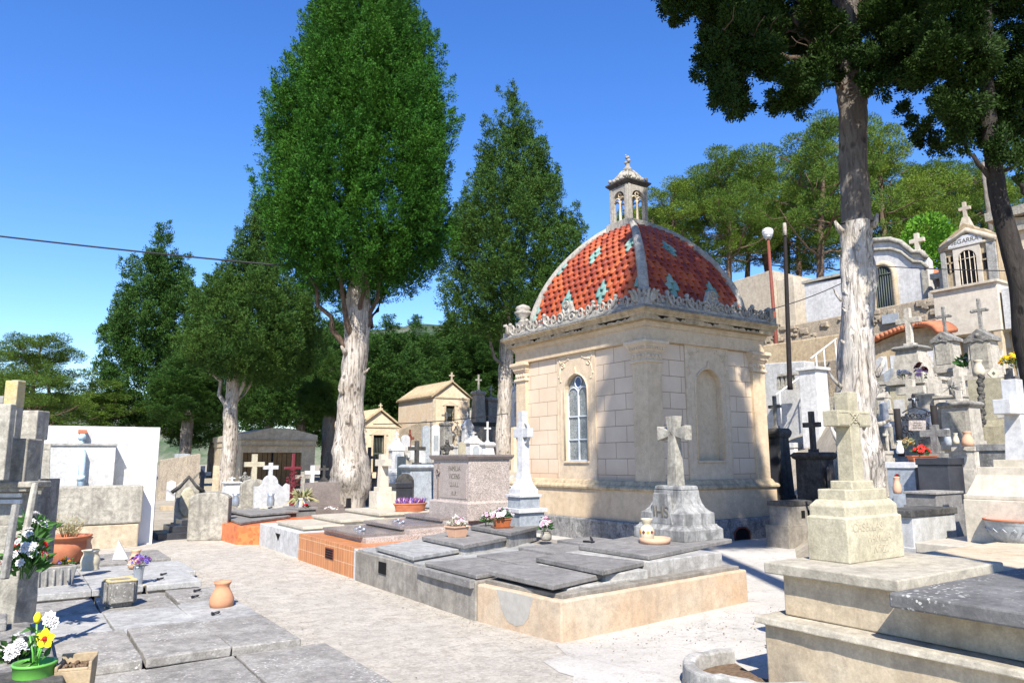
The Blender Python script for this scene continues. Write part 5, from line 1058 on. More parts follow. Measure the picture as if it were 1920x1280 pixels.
for k in range(5):
    a = 2 * math.pi * k / 5 + 0.3; d = Rv * math.cos(a) + Uv * math.sin(a); s = Rv * -math.sin(a) + Uv * math.cos(a)
    n6 = 6; ws = (.004, .020, .030, .033, .027, .012); vs_ = []
    for i_ in range(n6):
        f_ = i_ / (n6 - 1)
        for j_ in (-1, -.5, 0, .5, 1): vs_.append(c + (d * (.004 + .072 * f_ * (1 - .05 * abs(j_))) + s * (j_ * ws[i_]) + Bv * (.03 * f_ - .028 * f_ * f_ + .006 * j_ * j_ + rng.uniform(-.002, .002))) * K5)
    m.add(vs_, [(5 * i_ + j_, 5 * i_ + 5 + j_, 5 * i_ + 6 + j_, 5 * i_ + 1 + j_) for i_ in range(n6 - 1) for j_ in range(4)], 0, True)
m.build('petals', M['petal_yellow'], e); m = MB(); m.sphere(c + Bv * 0.012, 0.016, 8, 6); m.tube([c, c + Bv * .05], [.006, .004], 5); m.build('stamen', M['petal_red'], e)
m = MB(); m.lathe([(0.004, 0), (0.02, 0.02), (0.023, 0.045), (0.012, 0.07), (0.001, 0.075)], tuple(sp_(-0.01, 0.27)), 10); m.build('bud', M['petal_yellow'], e)
m = MB(); blossom(m, sp_(0.08, 0.31, .02), 0.05, 0, rng, 8, Bv + Uv * .4); blossom(m, sp_(0.105, 0.285, .02), 0.045, 0, rng, 8, Bv + Uv * .2); m.build('white_blossom', M['petal_white'], e)
m = MB()
for k in range(22): leaf_geo(m, sp_(rng.uniform(-.07, .08), rng.uniform(0, .24), rng.uniform(-.03, .04)), sp_(rng.uniform(-1, 1), rng.uniform(-.2, 1), rng.uniform(-.5, .8)), rng.uniform(.06, .11), .05, 0, .1, rng)
m.build('leaves', M['leaf_flower'], e)
p = gp(130, 1290, 0.2); e = empty('planter', (p.x + 0.03, p.y, .13), 'square sandy clay planter with a broken rim beside the green pot', 'planter', rz=-0.25)
m = MB(); m.taper(0, 0, 0.19, 0.19, 0.21, 0.21, 0, 0.20)
for (x0, x1, y0, y1, z1) in ((-.105, .105, .085, .105, .265), (-.105, -.085, -.105, .085, .23), (.085, .105, -.105, .085, .25), (-.085, .085, -.105, -.085, .215)): m.box(x0, x1, y0, y1, .195, z1)
m.build('body', M['peach_clay'] if False else M['tan_plaster'], e, 0.006); m = MB(); m.box(-.085, .085, -.085, .085, .19, .205)
for k in range(40): x, y = random.uniform(-.07, .07), random.uniform(-.07, .07); m.sphere((x, y, .207 + random.uniform(0, .01)), random.uniform(.006, .016), 5, 4)
m.build('soil', M['soil'], e)
p = L_(30, 1215, 5.5); bouquet((p.x, p.y, p.z - .12), 0.14, 0.12, 0.2, ['petal_white'], 26, 0.042, 'grey-white artificial roses in the shade behind the green pot', 60, 'leaf_flower', 0.09, seed=18)
# ------------------------------------------------------------------ trees
def leaf_mesh(name, P, D, L, Wd, mat, seed=0, N0=None):
    """many single leaf-sprays as diamond quads: P bases, D directions, L lengths, Wd widths, N0 faces they turn to"""
    rs = np.random.RandomState(seed); n = len(P)
    D = D / np.linalg.norm(D, axis=1, keepdims=True)
    Q = rs.normal(size=(n, 3)) if N0 is None else N0
    Sd = np.cross(D, Q); Sd /= np.linalg.norm(Sd, axis=1, keepdims=True) + 1e-9; N = np.cross(Sd, D)
    L = L[:, None]; Wd = Wd[:, None]
    V = np.empty((n, 4, 3), np.float32)
    V[:, 0] = P; V[:, 1] = P + D * L * .5 + Sd * Wd * .5 + N * L * .08; V[:, 2] = P + D * L; V[:, 3] = P + D * L * .5 - Sd * Wd * .5 + N * L * .08
    me = bpy.data.meshes.new(name); me.vertices.add(n * 4); me.vertices.foreach_set('co', V.ravel())
    me.loops.add(n * 4); me.loops.foreach_set('vertex_index', np.arange(n * 4, dtype=np.int32))
    me.polygons.add(n); me.polygons.foreach_set('loop_start', np.arange(0, n * 4, 4, dtype=np.int32)); me.polygons.foreach_set('loop_total', np.full(n, 4, np.int32))
    me.update(calc_edges=True); me.materials.append(mat)
    return me
def unit(v): return v / (np.linalg.norm(v, axis=-1, keepdims=True) + 1e-9)
def flame(c, ax, L, R, n, rs, leafL, B, D, LL, NN, per=9):
    """one plume of foliage: sprigs of leaves over the surface of a flame-shaped body that points along ax"""
    k = max(1, n // per); t1 = unit(np.cross(ax, rs.normal(size=3))); t2 = np.cross(ax, t1)
    u = rs.rand(k) ** .85; th = rs.uniform(0, 6.2832, k); rad = np.cos(th)[:, None] * t1 + np.sin(th)[:, None] * t2
    r = R * np.sin(np.pi * np.clip(u, .02, 1) ** .7) ** .75 * rs.uniform(.78, 1.08, k) * (1 + .18 * np.sin(3 * th + 9 * u))
    p = c + ax * ((u - .3) * L)[:, None] + rad * r[:, None]
    nrm = unit(rad + ax * ((u - .45) * 1.0)[:, None] + rs.normal(size=(k, 3)) * .28)
    d0 = unit(ax * .75 + rad * .65 + rs.normal(size=(k, 3)) * .25)
    i = np.repeat(np.arange(k), per); m = len(i); j = rs.normal(size=(m, 3))
    B.append(p[i] + j * leafL * .55 - nrm[i] * (rs.rand(m) * leafL * 1.3)[:, None]); D.append(d0[i] + rs.normal(size=(m, 3)) * .33); NN.append(nrm[i] + rs.normal(size=(m, 3)) * .3); LL.append(leafL * rs.uniform(.6, 1.35, m))
def finish(name, B, D, LL, NN, wr, mat, seed):
    B = np.concatenate(B); D = np.concatenate(D); LL = np.concatenate(LL); NN = np.concatenate(NN)
    return leaf_mesh(name, B, D, LL, LL * wr, mat, seed, NN)
def add_obj(name, me, parent=None):
    o = bpy.data.objects.new(name, me); COL.objects.link(o); o.parent = parent; return o
def cypress_crown(name, z0, z1, rfun, nlobe, nleaf, mat, seed, leafL=0.1, plR=.42, plL=1.5, inner=.16, wr=.45, outw=.34):
    """crown of upright flame-shaped plumes set on an uneven envelope"""
    rs = np.random.RandomState(seed); Hh = z1 - z0; B = []; D = []; LL = []; NN = []; ph = rs.uniform(0, 6.28, 6); ga = 0
    for i in range(nlobe):
        while True:
            t = rs.rand()
            if rs.rand() < rfun(t) + .1: break
        a = rs.uniform(0, 6.2832); bump = 1 + .06 * math.sin(3 * a + 7 * t + ph[0]) + .05 * math.sin(5 * a - 11 * t + ph[1]) + .05 * math.sin(9 * a + 17 * t + ph[2]) + rs.normal() * .03
        deep = rs.rand() < inner; sz = (.5 + .6 * min(1, rfun(t) * 1.3)) * rs.uniform(.6, 1.45)
        r = max(0, rfun(t) * RM * bump * (rs.uniform(.3, .75) if deep else 1) - plR * sz * .8 + rs.normal() * plR * .5 - (plR * 1.6 if rs.rand() < .3 else 0))
        out = np.array([math.cos(a), math.sin(a), 0]); low = max(0, (.07 - t) * 4)
        ax = unit(np.array([0, 0, 1.0]) + out * rs.uniform(.05, outw * 2) + out * low + rs.normal(size=3) * .10)
        flame(out * r + np.array([0, 0, z0 + t * Hh]), ax, plL * sz, plR * sz, int(nleaf * sz * sz), rs, leafL, B, D, LL, NN)
    return finish(name, B, D, LL, NN, wr, mat, seed)
RM = 1.0
def trunk_mb(pts, radii, seed, seg=22, ridge=0.14, knots=()):
    """trunk with fluted, gnarled surface"""
    rng = random.Random(seed); pts = [Vector(p) for p in pts]; m = MB(); vs = []; fs = []; n = 46
    ph = [rng.uniform(0, 6.28) for _ in range(8)]
    for k in range(n + 1):
        f = k / n * (len(pts) - 1); i = min(int(f), len(pts) - 2); q = f - i; p = pts[i].lerp(pts[i + 1], q); r = radii[i] * (1 - q) + radii[i + 1] * q
        for j in range(seg):
            a = 2 * math.pi * j / seg
            w = 1 + ridge * (0.5 * math.sin(3 * a + ph[0] + 2.2 * f) + 0.35 * math.sin(5 * a + ph[1] - 3.1 * f) + 0.3 * math.sin(8 * a + ph[2] + 1.7 * f) + 0.4 * rng.uniform(-1, 1))
            for (kz, ka, kr, ks) in knots:
                dz = (p.z - kz) / ks; da = ((a - ka + math.pi) % (2 * math.pi) - math.pi) * r / ks
                w += kr * math.exp(-(dz * dz + da * da))
            vs.append((p.x + r * w * math.cos(a), p.y + r * w * math.sin(a), p.z))
    for k in range(n):
        for j in range(seg):
            jj = (j + 1) % seg; fs.append((k * seg + j, k * seg + jj, (k + 1) * seg + jj, (k + 1) * seg + j))
    m.add(vs, fs, 0, True); return m
def limb(m, p0, p1, r0, r1, rng, bend=0.15, n=6):
    p0, p1 = Vector(p0), Vector(p1); L = (p1 - p0).length; pts = []
    for k in range(n + 1):
        f = k / n; pts.append(p0.lerp(p1, f) + Vector((rng.uniform(-1, 1), rng.uniform(-1, 1), rng.uniform(-1, 1))) * bend * L * math.sin(math.pi * f) * 0.5 + Vector((0, 0, -bend * L * 0.4 * math.sin(math.pi * f))))
    m.tube(pts, [r0 + (r1 - r0) * k / n for k in range(n + 1)], 7)
    return pts
def stub(m, p, d, L, r, rng):
    d = Vector(d).normalized(); m.tube([p, Vector(p) + d * L * .6, Vector(p) + d * L + Vector((0, 0, .04))], [r, r * .75, r * .35], 6, noise=.2, rng=rng)
# -- big bright cypress in the middle
d = 23.5; FS = 23.5 / 20; P = at(655, 950, d); ZB = P.z - 0.4  # FS trees: pushed back along the line of sight, scaled up in proportion
e = empty('cypress_tree', (P.x, P.y, ZB), 'tallest broad bright green cypress with a pale gnarled trunk in the middle of the picture', 'tree')
zc0 = (at(655, 560, d).z - ZB) / FS; e.scale = (FS, FS, FS)
kn = [(1.1, 4.2, .35, .35), (1.9, 3.4, .4, .28), (0.75, 2.2, .4, .3), (2.6, 4.9, .25, .25), (3.6, 3.3, .35, .16), (0.8, 5.4, .35, .3), (1.6, 5.2, .2, .2)]
m = trunk_mb([(0, 0, -.2), (0, 0, .55), (0, 0, 1.2), (-0.03, 0, 2.0), (-.02, 0, 3.4), (.05, 0, 4.6), (.08, 0, 5.6), (.1, 0, 7.4)], [.44, .42, .52, .37, .33, .33, .36, .2], 5, knots=kn); rng = random.Random(2)
for ang, z, L, r in ((3.6, 4.4, .28, .08), (3.4, 3.3, .22, .07), (4.0, 2.5, .2, .07), (5.6, 3.9, .2, .05), (2.6, 4.7, .2, .05)): stub(m, (.28 * math.cos(ang), .28 * math.sin(ang), z), (math.cos(ang), math.sin(ang), .7), L, r, rng)
m.build('trunk', M['bark_pale'], e)
for k, (dx, dy, dz, r) in enumerate(((-1.3, .3, 1.9, .1), (-.75, -.5, 2.1, .1), (.55, -.5, 2.0, .085), (1.0, .3, 1.7, .09), (-.2, .8, 2.2, .1), (.1, -.75, 2.1, .085))):
    m = MB(); limb(m, (dx * .12 + .05, dy * .12, 4.5 + .1 * k), (dx, dy, 4.9 + dz * .9), r, .04, rng, .1); m.build('limb', M['bark_brown'], e)
def rf_big(t):
    if t < .14: r = .50 + .48 * math.sqrt(t / .14)
    elif t < .42: r = .98 + .02 * math.sin((t - .14) * 11)
    else: r = 1.0 - .60 * ((t - .42) / .58) ** 1.3
    return r * .97
RM = 2.4
me = cypress_crown('crown', zc0 + .15, 15.9, rf_big, 1500, 400, M['cypress_bright'], 3, leafL=.062, plR=.235, plL=1.15, inner=.12)
o = add_obj('crown', me, e); o.location = (.05, 0, 0)
# -- second cypress behind the mausoleum
d = 44.0; FS = 44 / 27; P = at(945, 905, d)
e = empty('cypress_tree', (P.x, P.y, P.z - .6), 'olive green pointed cypress right behind the left side of the mausoleum', 'tree')
hz = (at(990, 140, d).z - P.z + .6) / FS; z0 = (at(950, 590, d).z - P.z) / FS; e.scale = (FS, FS, FS)
m = trunk_mb([(0, 0, -.3), (0, 0, .8), (-.02, 0, 2), (.05, 0, 3.6), (.1, 0, 5), (.15, 0, 7)], [.33, .27, .26, .25, .26, .15], 8); m.build('trunk', M['bark_pale'], e)
for (dx, dy, z, dz) in ((-.9, -.2, 4.4, 1.8), (.8, -.3, 4.8, 1.6), (.2, .8, 4.6, 1.8)): m = MB(); limb(m, (.08 * dx, 0, z), (dx, dy, z + dz), .08, .03, rng); m.build('limb', M['bark_grey'], e)
def rf_cone(t):
    if t < .12: return .6 + .35 * t / .12
    if t < .32: return .95
    return .95 * (1 - ((t - .32) / .68) ** 1.15) + .03
RM = 2.55
me = cypress_crown('crown', z0 - .6, hz - .35, rf_cone, 800, 300, M['cypress_olive'], 6, leafL=.075, plR=.27, plL=.85)
o = add_obj('crown', me, e); o.location = (at(960, 300, d) - P) * 1.0; o.location.z = 0; o.location = (o.location.x * .7, o.location.y * .7, 0)
OLIVE = me
# -- mid-left spreading cypress in front of the flat-roofed vault
d = 40.0; FS = 40 / 25; P = at(425, 920, d)
e = empty('cypress_tree', (P.x, P.y, P.z - .4), 'many-limbed spreading cypress with forked pale trunk before the flat-roofed vault', 'tree')
m = trunk_mb([(0, 0, -.3), (0, 0, .5), (.02, 0, 1.6), (-.02, 0, 2.9), (.03, 0, 4.0), (.05, 0, 6)], [.27, .23, .25, .21, .2, .12], 11, knots=[(2.8, 3.9, .4, .2), (1.2, 4.4, .2, .2)]); m.build('trunk', M['bark_pale'], e)
for (dx, dy, z, z2, r) in ((-.9, .35, 2.7, 5.4, .10), (-.5, -.5, 3.2, 5.6, .08), (.5, -.3, 3.0, 5.4, .085), (.95, .2, 2.9, 5.0, .06), (.1, .7, 3.3, 5.6, .08), (-.15, -.2, 3.6, 6.2, .09)):
    m = MB(); limb(m, (.1 * dx, .1 * dy, z), (dx, dy, z2), r, .03, rng, .12); m.build('limb', M['bark_pale'], e)
hz = (at(440, 362, d).z - P.z + .4) / FS; e.scale = (FS, FS, FS)
def rf_l(t):
    if t < .15: return .55 + .40 * t / .15
    if t < .42: return .95 - .1 * (t - .15) / .27
    if t < .56: return .85 - .38 * (t - .42) / .14
    return .47 - .37 * (t - .56) / .44
RM = 2.35
me = cypress_crown('crown', 3.9, hz - .4, rf_l, 850, 280, M['cypress_olive'], 9, leafL=.065, plR=.24, plL=.7)
o = add_obj('crown', me, e); o.location = (.55, -.35, 0)
SPREAD = me
def copy_tree_at(label, me, px, pyb, d, pyt, wscale, trunkh, rz, mat=None, group=None, mh=12.0, tr=.2, cz=None, name='cypress_tree', zoff=0.0, trunk=True):
    """a further cypress: own trunk, crown mesh shared and rescaled"""
    f = 1.75; d *= f; wscale *= f; trunkh *= f; tr *= f
    P = at(px, pyb, d); P.z = min(P.z, terrain(P.x, P.y)) ; top = at(px, pyt, d).z
    e = empty(name, (P.x, P.y, P.z), label, 'tree', group)
    if trunk: m = trunk_mb([(0, 0, -1.0), (0, 0, trunkh * .5), (.05, 0, trunkh), (.05, 0, trunkh * 1.8)], [tr * 1.2, tr, tr, tr * .5], 13); m.build('trunk', M['bark_grey'], e)
    o = add_obj('crown', me, e); zs = [v.co.z for v in me.vertices][::97]; lo, hi = min(zs), max(zs)
    s = (top - P.z - trunkh) / (hi - lo); o.scale = (wscale, wscale, s); o.location = (0, 0, trunkh - lo * s); o.rotation_euler = (0, 0, rz)
    return e
G = 'cypresses and pines behind the far tombs'
RM = 2.5
def rf_d(t):
    if t < .1: return .7 + .3 * t / .1
    if t < .45: return 1.0 - .1 * (t - .1) / .35
    return .9 * (1 - ((t - .45) / .55) ** 1.3) + .05
me_dark = cypress_crown('crown', 1.5, 12, rf_d, 520, 300, M['cypress_dark'], 15, leafL=.10, plR=.34, plL=.9, outw=.7)
copy_tree_at('dark open-branched cypress standing alone farthest left against the sky', me_dark, 272, 880, 38, 418, 1.02, 2.2, .3, tr=.25)
copy_tree_at('slim dark cypress trunk and crown left of the flat-roofed vault', me_dark, 343, 915, 27, 640, .52, 2.3, 1.2, tr=.2)
copy_tree_at('cypress rising behind the left half of the flat-roofed vault', SPREAD, 500, 880, 34, 540, .85, 2.5, 2.0)
copy_tree_at('dark cypress filling the gap right of the forked pale trunk', me_dark, 560, 885, 33, 575, .75, 2.2, 2.9)
copy_tree_at('short leaning cypress with forked pale trunk behind the biggest trunk', SPREAD, 612, 900, 27, 660, .5, 2.4, 1.0, tr=.22)
copy_tree_at('dark green cypress behind the small peach chapel', me_dark, 720, 850, 38, 590, .95, 1.2, .9)
copy_tree_at('broad cypress behind the gable of the upper peach chapel', SPREAD, 845, 800, 48, 585, 1.5, 1.5, .2)
copy_tree_at('dark cypress between the two peach chapels', me_dark, 775, 830, 44, 590, 1.0, 1.0, 2.2)
copy_tree_at('dark cypress beyond the right slope of the upper peach chapel', me_dark, 905, 800, 46, 575, 1.1, 1.0, 4.0)
copy_tree_at('dense dark cypress far behind the biggest trunk', me_dark, 640, 860, 44, 560, 1.15, 1.5, 5.0)
copy_tree_at('dim cypress at the left end of the white wall', me_dark, 395, 880, 42, 600, 1.1, 1.5, 5.5)
# -- Aleppo pines
def pine_mesh(seed, H, nb, mat, leafL=.135, per=1400, spread=1.0, low=.38, flat=.6):
    rs = np.random.RandomState(seed); rng = random.Random(seed)
    tr = MB(); lean = (rs.uniform(-.6, .6), rs.uniform(-.6, .6))
    pts = [Vector((lean[0] * f * f + .15 * math.sin(5 * f + seed), lean[1] * f * f, H * .92 * f)) for f in [k / 7 for k in range(8)]]
    tr.tube(pts, [.24 - .19 * k / 7 for k in range(8)], 9, noise=.12, rng=rng)
    B = []; D = []; L = []
    for i in range(nb):
        t = low + (1 - low) * (i + rs.rand()) / nb; a = i * 2.4 + rs.uniform(-.5, .5)
        f = min(t * .92 / .92, .999); k = min(int(f * 7), 6); p0 = pts[k].lerp(pts[k + 1], f * 7 - k)
        R_ = spread * H * .28 * (1.15 - .75 * ((t - low) / (1 - low)) ** 1.3) * rs.uniform(.6, 1.15)
        p1 = p0 + Vector((math.cos(a) * R_, math.sin(a) * R_, R_ * rs.uniform(.15, .55)))
        br = limb(tr, p0, p1, .075 * (1.2 - t), .018, rng, .12, 5)
        for j in range(rs.randint(3, 5)):
            q = p0.lerp(p1, rs.uniform(.5, 1.12)) + Vector((rs.normal() * .35, rs.normal() * .35, rs.normal() * .2)) * (R_ * .45 + .3)
            r = rs.uniform(.4, .8) * (H / 11)
            n = int(per * r * r); v = rs.normal(size=(n, 3)); v /= np.linalg.norm(v, axis=1, keepdims=True); v[:, 2] *= flat
            c = np.array(q) + v * (r * rs.uniform(.35, 1.0, n) ** .6)[:, None]
            B.append(c); D.append(v + np.array([0, 0, .55]) + rs.normal(size=(n, 3)) * .4); L.append(leafL * rs.uniform(.55, 1.2, n))
            if rng.random() < .4: tr.tube([br[3], q], [.03, .012], 5)
    return tr, leaf_mesh('crown', np.concatenate(B), np.concatenate(D), np.concatenate(L), np.concatenate(L) * .30, mat, seed)
PROTO = []
for sd, H, nb, mt in ((1, 11, 24, 'pine_light'), (2, 12, 27, 'pine_mid'), (4, 10, 22, 'pine_light'), (7, 11, 26, 'pine_mid')):
    tr, cr = pine_mesh(sd, H, nb, M[mt]); PROTO.append((tr, cr, H, mt))
TRM = {}
def put_pine(i, px, pyb, d, pyt, label, rz, wide=1.0, name='pine_tree'):
    tr, cr, H, mt = PROTO[i]; d *= 1.3 if px > 1000 else 1.0; P = at(px, pyb, d); P.z = terrain(P.x, P.y) - .1; top = at(px, pyt, d).z
    e = empty(name, (P.x, P.y, P.z), label, 'tree', 'pines on the slope', rz); s = (top - P.z) / H
    if i not in TRM: o = tr.build('trunk', M['bark_brown'], e); TRM[i] = o.data
    else: o = add_obj('trunk', TRM[i], e)
    c = add_obj('crown', cr, e)
    for q in (o, c): q.scale = (s * wide, s * wide, s)
    return e
put_pine(0, 1275, 530, 48, 345, 'yellow-green pine just right of the dome lantern', 0.3, 1.2)
put_pine(1, 1365, 540, 46, 285, 'bushy pine behind the lamp post globe', 1.3, 1.05)
put_pine(2, 1440, 530, 52, 275, 'tall pine above the beige building', 2.2)
put_pine(3, 1540, 540, 44, 215, 'tallest pine of the slope directly left of the stripped trunk', 3.1, .95)
put_pine(0, 1665, 540, 46, 225, 'light green pine directly right of the stripped trunk', 4.0, .95)
put_pine(1, 1770, 520, 50, 300, 'pine behind the white curved chapel cross', 5.2, 1.05)
put_pine(2, 1860, 500, 52, 300, 'pine behind the tan chapel gable', .9, 1.15)
put_pine(3, 1190, 560, 60, 400, 'low pine peeping out left of the dome', 1.9, 1.4)
put_pine(2, 1480, 560, 60, 380, 'small far pine low behind the black pole', 4.1, 1.3)
put_pine(1, 1320, 560, 54, 330, 'pine crowding behind the right rib of the dome', 4.6, 1.15)
put_pine(3, 1405, 560, 56, 330, 'pine between the lamp post and the tall pine', 2.7, 1.15)
put_pine(1, 1500, 560, 54, 300, 'dark green pine right behind the black pole', 0.6, 1.1)
put_pine(0, 1595, 560, 55, 290, 'distant pine half hidden by the stripped trunk', 2.2, 1.2)
put_pine(3, 1710, 560, 54, 320, 'dense pine behind the white cross of the curved chapel', 5.7, 1.3)
put_pine(1, 1815, 540, 56, 330, 'pine closing the gap left of the tan chapel cross', 3.3, 1.3)
put_pine(2, 1240, 560, 55, 385, 'low pine close right of the dome lantern base', 1.4, 1.3)
put_pine(1, 1920, 520, 58, 330, 'pine cut by the right edge of the picture', 3.6, 1.4)
put_pine(1, 35, 880, 46, 622, 'rounded green pine at the far left beyond the white wall', 2.0, 1.3)
put_pine(3, 100, 880, 60, 690, 'pale pine bush low between the far left pine and the dark cypress', 1.0, 2.0)
put_pine(1, -60, 880, 50, 640, 'pine leaving the picture at the far left', 4.4, 1.5)
put_pine(3, 180, 890, 64, 730, 'low pale bush in the notch beside the dark cypress', 3.0, 2.2)
# bright deciduous shrub behind the white chapel
d = 50; P = at(1745, 500, d); rs = np.random.RandomState(3); v = rs.normal(size=(5200, 3)); v /= np.linalg.norm(v, axis=1, keepdims=True)
lob = np.array([(0, 0, 0), (1.0, -.4, .3), (-1.0, .3, -.2), (.3, .2, .9), (-.5, -.3, .7), (1.6, -.8, -.5)])[rs.randint(0, 6, 5200)]
e = empty('leafy_tree', (P.x, P.y, P.z - 3), 'bright green leafy tree between the two hillside chapels', 'tree')
B = (lob + v * (rs.uniform(.5, 1.0, 5200) ** .5 * 1.05)[:, None]) * 1.5; add_obj('crown', leaf_mesh('crown', B, v + np.array([0, 0, .2]), rs.uniform(.16, .32, 5200), rs.uniform(.12, .22, 5200), M['leaf_bright'], 4), e).location = (0, 0, 3.9)
m = MB(); m.tube([(0, 0, -1), (0, 0, 2), (.3, 0, 3)], [.16, .13, .08], 8); m.build('trunk', M['bark_grey'], e)
# -- near tree with stripped trunk on the right
d = 13.0; P = at(1612, 935, d)
def TP(px, py, dd=0): return at(px, py, d + dd) - Vector((P.x, P.y, 0))
e = empty('cypress_tree', (P.x, P.y, 0), 'tall old cypress with a stripped pale trunk and dark overhanging crown at the right', 'tree')
ctr = [(1612, 1010), (1616, 930), (1612, 860), (1603, 760), (1606, 640), (1608, 520), (1606, 420), (1602, 320), (1598, 220), (1590, 130), (1585, 40), (1582, -160)]
hw = [46, 37, 35, 31, 28, 27, 27, 25, 25, 27, 26, 15]
pts = [TP(a, b) for a, b in ctr]; rad = [w * d / FPX * 1.02 for w in hw]
kn = [(pts[2].z, 4.4, .3, .25), (pts[3].z + .3, 5.3, .35, .2), (pts[3].z - .2, 3.3, .2, .2), (pts[5].z, 5.6, .28, .22), (pts[4].z, 3.6, .25, .2), (pts[6].z, 3.7, .3, .15), (pts[6].z + .3, 5.8, .3, .14)]
lower = trunk_mb(pts[:7], rad[:7], 21, 28, .18, kn); rng = random.Random(6)
for (px, py, dx, dz, L, r) in ((1648, 700, .5, .8, .36, .055), (1570, 720, -.6, .7, .3, .04), (1650, 792, .9, .25, .3, .05), (1578, 840, -.5, .9, .45, .07), (1640, 420, .5, .9, .24, .07), (1572, 430, -.6, .9, .2, .07), (1572, 560, -.5, .8, .25, .03), (1645, 850, .8, .5, .2, .06), (1580, 640, -.8, .3, .12, .05)):
    q = TP(px, py, -.1); stub(lower, q - Vector((UX * dx * .1, -UY * dx * .1, .05)), (UX * dx, -UY * dx, dz), L, r, rng)
for q in range(70):
    k = rng.uniform(.6, 5.8); i = int(k); c_p = pts[i].lerp(pts[i + 1], k - i); r_ = rad[i] * .97; a = rng.uniform(0, 6.28); o_ = Vector((math.cos(a), math.sin(a), 0)); stub(lower, c_p + o_ * (r_ - .04), o_ + Vector((0, 0, rng.uniform(.2, 1.4))), rng.uniform(.05, .14), rng.uniform(.015, .045), rng)
lower.build('stripped_trunk', M['bark_stripped'], e)
trunk_mb([p for p in pts[6:]], rad[6:], 22, 24, .12).build('upper_trunk', M['bark_grey'], e)
for a in (((1590, 150), (1480, 30), .13), ((1590, 120), (1360, 60), .09), ((1595, 170), (1740, 60), .09), ((1600, 190), (1520, 80), .05), ((1590, 100), (1640, -40), .12), ((1600, 160), (1700, 90), .05), ((1588, 90), (1440, -60), .11), ((1598, 175), (1690, 130), .045)):
    m = MB(); p0, p1 = TP(*a[0]), TP(*a[1], rng.uniform(-1.2, .4)); bp = limb(m, p0, p1, a[2], .02, rng, .1)
    for k in range(9): q = bp[rng.randrange(2, 7)]; limb(m, q, q + Vector((rng.uniform(-.8, .8), rng.uniform(-.8, .8), rng.uniform(-.3, .5))), .018, .005, rng, .2, 4)
    m.build('limb', M['bark_brown'], e)
def lobes_crown(lobes, per, mat, seed, leafL=.085, wr=.45):
    rs = np.random.RandomState(seed); B = []; D = []; LL = []; NN = []
    for (c, r) in lobes:
        for q in range(4):
            o = unit(rs.normal(size=3)); ax = unit(np.array([0, 0, .55]) + o * .9)
            flame(np.array(c) + o * r * .55, ax, r * 1.5, r * .52, int(per * r * r), rs, leafL, B, D, LL, NN)
    return finish('crown', B, D, LL, NN, wr, mat, seed)
rs = random.Random(12); lob = []
def lobe_line(spec, dd0, dd1):
    for (px, py, r) in spec:
        for k in range(2): lob.append((tuple(TP(px + rs.uniform(-8, 8), py + rs.uniform(-8, 8), rs.uniform(dd0, dd1))), r * d / FPX))
low_edge = [(1290, 5, 36), (1330, 40, 40), (1345, 120, 34), (1370, 165, 34), (1400, 180, 26), (1395, 80, 48), (1440, 150, 36), (1455, 70, 50), (1480, 175, 32), (1505, 195, 24), (1510, 130, 34), (1540, 150, 30), (1560, 95, 30), (1545, 40, 40), (1640, 40, 40), (1660, 100, 40), (1700, 40, 50), (1700, 120, 46), (1640, 150, 22), (1290, -50, 50), (1260, -20, 30)]
lobe_line(low_edge, -1.3, -.1)
lobe_line([(a, b - 40, r) for a, b, r in low_edge if r > 32], .3, 1.6)
for px in range(1260, 1820, 55):
    for py in (-70, -140):
        if rs.random() < .9: lob.append((tuple(TP(px + rs.uniform(-20, 20), py + rs.uniform(-20, 20), rs.uniform(-1.8, 1.8))), rs.uniform(.4, .65)))
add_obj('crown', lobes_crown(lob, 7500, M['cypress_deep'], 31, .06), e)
# -- right-hand tree leaning across the edge
d = 11.0; P = at(1925, 640, d)
e = empty('cypress_tree', (P.x, P.y, 0), 'dark leaning cypress cut by the right edge of the picture', 'tree')
ctr = [(1990, 900), (1955, 780), (1925, 640), (1915, 540), (1892, 450), (1872, 370), (1862, 300), (1852, 220), (1850, 100), (1850, -80)]; hw = [24, 23, 21, 20, 18, 16, 15, 14, 12, 8]
pts = [TP(a, b) for a, b in ctr]; trunk_mb(pts, [w * d / FPX for w in hw], 33, 16, .10, [(pts[3].z, 4.0, .5, .12)]).build('trunk', M['bark_dark'], e); rng = random.Random(9)
for a in (((1858, 335), (1795, 250), .05), ((1880, 320), (1925, 300), .04), ((1900, 330), (1940, 380), .045), ((1855, 240), (1790, 190), .04), ((1862, 300), (1910, 190), .05), ((1852, 200), (1760, 130), .05)):
    m = MB(); limb(m, TP(*a[0]), TP(*a[1], rng.uniform(-.5, .5)), a[2], .015, rng, .12); m.build('limb', M['bark_dark'], e)
rs = random.Random(14); lob = []
lobe_line([(1700, 205, 14), (1720, 235, 20), (1745, 265, 20), (1760, 285, 16), (1735, 150, 40)], 1.0, 1.9)
lobe_line([(1770, 215, 36), (1800, 255, 26), (1770, 120, 50), (1820, 180, 44), (1850, 240, 34), (1880, 270, 30), (1910, 290, 26), (1880, 200, 44), (1910, 130, 50), (1840, 90, 55), (1780, 40, 55), (1900, 40, 60), (1850, -20, 60), (1930, 220, 40), (1950, 120, 60)], -.7, .9)
lobe_line([(1690, 130, 22), (1715, 60, 30)], 1.0, 1.9)
for px in range(1740, 2050, 60):
    for py in (-90, -170): lob.append((tuple(TP(px + rs.uniform(-20, 20), py, rs.uniform(-1.3, 1.3))), rs.uniform(.4, .6)))
add_obj('crown', lobes_crown(lob, 7500, M['cypress_deep'], 41, .055), e)
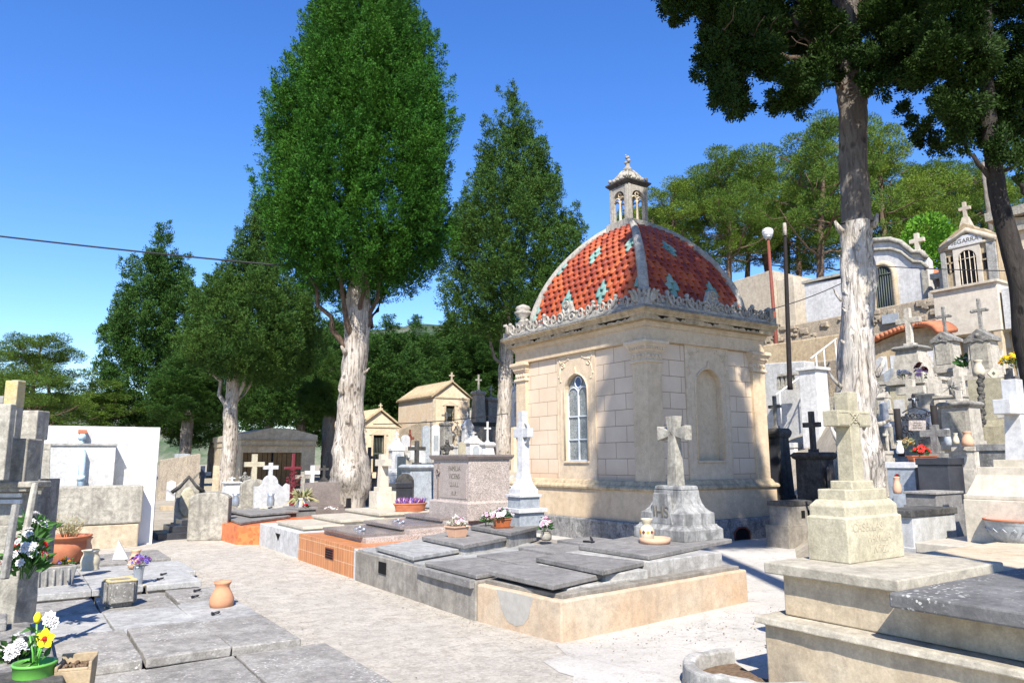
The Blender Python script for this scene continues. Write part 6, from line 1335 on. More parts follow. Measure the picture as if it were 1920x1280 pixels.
# -- tall cypress behind the photographer; its shadow lies across the mausoleum
SH_ = SH
def rf_s(t): return ((1 - t) ** 1.25 + .02) if t > .06 else .55 + 6 * t
RM = 1.85
TE = math.tan(math.radians(SUN_EL)); px_, py_ = 3.0, -1.98; zb_, zt = 16.1, 26.8
e = empty('cypress_tree', (px_, py_, -.02), 'tall cypress standing behind the camera whose shadow falls on the mausoleum', 'tree')
me = cypress_crown('crown', zb_, zt - .6, rf_s, 420, 240, M['cypress_dark'], 51, leafL=.16, plR=.36, plL=1.3, inner=.3)
add_obj('crown', me, e); m = trunk_mb([(0, 0, -.2), (0, 0, 3), (0, 0, 8), (0, 0, zt - 4)], [.26, .2, .16, .1], 14); m.build('trunk', M['bark_grey'], e)
# ------------------------------------------------------------------ background tombs
def latin(w, h, t, head=.30, arm=None):
    """outline of a plain latin cross, base at z=0"""
    a = (arm or t) / 2; s = t / 2; zc = h * (1 - head)
    return [(-s, 0), (s, 0), (s, zc - a), (w/2, zc - a), (w/2, zc + a), (s, zc + a), (s, h), (-s, h), (-s, zc + a), (-w/2, zc + a), (-w/2, zc - a), (-s, zc - a)]
def fancy(w, h, t):
    """cross with trefoil-like ends"""
    o = latin(w, h, t * .8, .34); m = []
    return o
def arch_out(w, h, r=1.0, n=10):
    ar = w / 2 * r
    return [(-w/2, 0), (w/2, 0), (w/2, h - ar)] + [(w/2 * math.cos(math.pi * k / n), h - ar + ar * math.sin(math.pi * k / n)) for k in range(1, n)] + [(-w/2, h - ar)]
def gable_out(w, h, g=.3): return [(-w/2, 0), (w/2, 0), (w/2, h - w * g), (0, h), (-w/2, h - w * g)]
def hd(d): return pw(d, [(0, 0), (8, 8), (9.5, 10.6), (12, 19), (14, 25), (16, 30), (20, 37), (25, 46)])
def tomb(kind, px, pyb, pyt, wpx, d, mat, label, rz=0.0, cmat=None, cat='tomb', tr=.45, base=True, group=None, name=None, **k):
    if px < 1100: d = pw(d, [(0, 0), (18.4, 18.4), (20, 22), (20.6, 25), (22, 28), (23, 32), (24, 40), (26, 43.5), (30, 47.5), (34, 52), (40, 59)])
    elif not k.get('raw'): d = hd(d)
    if px > 1420 and mat == 'limestone': mat = 'pale_stone'
    P = at(px, pyb, d); h = at(px, pyt, d).z - P.z; la, lb = (.831, .556) if abs(rz) < .5 else (.556, .831)
    w = wpx * d / FPX / (la + lb * tr); t = w * tr; cm = M[cmat or mat]; mt = M[mat]
    nm = name or {'cross': 'grave_cross', 'stele': 'headstone', 'arch': 'headstone', 'obelisk': 'obelisk', 'pedcross': 'cross_monument', 'chest': 'chest_tomb', 'aedic': 'grave_shrine', 'double': 'headstone', 'skull': 'cross_monument'}.get(kind, 'headstone')
    e = empty(nm, tuple(P), label, cat, group, rz); g = terrain(P.x, P.y) - P.z - .08
    if g < -.02:
        m = MB(); m.cbox(0, 0, w * 1.1, max(t, w * .5) * 1.1, min(g, -.05), 0); m.build('plinth', M['limestone'] if mat in ('white_marble', 'cream_marble', 'white_plaster') else mt, e)
    bv = .006
    if kind == 'cross':
        m = MB(); m.cbox(0, 0, w * .62, max(t, w * .36), 0, h * .13); m.cbox(0, 0, w * .42, w * .3, h * .13, h * .2); m.build('base', mt, e, bv)
        m = MB(); m.prism([(x, z + h * .2) for x, z in latin(w, h * .8, w * k.get('bar', .24), k.get('head', .32))], w * .2); m.build('cross', cm, e, bv)
    elif kind == 'flory':
        m = MB(); m.cbox(0, 0, w * .6, w * .4, 0, h * .12); m.build('base', mt, e, bv)
        m = MB(); zc = h * .62; R_ = w * .36
        m.prism([(x, z + h * .12) for x, z in latin(w * .8, h * .84, w * .16, .42)], w * .14)
        for (x, z) in ((R_, zc), (-R_, zc), (0, zc + R_), (0, zc - R_ * .9)): m.sphere((x, 0, z), w * .15, 8, 6)
        m.tube([(w * .24 * math.cos(a), 0, zc + w * .24 * math.sin(a)) for a in [q * .5236 for q in range(13)]], w * .06, 5); m.build('cross', cm, e)
    elif kind == 'stele':
        m = MB(); m.cbox(0, 0, w, max(t, .12), 0, h * .12); m.build('base', mt, e, bv); m = MB(); m.prism([(x, z + h * .12) for x, z in gable_out(w * .82, h * .88, k.get('g', .3))], max(t * .6, .08)); b = m.build('slab', cm, e, bv)
        if k.get('panel'): m = MB(); m.box(-w * .27, w * .27, -max(t * .3, .04) - .008, -max(t * .3, .04), h * .25, h * .68); m.build('panel', M[k['panel']], e)
    elif kind == 'arch':
        m = MB(); m.cbox(0, 0, w, max(t, .12), 0, h * .12); m.build('base', mt, e, bv); m = MB(); m.prism([(x, z + h * .12) for x, z in arch_out(w * .84, h * .88, k.get('r', 1.0))], max(t * .6, .08)); m.build('slab', cm, e, bv)
        if k.get('panel'): m = MB(); m.prism([(x, z + h * .25) for x, z in arch_out(w * .5, h * .55)], .012, -max(t * .3, .04) - .004); m.build('panel', M[k['panel']], e)
    elif kind == 'double':
        m = MB(); o = [(-w/2, 0), (w/2, 0), (w/2, h * .52), (w*.40, h*.55), (w*.30, h*.47)] + [(w*.22 * math.cos(a) - w * .06, h * .55 + w * .25 * math.sin(a)) for a in [math.pi * q / 8 for q in range(9)]] + [(-w*.36, h*.5), (-w/2, h*.5)]
        m.prism(o, max(t * .5, .1)); m.build('slab', mt, e, bv); m = MB(); zb = h * .55 + w * .24; m.prism([(x - w * .06, z + zb) for x, z in latin(w * .42, h - zb, w * .11, .38)], .08); m.build('cross', cm, e, bv)
    elif kind == 'obelisk':
        m = MB(); m.cbox(0, 0, w, w * .9, 0, h * .1); m.cbox(0, 0, w * .78, w * .7, h * .1, h * .24); m.build('base', mt, e, bv); m = MB(); m.taper(0, 0, w * .6, w * .55, w * .3, w * .28, h * .24, h * .9); m.taper(0, 0, w * .3, w * .28, .01, .01, h * .9, h); m.build('shaft', cm, e, bv)
    elif kind in ('pedcross', 'skull'):
        cf = k.get('cf', .42); zc = h * (1 - cf); tp = k.get('tp', .82)
        m = MB(); m.cbox(0, 0, w, w * tr * 1.6 if tr < .6 else w, 0, h * .06); m.cbox(0, 0, w * .9, w * .8, h * .06, h * .1)
        m.taper(0, 0, w * .82, w * .7, w * .82 * tp, w * .7 * tp, h * .1, zc * .88); m.build('pedestal', mt, e, bv)
        m = MB()
        if kind == 'skull':
            z0 = zc * .86; m.prism([(-w * .48, z0), (w * .48, z0), (w * .48, z0 + h * .04), (0, z0 + h * .16), (-w * .48, z0 + h * .04)], w * .72); m.prism([(-w * .36, z0 + .01), (w * .36, z0 + .01), (0, z0 + h * .11)], .04, -w * .37)
            m.sphere((0, -w * .36, z0 + h * .075), w * .09, 8, 6); zc = z0 + h * .13
            for s in (-1, 1): m.tube([(-s * w * .22, -w * .38, z0 - h * .01), (s * w * .22, -w * .38, z0 + h * .045)], w * .025, 5)
        else: m.profile((0, 0, w * .41 * tp, w * .36 * tp), [(0, zc * .87), (w * .05, zc * .89), (w * .09, zc * .93), (w * .09, zc * .96), (w * .02, zc)])
        m.build('cornice', M[k.get('cornice', mat)], e, bv)
        if k.get('panel'): m = MB(); m.box(-w * .28, w * .28, -w * .36, -w * .33, h * .13, zc * .78); m.build('panel', M[k['panel']], e)
        cw = k.get('cw', .8) * w; m = MB(); m.cbox(0, 0, cw * .42, cw * .36, zc - .01, zc + (h - zc) * .08); m.prism([(x, z + zc) for x, z in latin(cw, h - zc, cw * k.get('bar', .22), k.get('head', .33))], cw * .22)
        if kind == 'skull':
            for (x, z) in ((-cw / 2, h - (h - zc) * .33), (cw / 2, h - (h - zc) * .33), (0, h)): m.sphere((x, 0, z), cw * .15, 7, 5)
        m.build('cross', cm, e, bv)
    elif kind == 'chest':
        dp = k.get('dp', 1.0) * w; m = MB(); m.cbox(0, 0, w * .92, dp * .92, min(g, -.02), h * .82); m.build('body', mt, e, bv); m = MB(); m.cbox(0, 0, w, dp, h * .82, h); m.build('slab', cm, e, bv)
    elif kind == 'aedic':
        m = MB(); m.cbox(0, 0, w, w * .7, 0, h * .14); m.cbox(0, 0, w * .8, w * .55, h * .14, h * .6); m.build('body', mt, e, bv); m = MB(); m.prism([(-w * .48, h * .6), (w * .48, h * .6), (w * .48, h * .65), (w * .1, h * .80), (w * .08, h * .86), (-w * .08, h * .86), (-w * .1, h * .80), (-w * .48, h * .65)], w * .62); m.build('roof', cm, e, bv)
        m = MB(); m.prism([(x, z + h * .2) for x, z in arch_out(w * .42, h * .34)], .012, -w * .28); m.build('niche', M[k.get('panel', 'grey_marble')], e)
        m = MB(); m.prism([(x, z + h * .85) for x, z in latin(w * .34, h * .15, w * .07, .36)], .05); m.build('cross', cm, e)
    return e
XF = -R90
# ---- left of the big trunk
e = tomb('stele', 347, 990, 893, 50, 18.2, 'limestone', 'grey headstone with an oval panel under a pointed hood', tr=.4, g=.42, cat='headstone')
m = MB(); w = .42; m.lathe([(0.001, 0), (.17, 0), (.19, .02), (.16, .025)], (0, 0, 0), 20, sy=1.9); m.build('oval_panel', M['sandstone'], e, loc=(0, -.10, .62)).rotation_euler = (R90, 0, 0)
m = MB(); m.tube([(-.36, -.05, .86), (-.2, -.05, .98), (0, -.05, 1.22), (.2, -.05, .98), (.36, -.05, .86)], .05, 6); m.build('hood', M['dark_stone'], e)
p = gp(330, 1012, 0); m = MB(); m.box(-.45, .45, -.5, .5, -.02, .14); m.box(-.2, .45, -.3, .5, .135, .26); m.box(.05, .45, -.2, .5, .255, .38); tag(m.build('stone_steps', M['black_granite'], None, .01, loc=(p.x + .1, p.y + .55, 0)), 'black granite stepped grave base beside the white pillar', 'grave base')
tomb('cross', 377, 932, 873, 32, 23, 'navy_slate', 'dark navy cross left of the forked pale trunk', cat='cross')
tomb('stele', 403, 920, 872, 14, 25, 'cream_plaster', 'narrow cream pillar stone beside the dark navy cross', g=.1, cat='headstone')
e = tomb('pedcross', 433, 940, 893, 40, 20, 'white_marble', 'white marble pedestal with a little bust at the foot of the forked trunk', cf=.2, cw=.3, cat='monument', name='monument')
tomb('stele', 310, 985, 948, 40, 21, 'tan_plaster', 'low ochre grave block right of the white pillar', g=0.02, tr=1.2, cat='grave')
tomb('stele', 318, 960, 900, 20, 23, 'white_plaster', 'small white headstone right of the white pillar', g=.25, cat='headstone')
tomb('stele', 338, 915, 850, 34, 27, 'grey_marble', 'blue-grey marble wall tomb beside the slim cypress', g=.02, panel='white_marble', cat='headstone')
e = tomb('arch', 473, 950, 897, 56, 19.2, 'limestone', 'tall plain stone cross standing on a rounded grey headstone', r=.6, cat='cross', tr=.35, name='cross_monument')
dd_ = 20.2; hh = at(473, 851, dd_).z - at(473, 950, dd_).z; h0 = at(473, 899, dd_).z - at(473, 950, dd_).z; m = MB(); m.prism([(x, z + h0 - .04) for x, z in latin(.52, hh - h0 + .04, .13, .38)], .13); m.build('cross', M['sandstone'], e, .006)
tomb('double', 508, 955, 867, 62, 18.8, 'white_marble', 'brilliant white double-arched headstone topped by a small cross', cat='headstone', tr=.25)
tomb('flory', 458, 915, 884, 24, 23, 'grey_stone', 'small grey cross with rounded ends left of the tall plain cross', cat='cross')
e = tomb('cross', 546, 955, 850, 34, 20.3, 'maroon_metal', 'dark maroon metal cross overgrown with red metal blossoms', cat='cross', bar=.14, name='metal_cross')
m = MB(); rng = random.Random(3)
for q in range(150): z = rng.uniform(.35, 1.25); r = .10 + (.16 if .75 < z < 1.0 else 0); blossom(m, (rng.uniform(-r, r), -.06 + rng.uniform(-.03, .03), z), .028, 0, rng, 6, (0, -1, .3))
m.build('blossoms', M['maroon_metal'], e)
tomb('cross', 566, 945, 884, 30, 21.3, 'limestone', 'grey cross with broad arms in front of the brown gate', cat='cross', head=.2)
tomb('cross', 584, 925, 872, 30, 24, 'white_plaster', 'white cross against the right pier of the flat-roofed vault', cat='cross')
tomb('stele', 603, 952, 903, 74, 19.0, 'brown_granite', 'wide brown granite slab headstone left of the biggest trunk', g=.02, tr=.18, cat='headstone')
tomb('cross', 607, 900, 872, 18, 26, 'dark_stone', 'small dark cross beside the right corner of the flat-roofed vault', cat='cross')
tomb('chest', 545, 975, 950, 90, 18.3, 'slab_grey', 'flat dark grey tomb slab carrying the white agave pot', dp=.9, tr=.6)
p = at(566, 950, 18.4); trough((p.x, p.y, p.z), .30, .26, .22, 'white_plaster', 'white pot of spiky agave on the flat dark tomb slab', flare=.85)
rng = random.Random(6); e = empty('agave_plant', (p.x, p.y, p.z + .2), 'spiky green and straw coloured agave plant in the white pot', 'plant'); m = MB()
for q in range(110): a = rng.uniform(0, 6.28); leaf_geo(m, (.05 * math.cos(a), .05 * math.sin(a), 0), (math.cos(a), math.sin(a), rng.uniform(-.3, 1.6)), rng.uniform(.2, .42), .05, 0, .15, rng)
m.build('leaves', M['leaf_agave'], e)
p = at(573, 953, 17.6); bouquet(tuple(p), .07, .07, .1, ['petal_red', 'petal_pink'], 8, .045, 'single pink red rose lying before the agave pot', 8, seed=31)
for px, l in ((441, 'galvanised vase standing left of the rounded grey headstone'), (507, 'galvanised vase standing before the white double-arched headstone')):
    p = at(px, 948, 18.0); vase(tuple(p), .29, .095, 'galvanised', l, prof=[(.85, 0), (.9, .05), (.95, .5), (.7, .8), (.95, 1), (.8, 1), (.55, .8)])
p = at(424, 944, 18.0); bouquet(tuple(p), .06, .05, .14, ['petal_pink'], 7, .045, 'pink flowers beside the left galvanised vase', 10, seed=33)
# ---- middle
tomb('pedcross', 690, 955, 838, 42, 22, 'dark_stone', 'nearly black stone cross on a dark block just right of the biggest trunk', cf=.5, cw=.62, cat='cross')
tomb('obelisk', 708, 950, 850, 16, 23, 'dark_stone', 'slim dark pointed pillar behind the smooth cream cross', cat='obelisk')
tomb('pedcross', 780, 950, 826, 66, 20.6, 'grey_marble', 'slate-grey monument with a plain dark cross left of the pink granite block', cmat='dark_stone', cf=.36, cw=.62, panel='grey_marble', tr=.7, tp=.95, bar=.2, cat='monument')
tomb('arch', 758, 948, 887, 42, 20.0, 'dark_stone', 'dark round-arched headstone left of the slate-grey monument', cat='headstone', tr=.3)
tomb('chest', 752, 952, 905, 44, 19.3, 'black_granite', 'black polished box tomb behind the oval trough', dp=.8, tr=.7)
tomb('flory', 838, 868, 822, 30, 24.5, 'dark_stone', 'black foliated cross above the pink granite monument', cat='cross')
tomb('chest', 832, 895, 866, 60, 25, 'limestone', 'grey grave kerb under the black foliated cross', dp=.7, tr=.6)
tomb('arch', 917, 965, 866, 40, 14.6, 'black_granite', 'black polished round-topped headstone right of the pink granite monument', cat='headstone', tr=.35)
tomb('chest', 946, 975, 912, 26, 14.4, 'dark_stone', 'grey block against the foot of the slim pale trunk', dp=1.2, tr=.8)
tomb('aedic', 742, 900, 808, 32, 26, 'white_marble', 'white marble shrine right of the small peach chapel', cat='shrine')
tomb('arch', 759, 890, 815, 22, 27, 'white_marble', 'narrow white round-topped headstone beside the white marble shrine', cat='headstone')
tomb('stele', 752, 915, 855, 22, 23.2, 'sandstone', 'broken sandy pillar above the dark round-arched headstone', cat='pillar', g=.05, tr=.8)
tomb('stele', 786, 885, 838, 28, 26, 'white_plaster', 'white gabled headstone behind the plain dark cross', cat='headstone', g=.5)
tomb('stele', 798, 868, 797, 20, 29, 'grey_marble', 'tall pale blue marble slab above the plain dark cross', cat='headstone', g=.2)
tomb('stele', 816, 862, 795, 20, 30, 'white_marble', 'white marble headstone right of the tall pale blue slab', cat='headstone', g=.3, panel='grey_marble')
tomb('cross', 808, 838, 791, 18, 33, 'grey_stone', 'left grey cross of the pair below the upper peach chapel', cat='cross')
tomb('cross', 826, 838, 794, 17, 33, 'grey_stone', 'right grey cross of the pair below the upper peach chapel', cat='cross')
tomb('flory', 768, 850, 803, 20, 31, 'rust_red', 'small rusty cross left of the pair of grey crosses', cat='cross')
tomb('pedcross', 836, 850, 772, 24, 31.5, 'grey_stone', 'tall grey ladder-like pillar with a cross before the barred window', cf=.25, cw=.8, cat='pillar', tp=.95)
tomb('aedic', 857, 850, 790, 20, 32, 'cream_plaster', 'cream niche shrine with a tiny cross on the slope', cat='shrine', panel='white_marble')
tomb('aedic', 876, 850, 772, 24, 31, 'white_marble', 'tallest white shrine of the slope right of the barred window', cat='shrine')
tomb('aedic', 888, 868, 808, 34, 28.5, 'white_marble', 'white shrine tomb with a small cross left of the slim pale trunk', cat='shrine')
tomb('arch', 866, 872, 828, 18, 26.5, 'sandstone', 'sandy round-topped headstone above the pink granite monument', cat='headstone')
e = tomb('pedcross', 914, 905, 790, 44, 25, 'white_plaster', 'white tapering monument with a small cross beside the slim pale trunk', cat='monument', name='monument', cf=.34, cw=.34, tp=.5, cornice='white_plaster')
tomb('chest', 884, 880, 853, 54, 26, 'white_plaster', 'long white tomb chest behind the pink granite monument', dp=.5, tr=.5)
tomb('chest', 800, 905, 868, 44, 24, 'limestone', 'rough grey tomb chest right of the plain dark cross', dp=.7, tr=.6)
tomb('chest', 730, 915, 885, 30, 24.5, 'white_plaster', 'white tomb chest right of the chapel door', dp=.9, tr=.7)
tomb('chest', 812, 850, 832, 46, 32, 'limestone', 'grey kerbed grave below the pair of grey crosses', dp=.6, tr=.5)
tomb('chest', 868, 852, 836, 40, 31, 'white_plaster', 'white kerbed grave below the cream niche shrine', dp=.6, tr=.5)
tomb('pedcross', 897, 800, 702, 34, 38, 'limestone', 'tall monument with a pale cross and domed top right of the upper chapel', cf=.32, cw=.5, tr=.8, cat='monument')
tomb('pedcross', 921, 812, 722, 44, 39, 'grey_stone', 'small vault with a grey hipped roof and little cross', cf=.26, cw=.35, tr=.9, tp=1.0, cat='vault')
tomb('chest', 905, 832, 792, 60, 34, 'limestone', 'dark-ledged stone terrace tomb below the small grey vault', dp=.6, tr=.6, cmat='dark_stone')
tomb('arch', 905, 848, 800, 24, 32, 'rubble_stone', 'brown rubble arch stone behind the white tapering monument', cat='headstone')
tomb('stele', 930, 850, 805, 16, 31, 'brown_granite', 'narrow brown headstone left of the slim pale trunk', cat='headstone', g=.1)
tomb('stele', 935, 948, 890, 34, 17, 'limestone', 'weathered grey scroll-topped tomb behind the slim pale trunk', cat='headstone', g=.2)
tomb('stele', 968, 900, 800, 26, 26, 'peach_plaster', 'peach wall tomb between the slim trunk and the mausoleum', cat='tomb', g=.05, tr=.8)
tomb('aedic', 965, 800, 712, 36, 32, 'white_plaster', 'white terrace vault between the slim trunk and the mausoleum', cat='vault')
# ---- right of the mausoleum
tomb('pedcross', 1464, 948, 742, 58, 17.0, 'dark_stone', 'tall blackened cross monument close against the mausoleum corner', cmat='grey_stone', cf=.30, cw=.55, tr=.8, panel='black_granite', rz=XF, cat='monument', raw=1)
tomb('pedcross', 1533, 955, 771, 76, 16.0, 'dark_stone', 'black-stained cross on a streaked square pedestal left of the stripped trunk', cf=.42, cw=.56, tr=.8, tp=.98, bar=.26, rz=XF, cat='monument', raw=1)
tomb('stele', 1495, 820, 755, 46, 18.5, 'white_marble', 'pale headstone shaped like a little house before the dark obelisk', cat='headstone', g=.35, tr=.4, panel='white_plaster', rz=XF)
d = 36; P = at(1505, 766, d); h = at(1505, 687, d).z - P.z
e = empty('obelisk', tuple(P), 'dark blue-black obelisk plate with a cross and family lettering on white stone', 'obelisk', rz=XF)
m = MB(); m.taper(.0, .36, 1.08, .62, .83, .62, 0, h); m.build('white_back', M['white_plaster'], e, .006); m = MB(); m.hexa([(-.56, -.05, 0), (.56, -.05, 0), (.56, .045, 0), (-.56, .045, 0)], [(-.43, -.05, h), (.43, -.05, h), (.43, .045, h), (-.43, .045, h)]); m.build('slate_plate', M['navy_slate'], e, .004)
m = MB(); m.prism([(x, z + h * .52) for x, z in latin(.36, h * .40, .055, .3)], .05, -.075); m.build('metal_cross', M['galvanised'], e)
text_part('FAMILIAS\nABRAHAM\nY\nJIMENEZ', .20, M['letter_white'], e, (0, -.054, h * .26), FACE_Y, .002)
m = MB(); m.cbox(0, .2, 2.3, 1.6, -.4, 0); m.cbox(0, .27, 2.0, 1.4, -3, -.4); m.build('base', M['white_plaster'], e, .01)
tomb('pedcross', 1714, 722, 578, 78, 12.6, 'limestone', 'tall tapering pedestal with a dark-armed stone cross before the niche wall', cf=.50, cw=.66, tr=.7, tp=.72, cornice='grey_stone', rz=XF, cat='monument')
tomb('skull', 1780, 700, 577, 54, 13.4, 'limestone', 'left of two skull-crested monuments with a budded cross', cf=.46, cw=.5, tr=.7, tp=.88, panel='limestone', cornice='grey_stone', cmat='grey_stone', rz=XF, cat='monument', group='skull-crested monuments')
tomb('skull', 1850, 712, 562, 60, 12.7, 'limestone', 'right, taller one of two skull-crested monuments with a budded cross', cf=.46, cw=.5, tr=.7, tp=.88, panel='limestone', cornice='grey_stone', cmat='grey_stone', rz=XF, cat='monument', group='skull-crested monuments')
tomb('stele', 1680, 765, 690, 36, 14, 'grey_marble', 'pale blue-grey gabled marble tomb right of the stripped trunk', cat='tomb', g=.3, tr=.5, rz=XF)
tomb('cross', 1713, 790, 712, 48, 11.4, 'limestone', 'pale grey cross behind the iron scrollwork', cat='cross', bar=.28, rz=XF)
tomb('pedcross', 1808, 842, 690, 62, 10.3, 'limestone', 'pale stele with a dark stepped cap and a slim pointed pillar on top', cf=.42, cw=.3, tr=.5, tp=.95, cornice='grey_stone', panel='limestone', rz=XF, bar=.6, cat='monument')
tomb('cross', 1757, 858, 796, 48, 9.3, 'grey_stone', 'small rough grey cross right of the iron scrollwork', cat='cross', rz=XF, bar=.26)
tomb('stele', 1857, 800, 708, 58, 10.6, 'sandstone', 'sandy headstone hung with a chain of dark stone beads', cat='headstone', g=.05, tr=.3, rz=XF)
p = at(1838, 800, 10.4); m = MB()
for q in range(34): f = q / 33; v = at(1838 + 10 * math.sin(q * 1.1) * .3 + 4 * f, 705 + 92 * f, 13.4); m.sphere(v, .046 + .013 * math.sin(q * 2.3), 6, 5)
tag(m.build('bead_chain', M['dark_stone']), 'hanging chain of dark bead-like blossoms beside the sandy headstone', 'garland')
tomb('pedcross', 1903, 790, 690, 54, 11, 'grey_stone', 'grey cross on a low wide pedestal at the right edge above the marble cross', cf=.62, cw=.8, tr=.6, rz=XF, cat='cross')
tomb('cross', 1908, 842, 752, 50, 9.0, 'limestone', 'stubby grey cross at the right edge behind the white marble cross', cat='cross', bar=.3, rz=XF)
tomb('chest', 1893, 905, 832, 84, 8.9, 'grey_stone', 'dark streaked stone block at the right edge behind the marble cross', dp=.9, tr=.7, rz=XF)
tomb('chest', 1707, 928, 866, 62, 9.3, 'grey_marble', 'greenish grey marble block below the iron scrollwork', dp=1.0, tr=.5, cmat='white_plaster')
tomb('chest', 1768, 930, 858, 66, 9.0, 'black_granite', 'scratched black marble block right of the greenish grey one', dp=1.0, tr=.5)
tomb('chest', 1822, 880, 838, 60, 9.8, 'limestone', 'stepped stone kerb with small pots behind the marble cross', dp=.8, tr=.6)
tomb('chest', 1725, 1018, 952, 170, 8.2, 'whitewash', 'long stained white tomb under a dark slab between the two foreground crosses', dp=.4, tr=.4, cmat='dark_stone')
tomb('chest', 1752, 945, 920, 110, 8.7, 'slab_grey', 'thick speckled grey slab step behind the two foreground crosses', dp=.6, tr=.5, cmat='slab_mottled')
e = tomb('chest', 1487, 982, 938, 96, 14.3, 'cement_grey', 'dark-slabbed tomb plinth with two square air holes right of the mausoleum', dp=.5, tr=.5, cmat='dark_stone', raw=1)
w_ = 96 * 14.3 / FPX / (.831 + .556 * .5)
m = MB()
for x in (-.02, .18): m.box(x, x + .11, -w_ * .5 * .46 - .004, -w_ * .5 * .46 + .01, .12, .26)
m.build('air_hole', M['dark_void'], e)
tomb('chest', 1712, 745, 712, 100, 12.9, 'limestone', 'long grey wall ledge below the pale blue-grey gabled tomb', dp=.3, tr=.3, rz=XF)
tomb('stele', 1766, 775, 750, 40, 10.4, 'cream_marble', 'blank cream stone tablet right of the pale grey cross', cat='tablet', g=.02, tr=.5)
tomb('chest', 1676, 835, 790, 40, 12.4, 'white_plaster', 'white stepped tomb right of the stripped trunk', dp=.7, tr=.6)
tomb('stele', 1692, 800, 725, 34, 12.6, 'sandstone', 'rough sandy block with a mouldering oval panel', cat='headstone', g=.02, tr=.4, rz=XF, panel='white_plaster')
tomb('chest', 1560, 870, 800, 70, 18.5, 'rubble_stone', 'ochre rubble grave kerb behind the black-stained cross', dp=.8, tr=.7)
tomb('chest', 1490, 880, 830, 60, 17, 'white_plaster', 'white low tomb behind the black-stained cross', dp=.8, tr=.7)
tomb('obelisk', 1668, 960, 830, 30, 10.4, 'dark_stone', 'dark leaning stone stump at the foot of the stripped trunk', cat='stump')
tomb('stele', 1562, 945, 870, 20, 11.0, 'bark_grey', 'splintered grey trunk stump leaning by the black-stained cross', cat='stump', name='tree_stump', g=.5)
# smaller graves stepping up the slope
fill = [('cross', 1600, 700, 660, 20, 16, 'white_marble', 'small white cross left of the stripped trunk on the upper steps'), ('stele', 1655, 702, 668, 22, 15.2, 'white_marble', 'white gabled headstone under the red tile eave'), ('arch', 1668, 722, 690, 22, 14.6, 'pale_stone', 'pale round headstone under the left end of the red tile eave'),
        ('cross', 1748, 712, 668, 22, 14.8, 'pale_stone', 'pale cross between the tapering pedestal and the skull-crested monument'), ('stele', 1738, 735, 700, 24, 13.6, 'white_marble', 'white headstone right of the tall tapering pedestal'), ('aedic', 1758, 742, 700, 26, 13.2, 'pale_stone', 'pale little shrine below the left skull-crested monument'),
        ('cross', 1815, 722, 672, 20, 13.8, 'pale_stone', 'thin pale cross between the two skull-crested monuments'), ('arch', 1826, 735, 705, 22, 13.0, 'white_marble', 'white round headstone below the right skull-crested monument'), ('cross', 1884, 715, 655, 26, 13.6, 'pale_stone', 'pale cross right of the right skull-crested monument'),
        ('stele', 1898, 735, 690, 26, 12.6, 'white_marble', 'white headstone near the right edge under the niche building'), ('chest', 1742, 760, 740, 52, 12.2, 'pale_stone', 'low pale grave chest behind the blank cream tablet'), ('chest', 1790, 765, 742, 56, 12.0, 'pale_stone', 'low pale grave chest behind the grey fronds'),
        ('arch', 1735, 800, 765, 24, 11.2, 'white_marble', 'white round headstone behind the right iron post'), ('cross', 1778, 800, 752, 24, 11.2, 'pale_stone', 'pale cross left of the stele with the stepped cap'), ('stele', 1660, 800, 752, 26, 11.8, 'white_marble', 'white headstone beside the stripped trunk behind the iron scrollwork'),
        ('chest', 1650, 880, 845, 40, 10.4, 'pale_stone', 'pale block grave right beside the foot of the stripped trunk'), ('cross', 1666, 858, 800, 22, 10.6, 'pale_stone', 'small pale cross left of the iron scrollwork'), ('stele', 1476, 790, 742, 24, 18.8, 'white_marble', 'white headstone between the blackened cross and the dark obelisk'),
        ('cross', 1550, 800, 752, 22, 18, 'pale_stone', 'pale cross right of the dark obelisk'), ('stele', 1545, 840, 805, 28, 16.6, 'white_marble', 'white headstone right of the black-stained cross'), ('arch', 1566, 835, 792, 22, 16.2, 'pale_stone', 'pale round headstone close to the stripped trunk on its left'),
        ('chest', 1450, 870, 845, 50, 17.5, 'pale_stone', 'pale chest grave hidden behind the blackened cross monument'), ('stele', 1880, 760, 722, 24, 11.6, 'pale_stone', 'pale headstone between the sandy headstone and the right edge'), ('aedic', 1660, 775, 728, 28, 12.6, 'pale_stone', 'pale shrine right of the stripped trunk at the height of the near cross top')]
for kd, px, pb_, pt_, w_, d_, mt_, lb_ in fill: tomb(kd, px, pb_, pt_, w_, d_, mt_, lb_, cat={'cross': 'cross', 'chest': 'grave', 'aedic': 'shrine'}.get(kd, 'headstone'), rz=XF if px % 2 else 0.0)
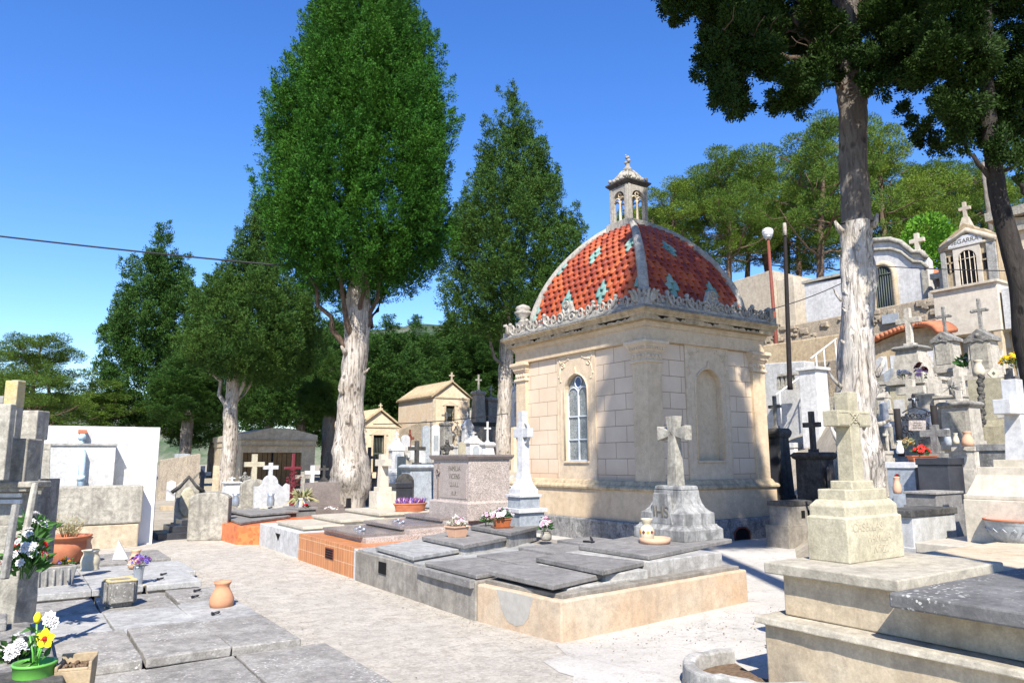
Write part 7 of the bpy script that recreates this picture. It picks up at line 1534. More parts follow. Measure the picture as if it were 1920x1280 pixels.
fill = [('cross', 760, 868, 838, 16, 26.5, 'pale_stone', 'small pale cross behind the slate-grey monument'), ('arch', 775, 862, 835, 16, 27, 'white_marble', 'small white round headstone left of the tall pale blue slab'), ('cross', 846, 838, 806, 14, 31.5, 'white_marble', 'small white cross left of the cream niche shrine'), ('stele', 845, 862, 838, 16, 28.5, 'pale_stone', 'pale stub headstone left of the black foliated cross'),
        ('cross', 900, 862, 826, 16, 29, 'pale_stone', 'pale cross between the white shrine tomb and the slim trunk'), ('arch', 880, 838, 812, 16, 31.8, 'pale_stone', 'pale round headstone under the tallest white shrine'), ('cross', 735, 905, 872, 18, 25, 'white_marble', 'white cross right of the little peach chapel door'), ('stele', 820, 885, 858, 22, 26.2, 'white_marble', 'white headstone left of the black foliated cross'),
        ('cross', 975, 850, 815, 18, 29, 'white_marble', 'white cross between the slim trunk and the mausoleum wall'), ('stele', 962, 925, 890, 26, 22, 'pale_stone', 'pale headstone between the slim trunk and the celtic cross'), ('cross', 640, 900, 868, 18, 27, 'pale_stone', 'pale cross peeping out beside the biggest trunk'), ('stele', 668, 890, 862, 18, 28, 'white_marble', 'white headstone at the left foot of the little peach chapel')]
for kd, px, pb_, pt_, w_, d_, mt_, lb_ in fill: tomb(kd, px, pb_, pt_, w_, d_, mt_, lb_, cat={'cross': 'cross'}.get(kd, 'headstone'))
# iron scrollwork with a plaque between two black posts
d = 10.6; P = at(1720, 866, d)
e = empty('iron_scrollwork', tuple(P), 'black wrought iron scrollwork with a small stone plaque and crucifix between two posts', 'ironwork'); o0 = Vector(P)
def IP(px, py, dd=0): return at(px, py, d + dd) - o0
m = MB(); m.tube([IP(1690, 855), IP(1681, 766)], .045, 6); m.build('post', M['blackened_wood'], e); m = MB(); m.tube([IP(1760, 866), IP(1750, 760)], .045, 6); m.build('post', M['blackened_wood'], e)
m = MB()
def isp(cx, cy, r, a0, turns, s): m.tube([IP(cx + r * (1 - .8 * f) * math.cos(a0 + s * turns * 6.283 * f), cy + r * (1 - .8 * f) * math.sin(a0 + s * turns * 6.283 * f)) for f in [q / 22 for q in range(23)]], .009, 5)
for a in ((1702, 780, 7, 0, 1.6, 1), (1731, 780, 7, 3.1, 1.6, -1), (1712, 779, 6, 1, 1.2, 1), (1721, 779, 6, 2, 1.2, -1), (1697, 803, 9, 1, 1.5, 1), (1740, 803, 8, 2, 1.5, -1), (1705, 815, 8, 0, 1.6, -1), (1735, 815, 9, 3, 1.6, 1), (1727, 829, 5, 1, 1.3, 1), (1694, 783, 5, 0, 1.2, 1), (1740, 775, 5, 0, 1.2, 1)): isp(*a)
for a, b in (((1688, 812), (1705, 786)), ((1752, 812), (1733, 786)), ((1700, 787), (1735, 786)), ((1702, 807), (1735, 807)), ((1690, 820), (1715, 826)), ((1755, 818), (1722, 826)), ((1692, 774), (1715, 763)), ((1715, 763), (1745, 774))): m.tube([IP(*a), IP((a[0] + b[0]) / 2, (a[1] + b[1]) / 2 - 1.5), IP(*b)], .009, 5)
m.build('scrolls', M['iron_black'], e)
m = MB(); q = [IP(1702, 807), IP(1734, 807), IP(1734, 788), IP(1702, 788)]; n = Vector((UY, UX, 0)) * .03; m.add([v - n for v in q] + [v for v in q], [(0, 1, 2, 3), (7, 6, 5, 4), (0, 4, 5, 1), (1, 5, 6, 2), (2, 6, 7, 3), (3, 7, 4, 0)]); m.build('plaque', M['pink_granite'], e)
c = (q[0] + q[2]) / 2 - n * 1.1; text_part('FAMILIA\nRIUTORT\nMARTINEZ', .03, M['letter_dark'], e, tuple(c), (R90, 0, -YAW), .001)
m = MB(); m.prism(latin(.115, .17, .04, .36), .03); m.sphere((0, 0, .175), .022, 6, 5); m.sphere((.06, 0, .108), .022, 6, 5); m.sphere((-.06, 0, .108), .022, 6, 5); cr = m.build('crucifix', M['iron_black'], e, loc=IP(1714, 763), rz=-YAW)
m = MB(); m.tube([(0, -.02, .05), (0, -.022, .10), (0, -.022, .13)], [.008, .012, .009], 6); m.tube([(-.035, -.02, .125), (0, -.02, .108), (.035, -.02, .125)], .005, 5); m.build('corpus', M['galvanised'], cr)
p = at(1729, 866, 10.2); trough(tuple(p), .34, .16, .09, 'terracotta', 'shallow terracotta trough of scarlet flowers on the marble block', rz=-YAW)
bouquet((p.x, p.y, p.z + .09), .17, .08, .13, ['petal_scarlet'], 46, .035, 'two clumps of scarlet flowers in the shallow terracotta trough', 26, seed=41)
for px, pyb, d_, h, r, mt, l in ((1793, 832, 9.7, .14, .04, 'stoneware', 'little stoneware jar on the kerb behind the marble cross'), (1815, 836, 9.7, .19, .075, 'peach_clay', 'round peach clay pot on the kerb left of the marble cross'), (1778, 835, 9.7, .22, .045, 'grey_marble', 'slate grey cylinder vase right of the rough grey cross'), (1688, 850, 9.3, .16, .045, 'white_paint', 'small white vase at the foot of the left iron post'), (1836, 705, 11.5, .25, .09, 'cream_marble', 'cream urn on the ledge between the skull-crested monuments'), (1683, 925, 9.0, .2, .05, 'peach_clay', 'peach clay vase with a red rose against the marble block')):
    f = hd(d_) / d_; p = at(px, pyb, hd(d_)); vase(tuple(p), h * f, r * f, mt, l)
p = at(1683, 900, 9.8); bouquet(tuple(p), .03, .03, .08, ['petal_red'], 3, .03, 'one dark red rose in the peach clay vase', 6, seed=43, leafL=.05)
p = at(1700, 842, 10.5); bouquet(tuple(p), .10, .08, .16, ['petal_orange', 'dry_twig'], 12, .03, 'faded dry orange blooms behind the left end of the scarlet trough', 40, 'leaf_agave', .1, seed=44)
p = at(1695, 712, 19.5); bouquet(tuple(p), .19, .16, .32, ['petal_pink', 'petal_white'], 16, .072, 'pale pink roses on the ledge left of the tall tapering pedestal', 20, seed=45)
p = at(1728, 716, 19); bouquet(tuple(p), .22, .16, .48, ['petal_pink', 'rust_red', 'petal_orange'], 18, .08, 'faded dusky red flowers on the ledge right of the tall tapering pedestal', 26, seed=46)
p = at(1812, 692, 21.5); bouquet(tuple(p), .24, .17, .34, ['petal_white'], 10, .09, 'white lilies with dark green leaves between the skull-crested monuments', 44, 'leaf_flower', .27, seed=47)
p = at(1907, 690, 15.5); e = bouquet(tuple(p), .38, .32, .34, ['petal_orange', 'petal_yellow'], 70, .055, 'rust orange flower mound at the right edge above the grey cross', 70, seed=48)
p = at(1790, 745, 12.0); m = MB(); rng = random.Random(7)
for q in range(26): a = rng.uniform(0.1, 1.2); m.tube([(0, 0, 0), (-.25 * a * .4, .02, .16), (rng.uniform(-.35, .3), rng.uniform(-.1, .1), rng.uniform(.05, .35))], [.014, .01, .004], 5)
tag(m.build('iron_fronds', M['grey_stone'], None, loc=p), 'tangle of grey palm-like fronds lying before the pale stele', 'fronds')
p = at(1862, 700, 14.5); m = MB(); m.prism([(-.12, 0), (0, -.12), (.12, 0), (0, .12)], .03); m.prism([(-.04, 0), (0, -.04), (.04, 0), (0, .04)], .034, 0, 1); tag(m.build('porcelain_plaque', [M['cream_marble'], M['gate_green']], None, loc=p, rz=-YAW), 'diamond shaped porcelain plaque leaning among the wreaths', 'plaque')

# ------------------------------------------------------------------ walls and buildings
def pX(px, py, X):
    r = ray(px, py); dx = UX * r[0] + UY * r[1]; t = X / dx; return Vector((X, (-UY * r[0] + UX * r[1]) * t, EYE + r[2] * t))
def face_block(m, X, pxa, pxb, pyt_a, pyt_b, zb, th, mi=0):
    """wall standing in the plane X, seen between photo columns pxa (far) and pxb (near), top edge given by pixels"""
    a, b = pX(pxa, pyt_a, X), pX(pxb, pyt_b, X)
    m.hexa([(X, b.y, zb), (X + th, b.y, zb), (X + th, a.y, zb), (X, a.y, zb)], [(X, b.y, b.z), (X + th, b.y, b.z), (X + th, a.y, a.z), (X, a.y, a.z)], mi)
    return a, b
# white wall at the far left with niche block, drainpipe and pier
w1 = empty('white_wall', (-.6, 17.6, 0), 'long stained white wall with a pier and lower whitewashed block at the left', 'wall')
yb = 17.9; a = gp(300, 1030, 0)
def wy(px, py, Y):
    r = ray(px, py); dy = -UY * r[0] + UX * r[1]; t = Y / dy; return Vector(((UX * r[0] + UY * r[1]) * t, Y, EYE + r[2] * t))
q0, q1 = wy(20, 797, yb), wy(301, 801, yb); m = MB(); m.box(q0.x - 3, q1.x, yb, yb + .3, -.02, q1.z); wpart('wall', m, M['white_plaster'], w1, .01)
q2, q3 = wy(20, 835, yb - .35), wy(218, 836, yb - .35); m = MB(); m.box(q2.x - 3, q3.x, yb - .35, yb - .005, -.02, q3.z); wpart('lower_block', m, M['whitewash'], w1, .015); m = MB(); m.box(q2.x - 3, q3.x + .02, yb - .38, yb - .004, q3.z, q3.z + .05); wpart('cement_cap', m, M['pale_cement'], w1, .01)
q4, q5 = wy(268, 832, yb - 1.25), wy(298, 832, yb - 1.25); m = MB(); m.box(q4.x, q5.x, yb - 1.25, yb - .006, -.02, q4.z); wpart('pier', m, M['white_paint'], w1, .01)
m = MB(); q = wy(157, 800, yb - .30); z1 = wy(157, 812, yb - .4).z
m.tube([(q.x, yb - .08, z1 + .02), (q.x, yb - .10, z1 - .25), (q.x + .02, yb - .46, z1 - .42), (q.x + .02, yb - .46, .9)], [.062, .062, .062, .062], 12); m.lathe([(.074, 0), (.074, .12)], (q.x, yb - .09, z1 - .12), 12); m.lathe([(.072, 0), (.072, .1)], (q.x + .02, yb - .46, z1 - .95), 12)
tag(m.build('drainpipe', M['pipe_blue']), 'pale blue drainpipe with an elbow running down the white wall', 'pipe')
m = MB(); m.box(q.x - .075, q.x + .075, yb - .16, yb - .003, z1 + .01, z1 + .08); tag(m.build('clay_outlet', M['terracotta']), 'small terracotta gutter outlet on top of the drainpipe', 'outlet')
yb2 = 16.3; a, b = wy(92, 906, yb2), wy(270, 909, yb2); m = MB(); m.box(a.x - 2.0, b.x, yb2, yb2 + .45, .45, b.z); sw = empty('stone_wall', ((a.x + b.x) / 2, yb2, 0), 'low weathered wall of big stone blocks in front of the white wall', 'wall')
wpart('upper_course', m, M['limestone'], sw, .03); m = MB(); m.box(a.x - 2.0, b.x - .03, yb2 + .02, yb2 + .47, -.02, .445); wpart('lower_course', m, M['cream_plaster'], sw, .03)
# flat-roofed vault
d = 43; A = at(455, 915, d); zb = A.z - .3
a, b = wy(454, 812, A.y), wy(592, 812, A.y); Wd = b.x - a.x; zt = a.z
v = empty('vault', (A.x, A.y, zb), 'cream flat-roofed family vault with a brown double gate and shallow gabled parapet', 'vault')
ax, bx, y0 = a.x, b.x, A.y; g0, g1 = wy(456, 848, y0).x, wy(566, 848, y0).x; zg = wy(500, 848, y0).z; zl = wy(500, 836, y0).z
m = MB(); m.box(ax, g0, y0, y0 + .5, zb, zl); m.box(g1, bx, y0, y0 + .5, zb, zl); m.box(g0, g1, y0, y0 + .5, zg, zl); m.box(ax, ax + .4, y0 + .5, y0 + 7, zb, zl); m.box(bx - .4, bx, y0 + .5, y0 + 7, zb, zl); m.box(ax + .4, bx - .4, y0 + 4.6, y0 + 7, zb, zl); wpart('wall', m, M['cream_plaster'], v)
m = MB(); m.box(ax - .04, bx + .04, y0 - .04, y0 + 7.04, zl, zl + (zt - zl) * .45); wpart('frieze', m, M['cream_plaster'], v, .01); m = MB(); xm = (ax + bx) / 2; zz = zl + (zt - zl) * .45
m.prism([(ax - .1 - xm, zz), (bx + .1 - xm, zz), (bx + .1 - xm, zt - .05), ((bx - ax) * .12, zt + .34), (-(bx - ax) * .12, zt + .34), (ax - .1 - xm, zt - .05)], 7.2, 0, 0, Matrix.Translation((xm, y0 + 3.52, 0))); wpart('parapet', m, M['beige_wall'], v, .01)
m = MB(); m.box(ax - .08, bx + .08, y0 - .09, y0 - .042, zl - .02, zl + .07); m.box(ax - .12, bx + .12, y0 - .14, y0 - .09, zz - .02, zz + .05); wpart('moulding', m, M['tan_plaster'], v)
m = MB(); n = 12
for k in range(n): x = g0 + (g1 - g0) * k / n; m.box(x + .02, x + (g1 - g0) / n - .01, y0 + .16, y0 + .2, zb, zg)
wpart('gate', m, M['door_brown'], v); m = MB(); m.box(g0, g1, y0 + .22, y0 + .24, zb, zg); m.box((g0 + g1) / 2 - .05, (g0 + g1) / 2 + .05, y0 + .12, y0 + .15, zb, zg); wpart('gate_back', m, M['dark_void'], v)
# gabled chapels
def chapel(px0, px1, pyb, pyeave, pyapex, d, depth, mat, label, door, fr='cream_plaster', roof='tan_plaster', cross=(0, 0), over=.18):
    A = at(px0, pyb, d); y0 = A.y; zb = min(A.z, terrain(A.x, A.y)) - .3; a, b = wy(px0, pyeave, y0), wy(px1, pyeave, y0); ze = (a.z + b.z) / 2; xm = (a.x + b.x) / 2; hw = (b.x - a.x) / 2; za = wy((px0 + px1) / 2, pyapex, y0).z
    e = empty('chapel', (xm, y0, zb), label, 'chapel'); (d0, d1, dt, db) = door; dx0, dx1, dz1, dz0 = wy(d0, dt, y0).x, wy(d1, dt, y0).x, wy(d0, dt, y0).z, wy(d0, db, y0).z
    m = MB(); m.box(a.x, dx0, y0, y0 + .4, zb, ze); m.box(dx1, b.x, y0, y0 + .4, zb, ze); m.box(dx0, dx1, y0, y0 + .4, dz1, ze); m.box(dx0, dx1, y0, y0 + .4, zb, dz0); m.box(a.x, a.x + .3, y0 + .4, y0 + depth, zb, ze); m.box(b.x - .3, b.x, y0 + .4, y0 + depth, zb, ze); m.box(a.x + .3, b.x - .3, y0 + depth - .3, y0 + depth, zb, ze)
    m.prism([(-hw, ze), (hw, ze), (0, za - .08)], .4, 0, 0, Matrix.Translation((xm, y0 + .2, 0))); m.prism([(-hw, ze), (hw, ze), (0, za - .08)], .3, 0, 0, Matrix.Translation((xm, y0 + depth - .15, 0))); wpart('wall', m, M[mat], e)
    m = MB()
    for s in (-1, 1):
        q = [Vector((xm, y0 - over, za)), Vector((xm + s * (hw + over), y0 - over, ze - .06)), Vector((xm + s * (hw + over), y0 + depth + .1, ze - .06)), Vector((xm, y0 + depth + .1, za))]; u = Vector((0, 0, .10))
        m.add([x for x in q] + [x + u for x in q], [(0, 1, 2, 3), (7, 6, 5, 4), (0, 4, 5, 1), (1, 5, 6, 2), (2, 6, 7, 3), (3, 7, 4, 0)])
        nt = int(depth / .22)
        for k in range(nt): yk = y0 + depth * k / nt; m.tube([(xm, yk, za + .10), (xm + s * (hw + over + .05), yk, ze + .045)], .06, 6)
    wpart('roof', m, M[roof], e); m = MB(); m.box(a.x - .05, b.x + .05, y0 - .06, y0 - .003, ze - .08, ze + .03); m.box(a.x - .02, a.x + .22, y0 - .03, y0 - .004, zb, ze - .085); m.box(b.x - .22, b.x + .02, y0 - .03, y0 - .004, zb, ze - .085); wpart('trim', m, M[fr], e)
    m = MB(); m.box(dx0 - .14, dx0, y0 - .05, y0 + .1, dz0, dz1); m.box(dx1, dx1 + .14, y0 - .05, y0 + .1, dz0, dz1); m.prism([(-(dx1 - dx0) / 2 - .3, dz1), ((dx1 - dx0) / 2 + .3, dz1), (0, dz1 + .36)], .07, 0, 0, Matrix.Translation(((dx0 + dx1) / 2, y0 - .02, 0))); wpart('door_frame', m, M[fr], e)
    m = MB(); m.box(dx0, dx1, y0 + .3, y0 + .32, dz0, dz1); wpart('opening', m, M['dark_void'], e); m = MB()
    for k in range(7): x = dx0 + (dx1 - dx0) * (k + .5) / 7; m.tube([(x, y0 + .1, dz0), (x, y0 + .1, dz1)], .016, 5)
    m.box(dx0, dx1, y0 + .08, y0 + .12, dz0 + (dz1 - dz0) * .48, dz0 + (dz1 - dz0) * .52); wpart('gate_bars', m, M['gate_green'], e)
    m = MB(); ch = wy((px0 + px1) / 2, cross[0], y0).z - za; m.prism([(x, z + za + .05) for x, z in latin(ch * .6, ch, ch * .15, .36)], .1, 0, 0, Matrix.Translation((xm, y0, 0))); m.cbox(xm, y0, .24, .24, za, za + .16); wpart('cross', m, M['cream_plaster'], e)
    return e
chapel(676, 748, 905, 799, 769, 49, 6, 'peach_plaster', 'small peach chapel with a barred door right of the biggest trunk', (700, 720, 815, 885), cross=(757,))
chapel(812, 880, 835, 745, 716, 55, 6.0, 'peach_plaster', 'upper peach chapel with a tiled gable roof and barred window on the slope', (836, 852, 760, 790), cross=(699,), roof='tan_plaster')
# boundary walls in the middle distance
A = at(640, 905, 50); B_ = at(800, 830, 54); m = MB(); m.hexa([(A.x, A.y, A.z - 2), (B_.x, B_.y, B_.z - 2), (B_.x, B_.y + .3, B_.z - 2), (A.x, A.y + .3, A.z - 2)], [(A.x, A.y, at(640, 850, 50).z), (B_.x, B_.y, at(780, 785, 54).z), (B_.x, B_.y + .3, at(780, 785, 54).z), (A.x, A.y + .3, at(640, 850, 50).z)]); tag(m.build('boundary_wall', M['rubble_stone'], None, .03), 'sloping rubble boundary wall climbing between the peach chapels', 'wall')
A = at(296, 920, 33); B_ = at(372, 920, 31); m = MB(); m.hexa([(A.x, A.y, -.1), (B_.x, B_.y, -.1), (B_.x, B_.y + .3, -.1), (A.x, A.y + .3, -.1)], [(A.x, A.y, at(296, 862, 33).z), (B_.x, B_.y, at(372, 850, 31).z), (B_.x, B_.y + .3, at(372, 850, 31).z), (A.x, A.y + .3, at(296, 862, 33).z)]); tag(m.build('boundary_wall', M['rubble_stone'], None, .03), 'short pale rubble wall between the white pier and the flat-roofed vault', 'wall')
# ---- right hillside, terraces face -X
def zk(z): return EYE + (z - EYE) * 1.8  # hillside heights scaled about the camera; X planes and sizes below scaled likewise
# niche wall with tiled eave
X = 30.4; zb = zk(2.3); e = empty('niche_wall', (X, pX(1700, 700, X).y, zb), 'burial niche wall of pale square slabs under a curved red tile eave', 'niche wall')
m = MB(); a, b = face_block(m, X, 1600, 1757, 655, 628, zb, 1.4); ya, yb_ = a.y, b.y; ztop = min(a.z, b.z); wpart('wall', m, M['tan_plaster'], e)
wid = (ya - yb_) / 7
for r in range(3):
    for c in range(7):
        z0 = zk(2.95) + r * 1.0; y = yb_ + wid * c
        if z0 + .9 > ztop: continue
        m = MB(); m.box(X - .03, X - .003, y + .08, y + wid - .08, z0, z0 + .88); wpart('niche_slab', m, M['white_marble'] if (r * 3 + c) % 4 else M['cream_marble'], e)
m = MB(); N = 26; pa, pm, pb = pX(1600, 655, X - .35), pX(1703, 611, X - .35), pX(1757, 621, X - .35)
def EV(f): return (1 - f) ** 2 * pa + 2 * f * (1 - f) * (2 * pm - .5 * pa - .5 * pb) + f * f * pb
for k in range(N + 1): m.tube([EV(k / N), EV(k / N) + Vector((1.5, 0, .2))], .115, 6)
wpart('tile_eave', m, M['terracotta'], e)
m = MB(); zbm = ztop - .1
for k in range(N):
    p_, q_ = EV(k / N) + Vector((.37, 0, -.1)), EV((k + 1) / N) + Vector((.37, 0, -.1)); dx = Vector((1.1, 0, 0))
    m.add([(p_.x, p_.y, zbm), (q_.x, q_.y, zbm), q_, p_, (p_.x + 1.1, p_.y, zbm), (q_.x + 1.1, q_.y, zbm), q_ + dx, p_ + dx], [(3, 2, 1, 0), (4, 5, 6, 7), (2, 3, 7, 6)])
wpart('gable', m, M['tan_plaster'], e)
# niche building with white parapet
X = 32.8; zb = zk(2.6); e = empty('niche_building', (X + .8, pX(1830, 650, X).y, zb), 'beige niche building with a tall white parapet and slim pillars', 'niche building')
m = MB(); a, b = face_block(m, X + .8, 1748, 2010, 600, 560, zb, 2); wpart('back_wall', m, M['tan_plaster'], e)
t_, u_ = pX(1749, 550, X), pX(1868, 522, X); l_ = pX(1755, 634, X)
m = MB(); m.box(X, X + 2.6, u_.y, t_.y, l_.z, t_.z); wpart('parapet', m, M['cream_white'], e, .015)
m = MB(); m.box(X - .12, X + 2.6, u_.y - .08, t_.y + .08, t_.z, t_.z + .11); wpart('coping', m, M['beige_wall'], e, .015)
m = MB(); u2 = pX(1990, 505, X + .08); m.box(X + .08, X + 2.6, u2.y, u_.y - .09, l_.z, t_.z - .3); wpart('stained_parapet', m, M['whitewash'], e, .015)
for px in (1757, 1872): q = pX(px, 640, X + .03); m = MB(); m.box(X + .03, X + .28, q.y - .15, q.y + .15, zb, l_.z); wpart('pillar', m, M['cream_plaster'], e, .01)
for k, (p0, p1) in enumerate(((1770, 1800), (1803, 1828), (1876, 1898), (1900, 1925), (1830, 1870))):
    y1_, y2_ = pX(p0, 650, X + .77).y, pX(p1, 650, X + .77).y
    for r in range(2): z0 = zk(3.35) + 1.35 * r; m = MB(); m.box(X + .765, X + .797, y2_ + .05, y1_ - .05, z0, z0 + 1.22); wpart('niche_slab', m, M['grey_marble'] if k % 2 else M['white_marble'], e)
# rubble terrace wall with plaque
X = 36.0; zb = zk(2.6); m = MB(); a, b = face_block(m, X, 1420, 1755, 622, 556, zb, 1.2); e = empty('rubble_wall', (X, (a.y + b.y) / 2, zb), 'ochre rubble terrace wall with a pale tablet right of the stripped trunk', 'wall'); wpart('wall', m, M['rubble_stone'], e, .06)
rng = random.Random(4); m = MB()
for k in range(170): f = rng.random(); y = b.y + (a.y - b.y) * f; z = rng.uniform(zk(3.6), (b.z + (a.z - b.z) * f) - .08); s = rng.uniform(.1, .34); m.cbox(X - .01, y, .2, s * 1.5, z - s / 2, z + s / 2)
wpart('field_stones', m, M['rubble_stone'], e, .05)
q, r_ = pX(1655, 608, X - .12), pX(1684, 586, X - .12); m = MB(); m.box(X - .17, X - .09, r_.y, q.y, q.z, r_.z); wpart('tablet', m, M['grey_marble'], e)
# lower ochre plaster terraces between mausoleum and tree
X = 32.0; m = MB(); a, b = face_block(m, X, 1425, 1600, 648, 622, zk(1.6), 1.2); e = empty('terrace_wall', (X, (a.y + b.y) / 2, zk(1.6)), 'ochre plastered terrace wall right of the mausoleum cornice', 'wall'); wpart('wall', m, M['tan_plaster'], e, .06); m = MB(); face_block(m, X - .3, 1425, 1600, 690, 668, zk(1.4), .28); wpart('rubble_foot', m, M['rubble_stone'], e, .08)
X = 29.5; m = MB(); a, b = face_block(m, X, 1425, 1508, 682, 676, .3, .8); e = empty('white_wall', (X, (a.y + b.y) / 2, .3), 'whitewashed broken wall with a small balustrade right of the mausoleum', 'wall'); wpart('wall', m, M['whitewash'], e, .05)
q = pX(1462, 706, X - .8); m = MB(); m.box(X - .95, X - .65, pX(1498, 703, X - .8).y, q.y, q.z, q.z + .1)
for px in (1462, 1470, 1478, 1487): y = pX(px, 730, X - .8).y; m.taper(X - .8, y, .18, .2, .18, .1, q.z - .58, q.z)
wpart('balustrade', m, M['limestone'], e)
# stairs with railing
e = empty('stairs', (29, pX(1540, 720, 29).y, .6), 'worn stone stairs with white railings climbing the slope left of the stripped trunk', 'stairs'); m = MB()
for k in range(12):
    X = 27.2 + .36 * k; pa, pb = pX(1510, 700, X), pX(1580, 700, X); m.box(X, X + .7, pb.y, pa.y, .6, zk(1.75) + .235 * k)
wpart('steps', m, M['limestone'], e, .015)
def rail(pa, pb, posts):
    m = MB(); m.tube([pa, pb], .04, 6)
    for f in posts: v = pa.lerp(pb, f); m.tube([v, v - Vector((0, 0, 1.3))], .03, 5)
    wpart('railing', m, M['white_paint'], e)
rail(pX(1520, 672, 29.1), pX(1568, 635, 31.2), (.2, .5, .95)); rail(pX(1455, 740, 26.2), pX(1520, 692, 29.1), (.1, .9))
m = MB(); q = at(1527, 740, 30.5); m.cbox(0, 0, .8, .8, -2.2, 1.0); m.cbox(0, 0, 1.0, 1.0, 1.0, 1.12); tag(m.build('stair_pier', M['white_plaster'], None, .015, loc=q), 'white square pier at the foot of the stairs beside the dark obelisk', 'pier')
# white curved chapel with iron gate
X = 38.9; a, b = pX(1600, 480, X), pX(1738, 480, X); zf = zk(4.9); e = empty('chapel', (X, (a.y + b.y) / 2, zf), 'white hillside chapel with a wavy gable, arched iron gate and red tile roof', 'chapel')
def yx(px, py): q = pX(px, py, X); return -q.y, q.z           # local outline: (to the right, up)
out = [(-a.y, zf), (-b.y, zf), yx(1738, 487), yx(1728, 476), yx(1712, 476), yx(1704, 470), yx(1690, 458), yx(1670, 452), yx(1640, 454), yx(1615, 468), yx(1600, 480)]
TX = Matrix(((0, 1, 0, 0), (-1, 0, 0, 0), (0, 0, 1, 0), (0, 0, 0, 1)))
gx0, gx1 = yx(1640, 560)[0], yx(1681, 560)[0]; gz = yx(1660, 494)[1]; W2 = (gx1 - gx0) / 2
m = MB(); m.prism(out, .6, .3, 0, Matrix.Translation((X, 0, 0)) @ TX); wpart('front', m, M['white_plaster'], e, .015)
m = MB(); m.tube([Vector((X - .04, -q[0], q[1] + .09)) for q in out[2:]], .15, 6); m.tube([Vector((X - .05, -q[0], q[1] - .45)) for q in out[2:]], .10, 6); wpart('coping', m, M['limestone'], e)
m = MB(); q = pX(1727, 500, X); m.box(X - .08, X - .005, b.y + .02, q.y, zf, out[2][1] - .5); wpart('quoin', m, M['limestone'], e, .02)
m2 = yx(1738, 500)[1] - .6; ym = (a.y + b.y) / 2; m = MB(); m.box(X + .6, X + 8, b.y, a.y, zf, m2); m.add([(X + .6, b.y, m2), (X + .6, a.y, m2), (X + .6, ym, m2 + 1.3), (X + 8, b.y, m2), (X + 8, a.y, m2), (X + 8, ym, m2 + 1.3)], [(0, 1, 2), (5, 4, 3)]); wpart('wall', m, M['white_plaster'], e)
m = MB()
for yy, s in ((a.y, 1), (b.y, -1)):
    for k in range(22): x = X + .7 + 7.6 * k / 21; m.tube([(x, ym, m2 + 1.4), (x, yy + s * .35, m2 + .05)], .19, 6)
wpart('tile_roof', m, M['terracotta'], e)
ao = [(x + (gx0 + gx1) / 2, z + zf) for x, z in arch_out(W2 * 2, gz - zf)]; m = MB(); m.prism(ao, .02, -.012, 0, Matrix.Translation((X, 0, 0)) @ TX); wpart('opening', m, M['gate_blue'], e)
m = MB()
for k in range(9): x = gx0 + (gx1 - gx0) * (k + .5) / 9; zt_ = gz - W2 + math.sqrt(max(0, W2 ** 2 - (x - (gx0 + gx1) / 2) ** 2)); m.tube([(X - .08, -x, zf), (X - .08, -x, zt_ - .05)], .03, 5)
m.tube([(X - .1, -gx0, gz - W2), (X - .1, -gx1, gz - W2)], .045, 5); wpart('gate', m, M['gate_green'], e)
m = MB(); m.tube([Vector((X - .05, -q[0], q[1])) for q in ao[1:] + ao[:1]], .16, 6); wpart('gate_surround', m, M['cream_plaster'], e)
q = pX(1718, 474, X); m = MB(); m.prism(latin(.75, 1.1, .21, .36), .2); m.cbox(0, 0, .5, .5, -.25, .1); m.build('cross', M['cream_marble'], e, loc=(.2, q.y - ym, q.z - zf), rz=-R90)
# tan chapel
X = 37.6; a, b = pX(1762, 470, X), pX(1868, 450, X); ym = (a.y + b.y) / 2; zf = zk(4.9); e = empty('chapel', (X, ym, zf), 'tan hillside chapel with a stepped gable, name plaque and arched barred door', 'chapel')
out = [(-a.y, zf), (-b.y, zf), yx(1868, 437), yx(1848, 431), yx(1846, 428), yx(1828, 428), yx(1824, 422), yx(1812, 420), yx(1806, 417), yx(1800, 423), yx(1797, 430), yx(1788, 436), yx(1776, 447), yx(1766, 455), yx(1760, 462)]
ox0, ox1 = yx(1801, 520)[0], yx(1836, 520)[0]; oz = yx(1818, 468)[1]; cxx = (ox0 + ox1) / 2; W2 = (ox1 - ox0) / 2
m = MB(); m.prism(out, .7, .35, 0, Matrix.Translation((X, 0, 0)) @ TX); wpart('front', m, M['tan_plaster'], e, .015)
m = MB(); m.tube([Vector((X - .07, -p_[0], p_[1])) for p_ in (yx(1764, 470), yx(1813, 432), yx(1868, 447))], .15, 6); m.tube([Vector((X - .05, -p_[0], p_[1])) for p_ in (yx(1762, 472), yx(1868, 447))], .10, 6); wpart('pediment', m, M['beige_wall'], e)
m = MB(); m.box(X - .09, X - .004, b.y + .03, b.y + .45, zf, yx(1862, 452)[1]); m.box(X - .09, X - .004, a.y - .28, a.y - .03, zf, yx(1768, 474)[1]); wpart('corner_pier', m, M['pale_cement'], e, .02)
m = MB(); arch_panel(m, -W2 - .2, W2 + .2, zf, oz + .3, W2, zf, oz - W2, -.10, -.004, 12); m.v = [tuple(TX @ Vector((p_[0] + cxx, p_[1], p_[2])) + Vector((X, 0, 0))) for p_ in m.v]; wpart('door_surround', m, M['cream_white'], e)
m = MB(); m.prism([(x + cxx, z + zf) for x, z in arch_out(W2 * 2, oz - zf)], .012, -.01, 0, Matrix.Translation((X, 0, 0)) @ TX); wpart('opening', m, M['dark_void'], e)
m = MB()
for k in range(4): x = ox0 + (ox1 - ox0) * (k + .5) / 4; zt_ = oz - W2 + math.sqrt(max(0, W2 ** 2 - (x - cxx) ** 2)); m.tube([(X - .06, -x, zf), (X - .06, -x, zt_ - .03)], .022, 5)
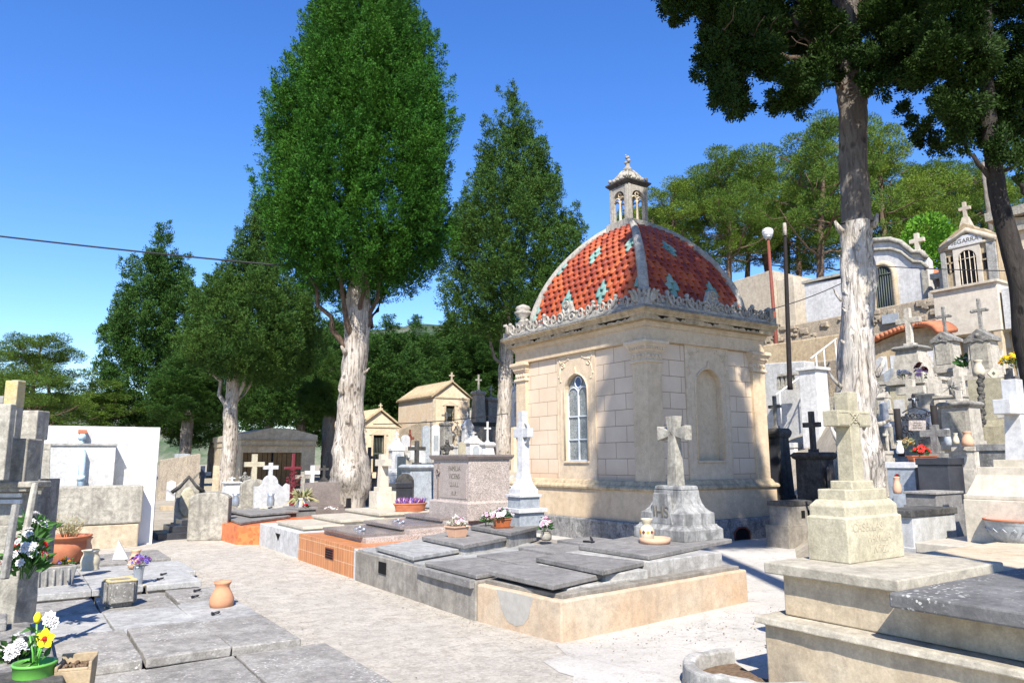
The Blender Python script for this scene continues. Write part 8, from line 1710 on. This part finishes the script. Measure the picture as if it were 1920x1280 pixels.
for z in (oz - W2, oz - W2 - 2.0): m.tube([(X - .06, -ox0, z), (X - .06, -ox1, z)], .022, 5)
wpart('gate', m, M['beige_wall'], e)
for px, py in ((1782, 497), (1853, 488)): y_ = pX(px, py, X); m = MB(); m.box(X - .02, X + .03, y_.y - .22, y_.y + .22, y_.z - .4, y_.z + .4); w_ = wpart('window', m, M['dark_void'], e); m = MB(); m.box(X - .05, X - .022, y_.y - .035, y_.y + .035, y_.z - .4, y_.z + .4); m.box(X - .05, X - .022, y_.y - .22, y_.y + .22, y_.z + .05, y_.z + .12); m.build('bars', M['tan_plaster'], w_)
y_ = pX(1811, 452, X); m = MB(); m.box(X - .14, X - .02, y_.y - .78, y_.y + .78, y_.z - .25, y_.z + .27); wpart('name_plaque', m, M['white_marble'], e); text_part('SEGARRA', .3, M['letter_dark'], e, (-.15, y_.y - ym, y_.z - zf), FACE_X, .003)
m = MB(); zt_ = yx(1868, 450)[1]; m.box(X + .7, X + 6, b.y, b.y + .5, zf, zt_ - .15); m.box(X + .7, X + 6, a.y - .5, a.y, zf, yx(1762, 480)[1]); m.box(X + .7, X + 6, b.y, a.y, zt_ - .15, zt_ + .1); wpart('wall', m, M['peach_plaster'], e)
m = MB(); m.prism([(x + X + 3.3, z + zf) for x, z in arch_out(3.0, 4.3)], .03, b.y - .02); wpart('side_opening', m, M['door_brown'], e)
q = pX(1807, 418, X); m = MB(); m.prism(latin(.52, .9, .15, .36), .15); m.taper(0, 0, .55, .36, .25, .2, -.36, .14); m.build('cross', M['beige_wall'], e, loc=(.25, q.y - ym, q.z - zf + .2), rz=-R90)
tomb('cross', 1771, 545, 505, 42, 19.6, 'limestone', 'grey cross standing on the terrace before the tan chapel', cat='cross', rz=XF, bar=.24)
# beige house beyond right edge, beige block, white wall
X = 42; m = MB(); a, b = face_block(m, X, 1868, 2000, 412, 398, 7, 5); e = empty('beige_building', (X, (a.y + b.y) / 2, 7), 'beige building corner with a projecting cornice at the right edge', 'building'); wpart('wall', m, M['beige_wall'], e); m = MB(); q = pX(1868, 412, X); m.box(X - .45, X + 5.4, b.y - .35, a.y + .35, q.z - .1, q.z + .35); m.box(X - .25, X - .004, b.y, a.y, q.z - .9, q.z - .65); wpart('cornice', m, M['limestone'], e)
X = 44; a, b = pX(1380, 518, X), pX(1446, 506, X); c = pX(1496, 520, X + 1.0); m = MB(); m.hexa([(X, b.y, 4), (X + 8, b.y, 4), (X + 8, a.y + 5, 4), (X, a.y + 5, 4)], [(X, b.y, b.z), (X + 8, b.y, b.z), (X + 8, a.y + 5, a.z - .5), (X, a.y + 5, a.z - .5)])
e = empty('beige_building', (X + 2, b.y, 4), 'plain beige rendered block with a shallow sloping top behind the dome', 'building'); wpart('wall', m, M['beige_wall'], e, .03); m = MB(); m.box(X + .5, X + 7.5, c.y, b.y - .01, 4, c.z); wpart('annex', m, M['beige_wall'], e, .03)
X = 41.5; m = MB(); a, b = face_block(m, X, 1508, 1620, 533, 515, 6, 5); e = empty('white_house', (X, (a.y + b.y) / 2, 6), 'low white house wall with a grey ledge left of the stripped trunk', 'building'); wpart('wall', m, M['white_plaster'], e); m = MB(); m.box(X - .1, X + 5, b.y - .15, a.y + .15, a.z + .03, a.z + .2); wpart('coping', m, M['limestone'], e)
# lamp post, black pole, electric poles, wires
d = 40; P = at(1455, 640, d); T_ = at(1440, 445, d); e = empty('street_lamp', tuple(P), 'rusty red lamp post with a white globe behind the dome', 'street lamp'); v = T_ - P
m = MB(); m.tube([(0, 0, -4), (0, 0, 0), tuple(v)], [.12, .11, .08], 10); m.build('post', M['rust_red'], e); m = MB(); m.sphere(tuple(v + Vector((0, 0, .27))), .30, 18, 12); m.lathe([(.305, .27), (.315, .32), (.305, .36)], tuple(v), 20); m.lathe([(.28, .40), (.29, .43), (.275, .46)], tuple(v), 20); m.build('lamp_globe', M['white_paint'], e)
m = MB(); m.lathe([(.14, -.12), (.22, 0), (.24, .05)], tuple(v), 14); m.build('lamp_collar', M['galvanised'], e)
d = 26.5; P = at(1481, 720, d); T_ = at(1471, 422, d); m = MB(); m.tube([(0, 0, -.2), (0, 0, 0), tuple((T_ - P) * .9), tuple(T_ - P)], [.095, .09, .07, .06], 9, noise=.06, rng=random.Random(2)); q = T_ - P; m.tube([tuple(q * .93 + Vector((-.02, -.02, 0))), tuple(q * 1.012)], [.08, .06], 8, 1); tag(m.build('utility_pole', [M['blackened_wood'], M['bark_pale']], None, loc=P), 'blackened wooden pole right of the mausoleum with a bare pale tip', 'pole')
d = 55; P = at(1862, 470, d); T_ = at(1843, 305, d); m = MB(); m.tube([(0, 0, -2), tuple(T_ - P)], [.22, .17], 8); tag(m.build('utility_pole', M['bark_grey'], None, loc=P), 'grey leaning utility pole behind the tan chapel', 'pole')
def wire(pa, pb, sag, r, label):
    pts = [pa.lerp(pb, k / 20) - Vector((0, 0, sag * 4 * (k / 20) * (1 - k / 20))) for k in range(21)]; m = MB(); m.tube(pts, r, 5); tag(m.build('wire', M['iron_black']), label, 'wire')
wire(at(-60, 436, 24), at(620, 506, 24), .05, .03, 'black overhead cable sagging from the left edge to the big cypress')
wire(at(1640, 498, 30), at(1925, 508, 27), .05, .02, 'thin dark wire crossing in front of the hillside chapels')
wire(at(700, 795, 34), at(950, 775, 32), .1, .02, 'thin pale wire before the upper peach chapel')
wire(at(1395, 590, 30), at(1600, 520, 29), .2, .02, 'slack wire from the mausoleum to the stripped trunk')
# far hills
def hill(px0, px1, pyt, d, seed, nm='hill'):
    rs = random.Random(seed); n = 60; vs = []; fs = []
    for k in range(n + 1):
        f = k / n; px = px0 + (px1 - px0) * f; top = at(px, pyt + 26 * (1 - math.sin(math.pi * f)) + 4 * math.sin(9 * f + seed) + rs.uniform(-2, 2), d); vs += [tuple(at(px, 900, d * .72)), tuple(at(px, (pyt + 900) / 2 - 60, d * .85)), tuple(top), tuple(at(px, 900, d * 1.25))]
    for k in range(n):
        for j in range(3): fs.append((4*k+j, 4*k+4+j, 4*k+5+j, 4*k+1+j))
    m = MB(); m.add(vs, fs, 0, True); t = NT(nm); p = t.pos(); n_ = t.noise(p, .08, 8, .7); col = t.mix(t.ramp(n_, (.42, 0), (.6, 1)), (.06, .095, .05), (.17, .18, .13)); t.base(col, .95, .1); t.bump(n_, 1, 3); tag(m.build(nm, t.m), kind='structure')
hill(560, 1100, 612, 330, 1); hill(-250, 420, 738, 380, 2)
